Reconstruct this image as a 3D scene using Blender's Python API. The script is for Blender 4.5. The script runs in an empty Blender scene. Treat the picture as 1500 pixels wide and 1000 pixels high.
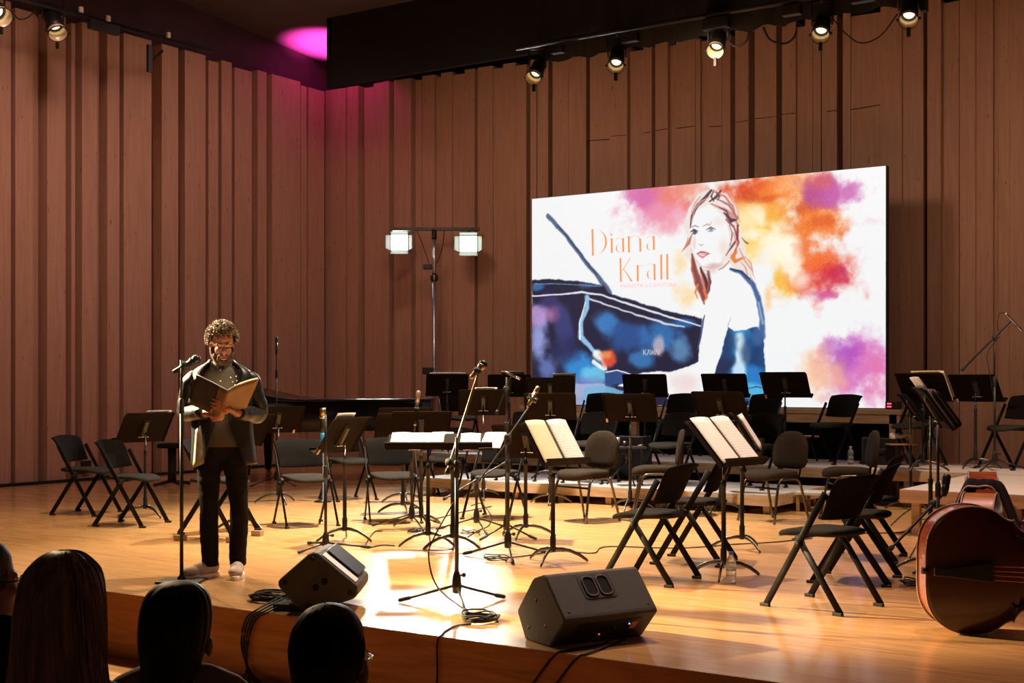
import bpy, bmesh, math, random
import numpy as np
from mathutils import Vector, Matrix, noise as mnoise

random.seed(7)
SC = bpy.context.scene
COL = SC.collection
PI = math.pi
R_ = math.radians

# ------------------------------------------------------------------ survey of the hall
# The stage is the reference: X runs along the stage edge, Y towards the back wall,
# z = 0 is the stage floor. The photographer stands at the origin, 1.34 m above the stage floor.
FOC, EYE, HOR = 1920.0, 1.34, 560.0
YAW = R_(34)
VV = Vector((-math.sin(YAW), math.cos(YAW), 0))
RR = Vector((math.cos(YAW), math.sin(YAW), 0))


def at(px, py, z=0.0):
    """survey: the point at height z seen in the photo at (px, py)"""
    d = FOC * (EYE - z) / (py - HOR)
    l = (px - 750) / FOC * d
    p = VV * d + RR * l
    return Vector((p.x, p.y, z))


def far(px, py, d):
    """survey: the point at depth d seen in the photo at (px, py)"""
    p = VV * d + RR * ((px - 750) / FOC * d)
    return Vector((p.x, p.y, EYE - (py - HOR) / FOC * d))


def on_y(px, py, Y):
    r = (px - 750) / FOC
    return far(px, py, Y / (VV.y + RR.y * r))


def on_x(px, py, X):
    r = (px - 750) / FOC
    return far(px, py, X / (VV.x + RR.x * r))


# ------------------------------------------------------------------ materials
def new_mat(name):
    m = bpy.data.materials.new(name)
    m.use_nodes = True
    nt = m.node_tree
    return m, nt, nt.nodes['Principled BSDF']


def mat(name, col, rough=0.5, metal=0.0, var=0.0, scale=20.0, bump=0.0, bscale=80.0, spec=0.5,
        coat=0.0, sheen=0.0, trans=0.0, emit=None, estr=0.0, alpha=1.0, stretch=(1, 1, 1)):
    m, nt, b = new_mat(name)
    c = tuple(col) + (1,)
    b.inputs['Base Color'].default_value = c
    b.inputs['Roughness'].default_value = rough
    b.inputs['Metallic'].default_value = metal
    b.inputs['Specular IOR Level'].default_value = spec
    b.inputs['Coat Weight'].default_value = coat
    b.inputs['Sheen Weight'].default_value = sheen
    b.inputs['Transmission Weight'].default_value = trans
    b.inputs['Alpha'].default_value = alpha
    if emit:
        b.inputs['Emission Color'].default_value = tuple(emit) + (1,)
        b.inputs['Emission Strength'].default_value = estr
    if var > 0 or bump > 0:
        tc = nt.nodes.new('ShaderNodeTexCoord')
        mp = nt.nodes.new('ShaderNodeMapping')
        mp.inputs['Scale'].default_value = stretch
        nt.links.new(tc.outputs['Object'], mp.inputs['Vector'])
    if var > 0:
        n = nt.nodes.new('ShaderNodeTexNoise')
        n.inputs['Scale'].default_value = scale
        n.inputs['Detail'].default_value = 4
        nt.links.new(mp.outputs[0], n.inputs['Vector'])
        r = nt.nodes.new('ShaderNodeValToRGB')
        r.color_ramp.elements[0].position = 0.3
        r.color_ramp.elements[1].position = 0.7
        r.color_ramp.elements[0].color = tuple(max(0, x * (1 - var)) for x in col) + (1,)
        r.color_ramp.elements[1].color = tuple(min(1, x * (1 + var)) for x in col) + (1,)
        nt.links.new(n.outputs['Fac'], r.inputs[0])
        nt.links.new(r.outputs[0], b.inputs['Base Color'])
    if bump > 0:
        n2 = nt.nodes.new('ShaderNodeTexNoise')
        n2.inputs['Scale'].default_value = bscale
        n2.inputs['Detail'].default_value = 3
        nt.links.new(mp.outputs[0], n2.inputs['Vector'])
        bp = nt.nodes.new('ShaderNodeBump')
        bp.inputs['Strength'].default_value = bump
        bp.inputs['Distance'].default_value = 0.01
        nt.links.new(n2.outputs['Fac'], bp.inputs['Height'])
        nt.links.new(bp.outputs[0], b.inputs['Normal'])
    return m


def wood_mat(name, c0, c1, plank=0.11, length=1.8, rough=0.3, axis='x', gap=0.004, coat=0.0, tone=0.18, seam=(0.45, 0.4, 0.35)):
    """boards running along axis, with grain, tone per board and seams"""
    m, nt, b = new_mat(name)
    N, L = nt.nodes, nt.links
    tc = N.new('ShaderNodeTexCoord')
    mp = N.new('ShaderNodeMapping')
    if axis == 'y':
        mp.inputs['Rotation'].default_value = (0, 0, R_(90))
    L.new(tc.outputs['Object'], mp.inputs['Vector'])
    br = N.new('ShaderNodeTexBrick')
    br.inputs['Scale'].default_value = 1.0
    br.inputs['Brick Width'].default_value = length
    br.inputs['Row Height'].default_value = plank
    br.inputs['Mortar Size'].default_value = gap
    br.inputs['Mortar Smooth'].default_value = 0.3
    br.inputs['Bias'].default_value = 0.0
    br.offset = 0.37
    br.inputs['Color1'].default_value = (1 - tone, 1 - tone, 1 - tone, 1)
    br.inputs['Color2'].default_value = (1, 1, 1, 1)
    br.inputs['Mortar'].default_value = tuple(seam) + (1,)
    L.new(mp.outputs[0], br.inputs['Vector'])
    mp2 = N.new('ShaderNodeMapping')
    mp2.inputs['Scale'].default_value = (1.0, 11.0, 11.0)
    L.new(mp.outputs[0], mp2.inputs['Vector'])
    gr = N.new('ShaderNodeTexNoise')
    gr.inputs['Scale'].default_value = 2.2
    gr.inputs['Detail'].default_value = 6
    gr.inputs['Distortion'].default_value = 0.8
    L.new(mp2.outputs[0], gr.inputs['Vector'])
    rp = N.new('ShaderNodeValToRGB')
    rp.color_ramp.elements[0].position = 0.32
    rp.color_ramp.elements[1].position = 0.68
    rp.color_ramp.elements[0].color = tuple(c0) + (1,)
    rp.color_ramp.elements[1].color = tuple(c1) + (1,)
    L.new(gr.outputs['Fac'], rp.inputs[0])
    mx = N.new('ShaderNodeMix')
    mx.data_type = 'RGBA'
    mx.blend_type = 'MULTIPLY'
    mx.inputs['Factor'].default_value = 1.0
    L.new(rp.outputs[0], mx.inputs['A'])
    L.new(br.outputs['Color'], mx.inputs['B'])
    L.new(mx.outputs['Result'], b.inputs['Base Color'])
    b.inputs['Roughness'].default_value = rough
    b.inputs['Coat Weight'].default_value = coat
    b.inputs['Coat Roughness'].default_value = 0.15
    bp = N.new('ShaderNodeBump')
    bp.inputs['Strength'].default_value = 0.08
    bp.inputs['Distance'].default_value = 0.01
    L.new(gr.outputs['Fac'], bp.inputs['Height'])
    L.new(bp.outputs[0], b.inputs['Normal'])
    return m


M = {}
M['black_metal'] = mat('black_metal', (0.014, 0.012, 0.011), 0.42, 0.0, 0.25, 30, spec=0.4)
M['black_tube'] = mat('black_tube', (0.0085, 0.0068, 0.006), 0.5, 0.0, 0.2, 25, spec=0.1)
M['chrome'] = mat('chrome', (0.62, 0.6, 0.58), 0.22, 1.0, 0.05, 10)
M['dark_chrome'] = mat('dark_chrome', (0.13, 0.115, 0.105), 0.36, 1.0, 0.08, 10)
M['steel'] = mat('steel', (0.55, 0.57, 0.66), 0.3, 0.9, 0.05, 10)
M['desk'] = mat('desk_black', (0.0095, 0.0052, 0.0034), 0.7, 0, 0.2, 8, 0.05, 200, spec=0.05)
M['plastic'] = mat('chair_plastic', (0.0075, 0.0060, 0.0052), 0.8, 0, 0.15, 12, 0.08, 300, spec=0.03)
M['fabric'] = mat('seat_fabric', (0.027, 0.023, 0.0195), 0.9, 0, 0.18, 40, 0.3, 500, spec=0.05)
M['fabric_brown'] = mat('padded_fabric', (0.030, 0.021, 0.0145), 0.9, 0, 0.15, 40, 0.3, 500, spec=0.05)
M['rubber'] = mat('rubber', (0.015, 0.015, 0.015), 0.7, 0, 0.2, 30)
M['pale_rubber'] = mat('worn_rubber', (0.28, 0.2, 0.14), 0.6, 0, 0.2, 30)
M['cable'] = mat('cable', (0.008, 0.007, 0.0065), 0.7, 0, 0.2, 30)
M['paper'] = mat('paper', (0.82, 0.79, 0.72), 0.8, 0, 0.04, 6)
M['cream'] = mat('warm_tinted_paper', (0.80, 0.66, 0.42), 0.8, 0, 0.05, 6)
M['cover'] = mat('folder_cover', (0.055, 0.045, 0.033), 0.55, 0, 0.2, 14)
M['tan_cover'] = mat('tan_cover', (0.30, 0.18, 0.08), 0.55, 0, 0.15, 10)
M['speaker'] = mat('speaker_paint', (0.044, 0.037, 0.030), 0.55, 0, 0.12, 60, 0.45, 420)
M['speaker_dark'] = mat('speaker_recess', (0.012, 0.011, 0.010), 0.5, 0, 0.2, 40)
M['grille'] = mat('grille', (0.03, 0.03, 0.03), 0.4, 0.6, 0.3, 300)
M['label_white'] = mat('label_white', (0.72, 0.74, 0.72), 0.4, 0, 0.05, 10)
M['orange'] = mat('orange_label', (0.75, 0.25, 0.08), 0.5, 0, 0.1, 10)
M['led_blue'] = mat('led_blue', (0.05, 0.1, 0.6), 0.4, emit=(0.1, 0.25, 1.0), estr=6)
M['led_red'] = mat('led_red', (0.6, 0.02, 0.02), 0.4, emit=(1.0, 0.05, 0.1), estr=3)
M['led_orange'] = mat('led_orange', (0.6, 0.2, 0.02), 0.4, emit=(1.0, 0.3, 0.02), estr=2.5)
M['black_cloth'] = mat('black_cloth', (0.012, 0.010, 0.010), 0.95, 0, 0.3, 20, 0.5, 60, spec=0.2)
M['void'] = mat('black_drape', (0.006, 0.005, 0.006), 0.95, 0, 0.3, 6)
M['piano'] = mat('piano_lacquer', (0.005, 0.004, 0.004), 0.22, 0, 0.2, 5, spec=0.3)
M['ivory'] = mat('ivory', (0.75, 0.72, 0.65), 0.35, 0, 0.05, 5)
M['brass'] = mat('brass', (0.62, 0.42, 0.20), 0.28, 1.0, 0.1, 20)
M['copper'] = mat('copper', (0.62, 0.42, 0.30), 0.28, 0.8, 0.1, 20)
M['bass'] = mat('bass_varnish', (0.050, 0.010, 0.004), 0.30, 0, 0.3, 4, coat=0.5, stretch=(1, 8, 1))
M['bass_rib'] = mat('bass_rib', (0.36, 0.075, 0.02), 0.25, 0, 0.25, 6, coat=0.5, stretch=(8, 1, 1))
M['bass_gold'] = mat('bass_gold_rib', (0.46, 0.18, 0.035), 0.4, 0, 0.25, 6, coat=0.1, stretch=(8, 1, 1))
M['ebony'] = mat('ebony', (0.010, 0.008, 0.007), 0.3, 0, 0.3, 10)
M['maple'] = mat('maple', (0.55, 0.36, 0.12), 0.4, 0, 0.15, 20)
M['string'] = mat('string', (0.42, 0.10, 0.10), 0.35, 0.6, 0.1, 20)
M['lit_metal'] = mat('gold_lit_metal', (0.50, 0.38, 0.24), 0.3, 0.85, 0.1, 20)  # front boom and microphone: gold stage light is put into the metal colour
M['edge'] = mat('purfling', (0.62, 0.45, 0.38), 0.35, 0, 0.1, 20)
M['water'] = mat('bottle_plastic', (0.85, 0.92, 0.95), 0.08, 0, 0.02, 5, trans=0.85, spec=0.6)
M['blue_cap'] = mat('blue_cap', (0.03, 0.12, 0.55), 0.4, 0, 0.1, 10)
M['blue_label'] = mat('blue_label', (0.02, 0.22, 0.45), 0.4, 0, 0.3, 30)
M['block'] = mat('block_wood', (0.34, 0.22, 0.13), 0.8, 0, 0.2, 10, stretch=(1, 6, 1))
M['riser_top'] = wood_mat('riser_top', (0.50, 0.42, 0.40), (0.62, 0.54, 0.50), 1.2, 2.4, 0.45, tone=0.06)
M['riser_side'] = wood_mat('riser_side', (0.42, 0.27, 0.15), (0.62, 0.45, 0.27), 0.5, 4.0, 0.6, tone=0.05)
M['tray_wood'] = mat('tray_wood', (0.45, 0.20, 0.07), 0.5, 0, 0.15, 10)
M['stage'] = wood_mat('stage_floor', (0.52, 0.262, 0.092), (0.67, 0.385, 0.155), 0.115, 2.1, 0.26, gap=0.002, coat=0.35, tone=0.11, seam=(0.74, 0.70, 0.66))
M['fascia'] = wood_mat('stage_front_wood', (0.27, 0.085, 0.022), (0.42, 0.15, 0.042), 0.2, 4.2, 0.42, gap=0.006, tone=0.12)
M['hall'] = wood_mat('hall_floor', (0.50, 0.24, 0.07), (0.64, 0.33, 0.11), 0.12, 2.0, 0.35, tone=0.15)
M['skin'] = mat('skin', (0.42, 0.17, 0.10), 0.5, 0, 0.12, 25, 0.1, 150)
M['skin_dim'] = mat('audience_skin', (0.48, 0.24, 0.16), 0.55, 0, 0.12, 25)
M['lip'] = mat('lip', (0.42, 0.12, 0.09), 0.45, 0, 0.1, 20)
M['hair'] = mat('brown_curls', (0.13, 0.07, 0.028), 0.45, 0, 0.4, 40, spec=0.6)
M['beard'] = mat('beard', (0.07, 0.035, 0.018), 0.75, 0, 0.4, 120, 0.8, 180)
M['jacket'] = mat('jacket_wool', (0.0085, 0.0075, 0.0075), 0.42, 0, 0.15, 30, spec=0.4)
M['lining'] = mat('jacket_lining', (0.36, 0.31, 0.22), 0.6, 0, 0.15, 20)
M['shirt'] = mat('shirt', (0.065, 0.052, 0.04), 0.8, 0, 0.1, 20, 0.2, 200)
M['trousers'] = mat('trousers', (0.014, 0.0115, 0.0085), 0.9, 0, 0.15, 20, 0.3, 250, spec=0.08)
M['shoe'] = mat('shoe_fabric', (0.52, 0.40, 0.33), 0.75, 0, 0.1, 30, 0.2, 150)
M['sole'] = mat('shoe_sole', (0.78, 0.70, 0.62), 0.5, 0, 0.05, 20)
M['eye'] = mat('eye_dark', (0.03, 0.02, 0.015), 0.3)
M['pin'] = mat('enamel_pin', (0.8, 0.8, 0.5), 0.3, 0.5)
M['blond'] = mat('blond_hair', (0.60, 0.40, 0.29), 0.45, 0, 0.45, 5, spec=0.5, stretch=(14, 14, 1))
M['dark_hair'] = mat('dark_hair', (0.010, 0.007, 0.006), 0.55, 0, 0.4, 20)
M['grey_hair'] = mat('grey_hair', (0.20, 0.17, 0.16), 0.6, 0, 0.4, 40, stretch=(8, 8, 1))
M['navy'] = mat('navy_top', (0.010, 0.013, 0.022), 0.85, 0, 0.2, 20)
M['pink_top'] = mat('pink_top', (0.40, 0.26, 0.22), 0.8, 0, 0.1, 20)
M['dark_top'] = mat('dark_top', (0.012, 0.011, 0.012), 0.85, 0, 0.2, 20)
M['lens'] = mat('spectacle_lens', (0.9, 0.9, 0.9), 0.05, 0, trans=0.95)
M['flood'] = mat('flood_glass', (0.9, 0.95, 0.9), 0.3, emit=(0.93, 1.0, 0.90), estr=9)
M['flood_door'] = mat('frosted_barndoor', (0.16, 0.18, 0.14), 0.5)
M['spot_face'] = mat('spot_lens', (0.9, 0.8, 0.6), 0.3, emit=(1.0, 0.80, 0.50), estr=2.0)
M['spot_inner'] = mat('spot_inner', (0.75, 0.62, 0.40), 0.35, 0.2)
M['tape'] = mat('yellow_tape', (0.65, 0.75, 0.05), 0.5)
M['white_plastic'] = mat('white_plastic', (0.75, 0.62, 0.58), 0.4, 0, 0.05, 10)
M['letter'] = mat('screen_letter_orange', (0.8, 0.3, 0.1), 0.5, emit=(0.86, 0.235, 0.085), estr=1.0)
M['letter_thin'] = mat('screen_letter_rose', (0.8, 0.5, 0.45), 0.5, emit=(0.80, 0.42, 0.40), estr=1.0)


# ------------------------------------------------------------------ mesh builder
def basis(d, up=Vector((0, 0, 1))):
    d = Vector(d).normalized()
    if abs(d.dot(up)) > 0.98:
        up = Vector((1, 0, 0))
    a = d.cross(up).normalized()
    return a, a.cross(d).normalized()


class MB:
    def __init__(s):
        s.v, s.f, s.sm = [], [], []

    def add(s, vs, fs, smooth=True, T=None):
        k = len(s.v)
        s.v += [tuple(T @ Vector(p)) if T is not None else tuple(p) for p in vs]
        s.f += [tuple(i + k for i in f) for f in fs]
        s.sm += [smooth] * len(fs)
        return s

    def box(s, c, size, T=None, rot=None):
        x, y, z = (a / 2 for a in size)
        vs = [Vector(p) for p in ((-x, -y, -z), (x, -y, -z), (x, y, -z), (-x, y, -z), (-x, -y, z), (x, -y, z), (x, y, z), (-x, y, z))]
        if rot is not None:
            vs = [rot @ p for p in vs]
        vs = [p + Vector(c) for p in vs]
        return s.add(vs, [(3, 2, 1, 0), (4, 5, 6, 7), (0, 1, 5, 4), (1, 2, 6, 5), (2, 3, 7, 6), (3, 0, 4, 7)], False, T)

    def tube(s, pts, r, n=10, cap=True, flat=1.0, up=Vector((0, 0, 1)), round_end=False):
        pts = [Vector(p) for p in pts]
        if not isinstance(r, (list, tuple)):
            r = [r] * len(pts)
        r = list(r)
        if round_end:
            for e in (0, 1):
                a, b = (pts[0], pts[1]) if e == 0 else (pts[-1], pts[-2])
                rr = r[0] if e == 0 else r[-1]
                d = (a - b).normalized()
                ex, er = [], []
                for t in (35, 65, 85):
                    ex.append(a + d * rr * math.sin(R_(t)))
                    er.append(rr * math.cos(R_(t)))
                if e == 0:
                    pts = ex[::-1] + pts
                    r = er[::-1] + r
                else:
                    pts = pts + ex
                    r = r + er
        vs, fs = [], []
        for i, p in enumerate(pts):
            d = (pts[min(i + 1, len(pts) - 1)] - pts[max(i - 1, 0)])
            a, b = basis(d, up)
            for k in range(n):
                t = 2 * PI * k / n
                vs.append(p + (a * math.cos(t) + b * math.sin(t) * flat) * r[i])
        m = len(pts)
        for i in range(m - 1):
            for k in range(n):
                k2 = (k + 1) % n
                fs.append((i * n + k, i * n + k2, (i + 1) * n + k2, (i + 1) * n + k))
        s.add(vs, fs, True)
        if cap:
            k0 = len(s.v) - len(vs)
            s.f += [tuple(k0 + i for i in range(n))[::-1], tuple(k0 + (m - 1) * n + i for i in range(n))]
            s.sm += [False, False]
        return s

    def lathe(s, prof, n=20, T=None, smooth=True):
        vs, fs = [], []
        for r, z in prof:
            for k in range(n):
                t = 2 * PI * k / n
                vs.append((r * math.cos(t), r * math.sin(t), z))
        for i in range(len(prof) - 1):
            for k in range(n):
                k2 = (k + 1) % n
                fs.append((i * n + k, i * n + k2, (i + 1) * n + k2, (i + 1) * n + k))
        if prof[0] != prof[-1]:              # a profile that returns to its start is an open ring
            fs.append(tuple(range(n))[::-1])
            fs.append(tuple((len(prof) - 1) * n + i for i in range(n)))
        return s.add(vs, fs, smooth, T)

    def ball(s, c, rad, n=14, m=9, T=None, rot=None):
        if not isinstance(rad, (list, tuple)):
            rad = (rad, rad, rad)
        vs, fs = [], []
        c = Vector(c)
        for i in range(1, m):
            th = PI * i / m
            for k in range(n):
                ph = 2 * PI * k / n
                p = Vector((rad[0] * math.sin(th) * math.cos(ph), rad[1] * math.sin(th) * math.sin(ph), rad[2] * math.cos(th)))
                vs.append((rot @ p if rot is not None else p) + c)
        top = Vector((0, 0, rad[2]))
        vs.append((rot @ top if rot is not None else top) + c)
        vs.append((rot @ -top if rot is not None else -top) + c)
        a, b = len(vs) - 2, len(vs) - 1
        for i in range(m - 2):
            for k in range(n):
                k2 = (k + 1) % n
                fs.append((i * n + k, (i + 1) * n + k, (i + 1) * n + k2, i * n + k2))
        for k in range(n):
            k2 = (k + 1) % n
            fs.append((a, k, k2))
            fs.append((b, (m - 2) * n + k2, (m - 2) * n + k))
        return s.add(vs, fs, True, T)

    def prism(s, poly, fn, h0, h1, smooth=False):
        """poly: list of 2-D points (ccw); fn(a, b, h) -> 3-D point"""
        n = len(poly)
        vs = [fn(a, b, h0) for a, b in poly] + [fn(a, b, h1) for a, b in poly]
        fs = [tuple(range(n))[::-1], tuple(range(n, 2 * n))]
        fs += [(i, (i + 1) % n, n + (i + 1) % n, n + i) for i in range(n)]
        s.add(vs, fs, smooth)
        if smooth:
            k = len(s.sm) - len(fs)
            s.sm[k] = s.sm[k + 1] = False
        return s

    def loft(s, rings, cap=True, closed=True, T=None):
        n = len(rings[0])
        vs = [p for r in rings for p in r]
        fs = []
        for i in range(len(rings) - 1):
            for k in range(n if closed else n - 1):
                k2 = (k + 1) % n
                fs.append((i * n + k, i * n + k2, (i + 1) * n + k2, (i + 1) * n + k))
        if cap and closed:
            fs.append(tuple(range(n))[::-1])
            fs.append(tuple((len(rings) - 1) * n + i for i in range(n)))
        return s.add(vs, fs, True, T)

    def grid(s, rows, smooth=True):
        return s.loft(rows, cap=False, closed=False)

    def mesh(s, name):
        me = bpy.data.meshes.new(name)
        me.from_pydata(s.v, [], s.f)
        me.polygons.foreach_set('use_smooth', s.sm)
        bm_ = bmesh.new()
        bm_.from_mesh(me)
        bmesh.ops.recalc_face_normals(bm_, faces=bm_.faces)
        bm_.to_mesh(me)
        bm_.free()
        me.update()
        return me

    def build(s, name, material, parent=None, bevel=0.0, solid=0.0, sub=0, seg=2):
        o = bpy.data.objects.new(name, s.mesh(name))
        if isinstance(material, (list, tuple)):
            for q in material:
                o.data.materials.append(q)
        else:
            o.data.materials.append(material)
        COL.objects.link(o)
        if parent is not None:
            o.parent = parent
        if solid:
            md = o.modifiers.new('thick', 'SOLIDIFY')
            md.thickness = solid
            md.offset = 0
        if sub:
            md = o.modifiers.new('sub', 'SUBSURF')
            md.levels = sub
            md.render_levels = sub
        if bevel:
            md = o.modifiers.new('bevel', 'BEVEL')
            md.width = bevel
            md.segments = seg
            md.limit_method = 'ANGLE'
            md.angle_limit = R_(35)
        return o

    def fused(s, name, material, parent=None, voxel=0.01, smooth=4, decimate=0.0):
        """one continuous skin around all the overlapping solids"""
        o = bpy.data.objects.new('tmp', s.mesh('tmp'))
        COL.objects.link(o)
        md = o.modifiers.new('r', 'REMESH')
        md.mode = 'VOXEL'
        md.voxel_size = voxel
        if smooth:
            md = o.modifiers.new('s', 'SMOOTH')
            md.iterations = smooth
            md.factor = 0.5
        dg = bpy.context.evaluated_depsgraph_get()
        me = bpy.data.meshes.new_from_object(o.evaluated_get(dg))
        me.name = name
        me.polygons.foreach_set('use_smooth', [True] * len(me.polygons))
        me.materials.clear()
        me.materials.append(material)
        bpy.data.objects.remove(o)
        o = bpy.data.objects.new(name, me)
        COL.objects.link(o)
        if parent is not None:
            o.parent = parent
        return o


def tag(o, label=None, cat=None, group=None, kind=None):
    if label:
        o['label'] = label
    if cat:
        o['category'] = cat
    if group:
        o['group'] = group
    if kind:
        o['kind'] = kind
    return o


def empty(name, loc, rz=0.0, label=None, cat=None, group=None):
    o = bpy.data.objects.new(name, None)
    COL.objects.link(o)
    o.location = loc
    o.rotation_euler = (0, 0, rz)
    o.empty_display_size = 0.1
    return tag(o, label, cat, group)


def dup(o, parent=None):
    c = o.copy()
    COL.objects.link(c)
    if parent is not None:
        c.parent = parent
    for ch in list(o.children):
        dup(ch, c)
    return c


def part(o, name):
    for c in o.children:
        if c.name.split('.')[0] == name:
            return c


def curve_pts(pts, n=6):
    """smooth path through the points"""
    P = [Vector(p) for p in pts]
    P = [P[0] * 2 - P[1]] + P + [P[-1] * 2 - P[-2]]
    out = []
    for i in range(1, len(P) - 2):
        for k in range(n):
            t = k / n
            a, b, c, d = P[i - 1], P[i], P[i + 1], P[i + 2]
            out.append(0.5 * ((2 * b) + (c - a) * t + (2 * a - 5 * b + 4 * c - d) * t * t + (3 * b - a - 3 * c + d) * t ** 3))
    out.append(P[-2])
    return out


CONDUCTOR = Vector((-5.6, 8.2, 0))
# ------------------------------------------------------------------ camera and render look
cd = bpy.data.cameras.new('camera')
cam = bpy.data.objects.new('camera', cd)
COL.objects.link(cam)
cam.location = (0, 0, EYE)
cam.rotation_euler = (R_(90), 0, YAW)
cd.sensor_width = 36
cd.lens = FOC * 36 / 1500
cd.shift_y = 60 / 1500
cd.clip_end = 200
SC.camera = cam
SC.view_settings.view_transform = 'Standard'
SC.view_settings.look = 'None'
SC.view_settings.gamma = 1.0
SC.view_settings.exposure = 0.0
SC.view_settings.use_curve_mapping = False
w = bpy.data.worlds.new('hall_air')
SC.world = w
w.use_nodes = True
w.node_tree.nodes['Background'].inputs[0].default_value = (0.9, 0.55, 0.4, 1)
w.node_tree.nodes['Background'].inputs[1].default_value = 0.006

# ------------------------------------------------------------------ the room
XL = -14.9            # left wall
YB = 16.6             # back wall at the left corner
SLOPE = math.tan(R_(2.5))
STAGE_EDGE = 5.52
HALL_Z = -0.41
TOP = 6.2


def st(o):
    o['kind'] = 'structure'
    return o


b = MB()
b.box(((XL + 6.0) / 2, (STAGE_EDGE + 0.003 + 18.6) / 2, -0.05), (6.0 - XL, 18.597 - STAGE_EDGE, 0.1))
st(b.build('floor', M['stage']))
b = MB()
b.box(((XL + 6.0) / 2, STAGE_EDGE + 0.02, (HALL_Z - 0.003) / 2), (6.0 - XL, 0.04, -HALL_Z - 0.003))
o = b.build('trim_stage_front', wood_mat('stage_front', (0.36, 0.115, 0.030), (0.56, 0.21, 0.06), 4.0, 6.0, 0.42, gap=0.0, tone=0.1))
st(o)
b = MB()
b.box(((XL + 6.0) / 2, -1.0, HALL_Z - 0.03), (6.0 - XL, 2 * (STAGE_EDGE + 1.06), 0.06))
st(b.build('floor_hall', M['hall']))

# ribbed panelling -------------------------------------------------------------
wm, nt, bs = new_mat('wall_boards')
N, L = nt.nodes, nt.links
tc = N.new('ShaderNodeTexCoord')
mp = N.new('ShaderNodeMapping')
mp.inputs['Scale'].default_value = (9, 9, 0.55)
L.new(tc.outputs['Object'], mp.inputs['Vector'])
n1 = N.new('ShaderNodeTexNoise')
n1.inputs['Scale'].default_value = 3.0
n1.inputs['Detail'].default_value = 7
n1.inputs['Distortion'].default_value = 0.4
L.new(mp.outputs[0], n1.inputs['Vector'])
rp = N.new('ShaderNodeValToRGB')
rp.color_ramp.elements[0].position = 0.33
rp.color_ramp.elements[1].position = 0.66
rp.color_ramp.elements[0].color = (0.40, 0.222, 0.152, 1)
rp.color_ramp.elements[1].color = (0.47, 0.272, 0.188, 1)
L.new(n1.outputs['Fac'], rp.inputs[0])
mp3 = N.new('ShaderNodeMapping')
mp3.inputs['Scale'].default_value = (22, 22, 5.5)
L.new(tc.outputs['Object'], mp3.inputs['Vector'])
n2 = N.new('ShaderNodeTexNoise')
n2.inputs['Scale'].default_value = 1.3
n2.inputs['Detail'].default_value = 2
L.new(mp3.outputs[0], n2.inputs['Vector'])
r2 = N.new('ShaderNodeValToRGB')
r2.color_ramp.elements[0].position = 0.25
r2.color_ramp.elements[1].position = 0.31
r2.color_ramp.elements[0].color = (0.55, 0.45, 0.40, 1)
r2.color_ramp.elements[1].color = (1, 1, 1, 1)
L.new(n2.outputs['Fac'], r2.inputs[0])
mx = N.new('ShaderNodeMix')
mx.data_type = 'RGBA'
mx.blend_type = 'MULTIPLY'
mx.inputs['Factor'].default_value = 1
L.new(rp.outputs[0], mx.inputs['A'])
L.new(r2.outputs[0], mx.inputs['B'])
L.new(mx.outputs['Result'], bs.inputs['Base Color'])
bs.inputs['Roughness'].default_value = 0.75
bp = N.new('ShaderNodeBump')
bp.inputs['Strength'].default_value = 0.15
bp.inputs['Distance'].default_value = 0.01
L.new(n1.outputs['Fac'], bp.inputs['Height'])
L.new(bp.outputs[0], bs.inputs['Normal'])
M['wall'] = wm

# (photo position where a board starts, where it ends, how far it stands out at start / end); gaps are deep grooves
LEFT = [(-60, 11, .07, .07), (19, 45, .05, .05), (45, 58, .05, -.03), (65, 92, .06, .06), (101, 106.5, .05, .05),
        (116, 138, .06, .06), (138, 145, .06, 0), (153, 171, .06, .06), (176.5, 217, .07, .07), (217, 223, .05, -.02),
        (233, 257, .06, .06), (266, 296.5, .07, .07), (302, 316.5, .05, .05), (320.5, 335.5, .06, .06), (340.5, 365.5, .05, .05),
        (373.5, 386.5, .06, .06), (394.5, 436, .06, .06), (438, 446, .045, .045), (448.5, 472, .05, .05)]
BACK = [(480, 510, .06, .06), (512.5, 528.5, .07, .07), (536.5, 550, .05, .05), (550.5, 566, .06, .06), (566, 574.5, .08, .08),
        (580.5, 605.5, .06, .06), (611.5, 620.5, .05, .05), (622, 640, .06, .06), (640, 650, .01, .01), (650, 666, .07, .07),
        (666, 684, .04, .04), (684, 698.5, .06, .06), (703.5, 725.5, .07, .07), (725.5, 740, .045, .045), (740, 758, .06, .06),
        (758, 773.5, .05, .05), (780, 789, .06, .06), (791, 806.5, .07, .07), (812.5, 835.5, .06, .06), (835.5, 861, .05, .05),
        (866.5, 897, .05, .05), (897, 922.5, .08, .08), (922.5, 945, .0, .0), (945, 957, .05, .05), (963, 981.5, .07, .07),
        (981.5, 994, .0, .0), (994, 1021, .07, .07), (1021, 1028, .05, .05), (1028, 1043, .0, .0), (1043, 1060, .06, .06),
        (1060, 1072, .05, .05), (1080, 1099.5, .07, .07), (1109, 1140.5, .08, .08), (1148, 1168, .06, .06), (1168, 1182, .0, .0),
        (1182, 1192.5, .06, .06), (1192.5, 1204, .04, .04), (1206, 1213, .05, .05), (1213, 1228.5, .065, .065), (1237, 1248, .06, .06),
        (1248, 1293, .035, .035), (1293, 1324, .09, .09), (1325, 1354, .06, .045), (1361, 1381, .08, .08), (1381, 1397, .01, .01),
        (1397, 1406, .03, .03), (1408, 1431, .07, .07), (1431, 1456, .045, .045), (1456, 1464, .0, .0), (1464, 1480, .05, .05),
        (1481, 1510, .07, .07), (1516, 1545, .05, .05), (1552, 1590, .07, .07), (1597, 1640, .05, .05), (1650, 1700, .07, .07),
        (1712, 1780, .06, .06), (1795, 1880, .06, .06)]


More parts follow.
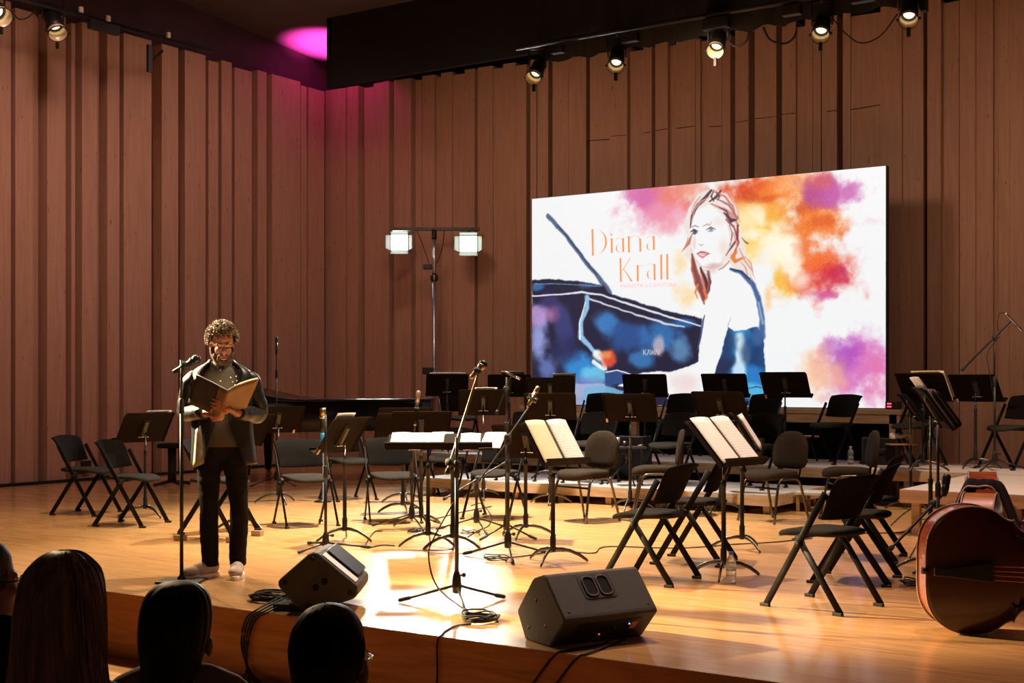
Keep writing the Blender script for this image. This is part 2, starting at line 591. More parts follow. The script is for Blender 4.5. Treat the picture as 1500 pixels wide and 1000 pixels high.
def on_left(px):
    r = (px - 750) / FOC
    d = XL / (VV.x + RR.x * r)
    return VV.y * d + RR.y * r * d          # its Y


def on_back(px):
    r = (px - 750) / FOC
    ux, uy = VV.x + RR.x * r, VV.y + RR.y * r
    d = (YB - SLOPE * XL) / (uy - SLOPE * ux)
    return ux * d                            # its X


def ribbed(name, spec, pos, place):
    prof = []
    last = None
    deep = -0.16
    for a, b_, h0, h1 in spec:
        s0, s1 = pos(a), pos(b_)
        if last is None:
            prof.append((s0, deep))
        elif s0 - last > 0.012:
            prof += [(last, deep), (s0, deep)]
        prof += [(s0, h0), (s1, h1)]
        last = s1
    prof.append((last, deep))
    rng = random.Random(3)
    m = MB()
    vs, fs = [], []
    zt = TOP
    for i, (s_, h) in enumerate(prof):
        zz = zt + (0.05 if h > 0.055 else 0.0 if h > 0 else -0.03)
        vs += [place(s_, h, 0.0), place(s_, h, zz), place(s_, deep - 0.1, zz), place(s_, deep - 0.1, 0)]
    for i in range(len(prof) - 1):
        k = i * 4
        fs += [(k, k + 4, k + 5, k + 1), (k + 1, k + 5, k + 6, k + 2), (k + 2, k + 6, k + 7, k + 3)]
    m.add(vs, fs, False)
    return st(m.build(name, M['wall']))


ribbed('wall_left', [(-420, -330, .06, .06), (-322, -250, .05, .05), (-240, -170, .07, .07), (-160, -110, .05, .05), (-104, -70, .06, .06)] + LEFT,
       on_left, lambda s_, h, z: (XL + h, s_, z))
ribbed('wall_back', BACK, on_back, lambda s_, h, z: (s_, YB + SLOPE * (s_ - XL) - h, z))

# joint line across the panelling above the screen
m = MB()
for (x0, y0, x1, y1) in ((863, 205.5, 897, 203.5), (899, 199, 922, 197), (947, 194, 957, 193), (963, 191, 981, 188), (995, 187.5, 1021, 184),
                         (1043, 185, 1060, 184), (1081, 179, 1099, 176), (1110, 173.5, 1140, 170), (1149, 167, 1168, 165), (1214, 163, 1228, 161), (1249, 160, 1292, 153)):
    def wp(px, py):
        X = on_back(px)
        Y = YB + SLOPE * (X - XL) - 0.083
        r = (px - 750) / FOC
        d = Y / (VV.y + RR.y * r)
        q = far(px, py, d)
        return Vector((X, Y, q.z))
    p0, p1 = wp(x0, y0), wp(x1, y1)
    m.tube([p0, p1], 0.004, 4)
st(m.build('trim_panel_joint', M['black_metal']))

# dark baseboards
b = MB()
b.box((XL + 0.10, 12.0, 0.02), (0.04, 9.2, 0.04))
st(b.build('baseboard_left', M['void']))
b = MB()
ang = math.atan(SLOPE)
b.box((XL + 9, YB + SLOPE * 9 - 0.11, 0.04), (18, 0.04, 0.08), rot=Matrix.Rotation(ang, 3, 'Z'))
st(b.build('baseboard_back', M['void']))

# dark upper walls, sloping ceiling, soffit over the back of the stage
def panel(name, pts, m_, th=0.1, off=(0, 0, 1)):
    q = MB()
    n = len(pts)
    off = Vector(off) * th
    vs = [Vector(p) for p in pts] + [Vector(p) + off for p in pts]
    q.add(vs, [tuple(range(n)), tuple(range(2 * n - 1, n - 1, -1))] + [(i, i + n, (i + 1) % n + n, (i + 1) % n) for i in range(n)], False)
    return st(q.build(name, m_))


M['ceiling'] = mat('dark_ceiling', (0.10, 0.07, 0.08), 0.8, 0, 0.1, 2)
M['upper'] = mat('upper_wall_paint', (0.055, 0.028, 0.034), 0.9, 0, 0.2, 2)
CZ = lambda y: 6.73 + 0.092 * (16.6 - y)
panel('wall_left_upper', [(XL - 0.13, 4, TOP - 0.1), (XL - 0.13, 18.2, TOP - 0.1), (XL - 0.13, 18.2, CZ(18.2)), (XL - 0.13, 4, CZ(4))], M['upper'], 0.1, (-1, 0, 0))
panel('wall_back_upper', [(XL - 0.3, YB + 0.42, TOP - 0.1), (5, YB + 0.42 + SLOPE * 19.9, TOP - 0.1), (5, YB + 0.42 + SLOPE * 19.9, 9.0), (XL - 0.3, YB + 0.42, 9.0)], M['void'], 0.1, (0, 1, 0))
panel('ceiling', [(XL - 0.3, 4, CZ(4)), (6, 4, CZ(4)), (6, 18.9, CZ(18.9)), (XL - 0.3, 18.9, CZ(18.9))], M['ceiling'], 0.1, (0, 0, 1))
b = MB()
sx0, sy0 = -13.5, 14.97
b.box(((sx0 + 6) / 2, sy0 + 0.04, 7.03), (6 - sx0, 0.08, 2.4))
b.box((sx0 + 0.04, sy0 + 0.95, 7.23), (0.08, 1.9, 1.96))
st(b.build('trim_soffit', M['void']))
# ------------------------------------------------------------------ risers and the screen table
def riser(label, x0, x1, y0, y1, z, legs, casters=False):
    t = empty('riser_platform', ((x0 + x1) / 2, (y0 + y1) / 2, 0), 0, label, 'riser', 'wooden stage risers')
    hx, hy = (x1 - x0) / 2, (y1 - y0) / 2
    MB().box((0, 0, z - 0.008), (2 * hx, 2 * hy, 0.016)).build('deck', M['riser_top'], t)
    q = MB()
    for s_ in (-1, 1):
        q.box((0, s_ * (hy - 0.02), z - 0.066), (2 * hx, 0.04, 0.1))
        q.box((s_ * (hx - 0.02), 0, z - 0.066), (0.04, 2 * hy - 0.08, 0.1))
    q.build('edge_frame', M['riser_side'], t, bevel=0.004)
    for i in range(legs):
        x = -hx + 0.12 + (2 * hx - 0.24) * i / max(1, legs - 1)
        for y in (-hy + 0.1, hy - 0.1):
            if casters:
                lg = MB().box((x, y, (z - 0.116 + 0.13) / 2), (0.07, 0.07, z - 0.116 - 0.13)).build('leg', M['riser_side'], t)
                c = MB()
                c.lathe([(0.0, -0.02), (0.05, -0.02), (0.062, -0.01), (0.062, 0.01), (0.05, 0.02), (0.0, 0.02)], 16, Matrix.Translation((x, y, 0.063)) @ Matrix.Rotation(R_(90), 4, 'X'))
                c.build('caster', M['pale_rubber'], lg)
            else:
                MB().box((x, y, (z - 0.116) / 2), (0.07, 0.07, z - 0.116)).build('leg', M['riser_side'], t)
    return t


riser('low wooden riser platform on short legs, nearest tier under the screen', -9.75, -5.2, 12.45, 13.88, 0.2, 8)
riser('higher wooden riser platform on casters, long back tier before the screen table', -11.2, 1.2, 13.95, 15.42, 0.4, 9, True)
riser('wooden riser block jutting forward at right behind the double basses', -3.62, 1.2, 11.46, 13.9, 0.4, 5)

TY = 15.62
SZ0 = 1.03
t = empty('screen_table', (-7.6, TY + 0.2, 0), 0, 'long pale wooden table frame carrying the lit screen', 'table')
MB().box((0, 0.03, 0.985), (5.45, 0.7, 0.06)).build('top', M['riser_side'], t, bevel=0.006)
MB().box((0, -0.29, 0.90), (5.40, 0.03, 0.11)).build('apron', M['riser_side'], t)
for x in (-2.62, -0.9, 0.9, 2.62):
    for y in (-0.26, 0.3):
        MB().box((x, y, 0.4775), (0.09, 0.09, 0.955)).build('leg', M['riser_side'], t)
q = MB()
rows = []
for z in (0.004, 0.4, 0.86):
    rows.append([(-2.5 + 5.0 * i / 60, 0.12 + 0.03 * math.sin(i * 1.3) + 0.012 * math.sin(i * 3.1), z) for i in range(61)])
q.grid(rows)
q.build('black_skirt', M['void'], t, solid=0.006)

# ------------------------------------------------------------------ the LED screen
c_bl = on_y(779.3, 594, TY)
c_br = on_y(1297.5, 597.5, TY)
SX0, SX1 = c_bl.x, c_br.x
SZT = (on_y(780, 291.5, TY).z + on_y(1295.5, 242.5, TY).z) / 2
SW, SH = SX1 - SX0, SZT - SZ0


def scr(cx, cy):
    """artwork sketch position -> place on the screen (0..1 across, 0..1 up)"""
    p = on_y(760 + cx / 2.631, 230 + cy / 2.631, TY)
    return ((p.x - SX0) / SW, (p.z - SZ0) / SH)


GW, GH = 660, 378
uu, vv = np.meshgrid(np.linspace(0, 1, GW), np.linspace(0, 1, GH))
asp = SW / SH
rng = np.random.default_rng(5)


def vnoise(freq, oct_=4):
    out = np.zeros_like(uu)
    amp, tot = 1.0, 0.0
    for o in range(oct_):
        f = freq * 2 ** o
        g = rng.random((int(f) + 3, int(f * asp) + 4))
        x, y = uu * asp * f, vv * f
        xi, yi = x.astype(int), y.astype(int)
        fx, fy = x - xi, y - yi
        fx = fx * fx * (3 - 2 * fx)
        fy = fy * fy * (3 - 2 * fy)
        a = g[yi, xi] * (1 - fx) + g[yi, xi + 1] * fx
        c = g[yi + 1, xi] * (1 - fx) + g[yi + 1, xi + 1] * fx
        out += amp * (a * (1 - fy) + c * fy)
        tot += amp
        amp *= 0.55
    return out / tot - 0.5


W1, W2 = vnoise(6), vnoise(6)
F1, F2 = vnoise(26, 3), vnoise(26, 3)
CLOUD = vnoise(5, 5)
CLOUD2 = vnoise(9, 5)
HF = vnoise(30, 4)
img = np.ones((GH, GW, 3)) * np.array([0.955, 0.96, 0.965])


def lerp(mask, col):
    global img
    mask = np.clip(mask, 0, 1)[..., None]
    img = img * (1 - mask) + np.array(col) / 255.0 * mask


def sstep(a, b, x):
    t_ = np.clip((x - a) / (b - a), 0, 1)
    return t_ * t_ * (3 - 2 * t_)


def blob(cx, cy, rx, ry, col, soft=0.5, ragged=0.9, op=1.0, rot=0):
    u0, v0 = scr(cx, cy)
    rx, ry = rx / 1366.0, ry / 830.0
    x, y = (uu - u0) * asp, vv - v0
    a = R_(rot)
    x, y = x * math.cos(a) + y * math.sin(a), -x * math.sin(a) + y * math.cos(a)
    d = np.sqrt((x / (rx * asp)) ** 2 + (y / ry) ** 2) + ragged * (CLOUD2 * 1.2 + 0.6 * W1 + 0.55 * HF)
    lerp((1 - sstep(1 - soft, 1 + soft * 0.3, d)) * op, col)


def poly(pts, col, warp=0.004, fine=0.004, op=1.0, mask=None, soft=1):
    P = [scr(*p) for p in pts]
    x = uu + (W1 * warp * 2 + F1 * fine * 2)
    y = vv + (W2 * warp * 2 + F2 * fine * 2) * asp
    ins = np.zeros(uu.shape, bool)
    n = len(P)
    for i in range(n):
        (x0, y0), (x1, y1) = P[i], P[(i + 1) % n]
        if y0 == y1:
            continue
        c = ((y0 > y) != (y1 > y)) & (x < (x1 - x0) * (y - y0) / (y1 - y0) + x0)
        ins ^= c
    m_ = ins.astype(float)
    if soft:
        for _ in range(int(soft)):
            m_ = (m_ + np.roll(m_, 1, 0) + np.roll(m_, -1, 0) + np.roll(m_, 1, 1) + np.roll(m_, -1, 1)) / 5
    if mask is not None:
        m_ = m_ * mask
    lerp(m_ * op, col)
    return m_


def stroke(pts, wd, col, op=1.0, fine=0.002, soft=1.0):
    """brush stroke through sketch points with widths in sketch units"""
    P = [scr(*p) for p in pts]
    wd = wd if isinstance(wd, (list, tuple)) else [wd] * len(P)
    x = uu * asp + F1 * fine * 2
    y = vv + F2 * fine * 2
    best = np.full(uu.shape, 9.0)
    for i in range(len(P) - 1):
        (x0, y0), (x1, y1) = P[i], P[i + 1]
        x0 *= asp
        x1 *= asp
        dx, dy = x1 - x0, y1 - y0
        t_ = np.clip(((x - x0) * dx + (y - y0) * dy) / (dx * dx + dy * dy + 1e-9), 0, 1)
        d = np.hypot(x - x0 - t_ * dx, y - y0 - t_ * dy)
        wi = (wd[i] + (wd[i + 1] - wd[i]) * t_) / 830.0 / 2
        best = np.minimum(best, d / np.maximum(wi, 1e-5))
    lerp((1 - sstep(1 - 0.5 * soft, 1 + 0.3 * soft, best)) * op, col)


# watercolour clouds
blob(520, 190, 150, 110, (228, 120, 165), 0.8, 1.1, 0.85)
blob(470, 150, 80, 60, (205, 95, 165), 0.7, 1.2, 0.7)
blob(590, 230, 110, 80, (240, 150, 165), 0.8, 1.2, 0.6)
blob(640, 130, 110, 60, (235, 120, 90), 0.8, 1.0, 0.7)
blob(1000, 130, 240, 90, (246, 120, 40), 0.7, 1.0, 0.95, rot=4)
blob(860, 120, 130, 60, (222, 70, 35), 0.8, 1.2, 0.85)
blob(950, 250, 150, 130, (248, 170, 60), 0.8, 1.1, 0.95)
blob(1120, 260, 120, 110, (240, 120, 45), 0.7, 1.1, 0.95)
blob(1060, 110, 100, 50, (250, 190, 140), 0.8, 1.2, 0.7)
blob(900, 330, 110, 110, (255, 215, 110), 0.9, 1.2, 0.8)
blob(1020, 470, 60, 90, (250, 180, 50), 0.7, 1.2, 0.85)
blob(1190, 440, 130, 115, (232, 72, 55), 0.8, 1.0, 0.95)
blob(1160, 390, 90, 70, (245, 115, 45), 0.8, 1.1, 0.8)
blob(1215, 460, 70, 60, (196, 30, 75), 0.8, 1.0, 0.85)
blob(1190, 530, 60, 30, (205, 60, 140), 0.7, 1.3, 0.7)
blob(1000, 350, 90, 90, (255, 250, 225), 0.9, 1.3, 0.9)
blob(880, 240, 60, 70, (255, 240, 190), 0.9, 1.3, 0.8)
blob(1080, 200, 40, 30, (205, 80, 40), 0.8, 1.2, 0.6)
blob(1170, 120, 100, 70, (178, 70, 150), 0.7, 1.1, 0.9)
blob(1250, 130, 85, 60, (200, 95, 175), 0.7, 1.3, 0.8)
blob(1160, 90, 60, 35, (222, 100, 95), 0.8, 1.1, 0.6)
blob(1320, 820, 150, 130, (214, 110, 190), 0.7, 1.0, 0.9)
blob(1250, 770, 70, 70, (176, 80, 190), 0.7, 1.2, 0.85)
blob(1380, 860, 80, 110, (232, 120, 170), 0.8, 1.0, 0.7)
blob(1160, 830, 100, 90, (250, 195, 150), 0.9, 1.1, 0.75)
blob(1370, 250, 60, 30, (235, 210, 225), 0.8, 1.8, 0.8)
blob(620, 400, 30, 40, (250, 215, 150), 0.9, 1.3, 0.8)
blob(650, 540, 50, 50, (252, 215, 150), 0.9, 1.3, 0.8)
blob(960, 530, 18, 60, (250, 195, 120), 0.9, 1.0, 0.7)

# white wisps in the coloured smoke
for cx, cy, rx, ry, o_ in ((880, 300, 40, 30, .8), (960, 350, 60, 34, .85), (1040, 330, 50, 40, .8), (930, 210, 34, 40, .6), (1010, 260, 40, 26, .5), (1090, 470, 40, 30, .6), (1140, 300, 26, 20, .4), (1040, 400, 40, 40, .7)):
    blob(cx, cy, rx, ry, (255, 250, 232), 0.9, 1.6, o_)
for cx, cy, rx, ry, c_, o_ in ((1150, 250, 60, 24, (222, 90, 40), .7), (1120, 330, 40, 50, (235, 105, 45), .6), (960, 160, 60, 20, (214, 70, 30), .6), (880, 150, 40, 26, (200, 60, 40), .6), (1040, 170, 40, 30, (250, 160, 60), .7), (1250, 440, 30, 40, (190, 40, 100), .6), (1180, 480, 50, 20, (214, 50, 60), .6)):
    blob(cx, cy, rx, ry, c_, 0.8, 1.5, o_)

# piano lid prop and piano
stroke([(112, 225), (180, 300), (250, 395), (310, 465), (350, 522)], [20, 17, 18, 20, 24], (72, 92, 128), 0.95, 0.004)
stroke([(150, 262), (220, 350), (300, 452)], [4, 5, 5], (30, 40, 70), 0.8, 0.003)
body = [(48, 475), (120, 470), (235, 478), (325, 492), (345, 522), (450, 555), (600, 600), (703, 622), (700, 690), (690, 790), (640, 815), (560, 832), (430, 838), (380, 880), (700, 905), (700, 960), (48, 960)]
pm = poly(body, (30, 32, 60), 0.004, 0.003)
for (cx, cy, rx, ry, c_, o_) in ((330, 640, 60, 60, (60, 130, 200), .9), (420, 690, 80, 60, (40, 90, 160), .8), (560, 690, 90, 70, (50, 120, 190), .85), (620, 740, 50, 60, (110, 170, 220), .7),
                                (120, 570, 60, 60, (70, 60, 120), .7), (170, 640, 60, 90, (70, 80, 150), .6), (80, 700, 60, 130, (150, 160, 220), .95), (70, 620, 50, 60, (190, 150, 210), .8), (110, 800, 60, 70, (110, 130, 200), .8),
                                (235, 810, 80, 70, (50, 140, 215), .95), (290, 840, 60, 40, (110, 200, 235), .9), (180, 740, 70, 60, (40, 50, 100), .7), (480, 780, 60, 40, (60, 140, 210), .75),
                                (540, 730, 26, 50, (225, 190, 190), .7), (130, 610, 30, 40, (160, 80, 120), .5), (200, 885, 160, 40, (120, 130, 190), .8), (640, 640, 60, 20, (40, 110, 180), .8), (260, 495, 60, 20, (70, 100, 150), .7), (70, 500, 40, 18, (60, 130, 190), .7)):
    u0, v0 = scr(cx, cy)
    d = np.sqrt(((uu - u0) * 1366 / rx) ** 2 + ((vv - v0) * 830 / ry) ** 2) + 1.1 * CLOUD2 + 0.7 * W1
    lerp((1 - sstep(0.4, 1.15, d)) * o_ * pm, c_)
stroke([(50, 535), (150, 530), (245, 520), (320, 532), (450, 575), (600, 622), (700, 650)], [7, 6, 10, 7, 9, 8, 5], (235, 238, 245), 0.95, 0.003)
stroke([(270, 545), (400, 590), (560, 640), (640, 655)], [8, 6, 10, 4], (225, 228, 238), 0.9, 0.004)
stroke([(60, 488), (200, 490), (320, 498)], [4, 3, 4], (120, 165, 205), 0.8, 0.003)
stroke([(262, 540), (262, 580), (240, 630), (238, 690), (275, 730), (300, 760)], [24, 22, 22, 26, 22, 18], (150, 200, 235), 0.95, 0.004)
stroke([(256, 560), (234, 640), (236, 700)], [5, 6, 8], (245, 248, 250), 0.9, 0.003)
stroke([(300, 760), (330, 780), (335, 820), (290, 790)], [40, 36, 14, 18], (245, 245, 248), 0.95, 0.006)
blob(345, 775, 30, 34, (225, 80, 55), 0.7, 0.8, 0.95)
blob(330, 760, 26, 16, (240, 150, 90), 0.7, 0.8, 0.8)
poly([(330, 820), (420, 826), (405, 870), (335, 880)], (45, 75, 130), 0.003, 0.003)
stroke([(335, 828), (380, 822), (430, 836)], 5, (240, 242, 246), 0.95)
poly([(48, 875), (330, 875), (330, 902), (300, 960), (48, 960)], (170, 180, 215), 0.004, 0.004, 0.9)
poly([(250, 890), (330, 880), (400, 900), (400, 960), (250, 960)], (120, 180, 220), 0.004, 0.004, 0.9)
# a maker's name on the fallboard, too small to read
for seg in (((481, 742), (481, 761)), ((490, 742), (482, 752), (491, 761)), ((495, 761), (500, 742), (506, 761)), ((508, 742), (512, 761), (516, 745), (520, 761), (524, 742)), ((526, 761), (531, 742), (537, 761)), ((541, 742), (541, 761))):
    stroke(list(seg), 3, (225, 220, 225), 0.85, 0.0005)
# keys and cheek at lower left
poly([(430, 838), (520, 826), (590, 830), (680, 800), (700, 860), (690, 960), (600, 960), (540, 890), (480, 850)], (245, 243, 243), 0.003, 0.003)
# the woman seated at the piano
white = (244, 245, 246)
hair_c = (238, 226, 220)
poly([(655, 200), (690, 140), (740, 122), (800, 140), (845, 200), (852, 280), (870, 330), (885, 400), (910, 460), (860, 440), (800, 400), (740, 440), (720, 540), (690, 520), (670, 420), (640, 380), (652, 300), (640, 270)], hair_c, 0.005, 0.004)
poly([(676, 210), (740, 180), (800, 240), (815, 330), (780, 400), (745, 450), (800, 430), (860, 440), (915, 500), (940, 640), (920, 660), (830, 680), (800, 660), (750, 845), (700, 900), (560, 905), (550, 850), (640, 830), (690, 800), (705, 700), (715, 600), (735, 500), (740, 445), (700, 420), (668, 360), (660, 290)], white, 0.001, 0.0012)
blob(740, 430, 30, 22, (222, 190, 180), 0.8, 0.5, 0.6)
blob(760, 418, 40, 14, (200, 150, 140), 0.8, 0.6, 0.5)
blob(640, 870, 70, 40, (235, 205, 200), 0.8, 0.8, 0.6)
# hair: dark auburn locks
for pts, wds, c_ in ((((742, 128), (715, 160), (690, 185), (668, 225), (660, 270)), (10, 16, 14, 12, 5), (70, 45, 60)),
                     (((735, 170), (765, 150), (780, 128)), (6, 14, 6), (90, 50, 60)),
                     (((740, 180), (790, 200), (825, 225), (848, 265)), (6, 12, 20, 8), (205, 140, 130)),
                     (((760, 160), (810, 185), (845, 235)), (5, 8, 10), (170, 100, 100)),
                     (((790, 215), (820, 245), (842, 240)), (6, 18, 5), (55, 45, 60)),
                     (((800, 240), (830, 270), (846, 330), (830, 370)), (8, 8, 9, 5), (160, 70, 75)),
                     (((845, 265), (842, 310), (820, 350), (800, 380)), (9, 10, 8, 4), (130, 50, 60)),
                     (((666, 300), (655, 330), (636, 358)), (6, 14, 5), (190, 110, 100)),
                     (((668, 375), (676, 430), (690, 480), (705, 520), (714, 565)), (8, 24, 32, 26, 6), (130, 55, 55)),
                     (((700, 425), (715, 470), (728, 510), (716, 545)), (8, 22, 18, 5), (70, 25, 40)),
                     (((730, 440), (735, 480), (720, 540)), (10, 16, 6), (150, 80, 85)),
                     (((690, 490), (680, 520), (690, 545)), (8, 10, 4), (230, 130, 70)),
                     (((712, 510), (722, 540), (712, 560)), (10, 12, 4), (235, 120, 50)),
                     (((840, 355), (825, 385), (835, 400), (868, 385)), (6, 22, 16, 6), (225, 120, 60)),
                     (((850, 350), (868, 395), (900, 440)), (5, 8, 5), (225, 160, 130)),
                     (((862, 310), (882, 332)), (4, 8), (110, 85, 110)),
                     (((812, 400), (790, 425), (770, 435)), (5, 6, 4), (190, 130, 120)),
                     (((700, 150), (680, 175), (664, 215)), (5, 9, 4), (215, 170, 160)),
                     (((815, 150), (842, 195), (852, 250)), (4, 7, 4), (225, 180, 165)),
                     (((890, 450), (905, 490), (915, 530)), (4, 7, 4), (235, 190, 160))):
    stroke(pts, list(wds), c_, 0.9, 0.004)

for pts, wds, c_ in ((((748, 130), (790, 150), (825, 190), (845, 240)), (5, 10, 9, 4), (196, 120, 110)),
                     (((735, 150), (700, 172), (676, 205), (664, 250)), (4, 8, 7, 3), (214, 160, 150)),
                     (((770, 190), (800, 208), (812, 240)), (4, 9, 4), (120, 60, 70)),
                     (((826, 290), (838, 330), (842, 372)), (4, 7, 3), (215, 150, 130)),
                     (((812, 260), (822, 300), (816, 335)), (3, 6, 3), (150, 80, 85)),
                     (((652, 310), (642, 345), (630, 365)), (3, 8, 3), (214, 130, 110)),
                     (((664, 395), (668, 440), (680, 490)), (4, 9, 4), (196, 110, 90)),
                     (((700, 440), (712, 490), (720, 540)), (4, 9, 4), (215, 120, 80)),
                     (((724, 450), (738, 478), (734, 512)), (4, 8, 3), (110, 45, 55)),
                     (((855, 400), (876, 430), (888, 470)), (3, 7, 3), (222, 160, 120)),
                     (((870, 380), (892, 410), (910, 470)), (2, 5, 2), (205, 140, 120)),
                     (((752, 126), (742, 150), (752, 170)), (3, 8, 3), (70, 45, 60)),
                     (((762, 132), (775, 152), (765, 168)), (3, 6, 3), (80, 50, 62))):
    stroke(pts, list(wds), c_, 0.85, 0.005)
# face
stroke([(662, 288), (674, 280), (690, 286)], [4, 9, 4], (62, 60, 78), 0.95, 0.001)
stroke([(664, 294), (678, 297), (690, 290)], [2, 5, 2], (80, 60, 70), 0.9, 0.001)
stroke([(722, 280), (740, 270), (757, 278)], [3, 6, 3], (85, 80, 95), 0.9, 0.001)
stroke([(726, 284), (740, 287), (754, 282)], [2, 4, 2], (130, 120, 125), 0.9, 0.001)
blob(741, 278, 9, 7, (110, 130, 140), 0.5, 0.1, 0.9)
blob(678, 289, 9, 7, (60, 62, 80), 0.5, 0.1, 0.9)
stroke([(662, 270), (680, 264), (694, 270)], [3, 5, 3], (130, 100, 105), 0.8, 0.001)
stroke([(708, 268), (726, 258), (735, 262), (742, 250)], [3, 6, 4, 3], (190, 140, 130), 0.8, 0.001)
stroke([(694, 336), (703, 340), (711, 336)], [3, 5, 3], (190, 150, 150), 0.85, 0.001)
blob(676, 330, 9, 34, (236, 205, 200), 0.8, 0.2, 0.7)
blob(790, 345, 26, 50, (240, 215, 205), 0.9, 0.4, 0.7)
blob(770, 250, 40, 26, (242, 222, 214), 0.9, 0.4, 0.6)
stroke([(686, 372), (702, 366), (716, 368), (736, 372)], [4, 9, 8, 3], (205, 80, 95), 0.95, 0.001)
stroke([(690, 378), (708, 386), (728, 376)], [3, 9, 3], (225, 120, 130), 0.95, 0.001)
stroke([(688, 375), (712, 376), (734, 373)], [2, 2.5, 2], (120, 40, 60), 0.8, 0.001)
stroke([(662, 350), (676, 390), (704, 420), (738, 428)], [2, 3, 3, 4], (200, 165, 160), 0.7, 0.001)
stroke([(812, 335), (820, 350), (812, 362)], [3, 5, 3], (110, 95, 105), 0.8, 0.001)
# dress
poly([(805, 652), (830, 672), (870, 668), (920, 655), (942, 700), (948, 800), (950, 960), (735, 960), (750, 845), (780, 760)], (28, 72, 120), 0.003, 0.003)
dm = poly([(805, 652), (830, 672), (870, 668), (920, 655), (942, 700), (948, 800), (950, 960), (735, 960), (750, 845), (780, 760)], (28, 72, 120), 0.003, 0.003, 0.0)
for (cx, cy, rx, ry, c_, o_) in ((860, 720, 50, 50, (60, 160, 220), .9), (865, 770, 30, 50, (225, 242, 250), .95), (850, 710, 20, 26, (235, 246, 250), .8), (780, 820, 50, 80, (35, 42, 78), .9), (900, 760, 40, 70, (24, 60, 110), .8),
                                (880, 850, 70, 50, (40, 130, 205), .9), (850, 830, 26, 40, (210, 236, 248), .9), (800, 720, 36, 40, (32, 60, 105), .8), (900, 900, 60, 30, (90, 190, 230), .9), (925, 690, 24, 40, (60, 110, 160), .7)):
    u0, v0 = scr(cx, cy)
    d = np.sqrt(((uu - u0) * 1366 / rx) ** 2 + ((vv - v0) * 830 / ry) ** 2) + 1.0 * CLOUD2 + 0.8 * W1
    lerp((1 - sstep(0.4, 1.15, d)) * o_ * dm, c_)
stroke([(815, 432), (860, 445), (900, 490), (925, 550), (938, 620), (938, 690)], [10, 16, 20, 22, 22, 30], (62, 95, 150), 0.95, 0.004)
stroke([(820, 430), (858, 440), (890, 468)], [6, 9, 8], (40, 55, 100), 0.9, 0.003)
stroke([(925, 560), (940, 640)], [8, 10], (150, 185, 220), 0.8, 0.003)
stroke([(704, 640), (712, 620)], [4, 6], (60, 90, 150), 0.8)
stroke([(715, 610), (700, 690), (688, 740)], [5, 9, 4], (52, 78, 130), 0.9)
stroke([(818, 615), (806, 650)], [2, 4], (150, 150, 165), 0.7)
stroke([(880, 892), (915, 884), (946, 890)], [3, 5, 3], (20, 40, 80), 0.8)

grain = rng.random((GH, GW, 1)) * 0.05 - 0.025
sat = (img.max(-1, keepdims=True) - img.min(-1, keepdims=True))
img = np.clip(img + grain * (0.3 + 2.0 * sat), 0, 1)
lin = np.where(img <= 0.04045, img / 12.92, ((img + 0.055) / 1.055) ** 2.4)

t = empty('led_screen', ((SX0 + SX1) / 2, TY, SZ0), 0, 'large lit screen showing a watercolour of a woman at a piano', 'screen')
xs = (uu - 0.5) * SW
zs = vv * SH
co = np.stack([xs, np.zeros_like(xs), zs], -1).reshape(-1, 3)
me = bpy.data.meshes.new('picture')
idx = np.arange(GW * GH).reshape(GH, GW)
quads = np.stack([idx[:-1, :-1], idx[:-1, 1:], idx[1:, 1:], idx[1:, :-1]], -1).reshape(-1, 4)
me.vertices.add(GW * GH)
me.vertices.foreach_set('co', co.ravel())
me.loops.add(quads.size)
me.loops.foreach_set('vertex_index', quads.ravel().astype(np.int32))
me.polygons.add(len(quads))
me.polygons.foreach_set('loop_start', (np.arange(len(quads)) * 4).astype(np.int32))
me.polygons.foreach_set('loop_total', np.full(len(quads), 4, np.int32))
me.update(calc_edges=True)
ca = me.color_attributes.new('picture', 'FLOAT_COLOR', 'POINT')
ca.data.foreach_set('color', np.concatenate([lin.reshape(-1, 3), np.ones((GW * GH, 1))], 1).astype(np.float32).ravel())
pm_, nt, bs = new_mat('screen_picture')
ct = nt.nodes.new('ShaderNodeVertexColor')
ct.layer_name = 'picture'
nt.links.new(ct.outputs['Color'], bs.inputs['Emission Color'])
bs.inputs['Emission Strength'].default_value = 1.0
bs.inputs['Base Color'].default_value = (0.02, 0.02, 0.02, 1)
bs.inputs['Roughness'].default_value = 0.5
me.materials.append(pm_)
pic = bpy.data.objects.new('picture', me)
COL.objects.link(pic)
pic.parent = t
MB().box((0, 0.055, SH / 2), (SW + 0.012, 0.1, SH + 0.012)).build('housing', M['speaker_dark'], t)

# lettering: tall high-contrast capitals and letters with stencil gaps
LET = [MB()]


def letter_done():
    LET[0].build('letter', M['letter'], t)
    LET[0] = MB()



def glyph_bar(x0, y0, x1, y1, w0, w1=None):
    w1 = w0 if w1 is None else w1
    q = [(x0 - w0, y0), (x0 + w0, y0), (x1 + w1, y1), (x1 - w1, y1)]
    vs = []
    for a, b_ in q:
        u_, v_ = scr(a, b_)
        vs.append(((u_ - 0.5) * SW, -0.004, v_ * SH))
    LET[0].add(vs, [(0, 1, 2, 3)], False)


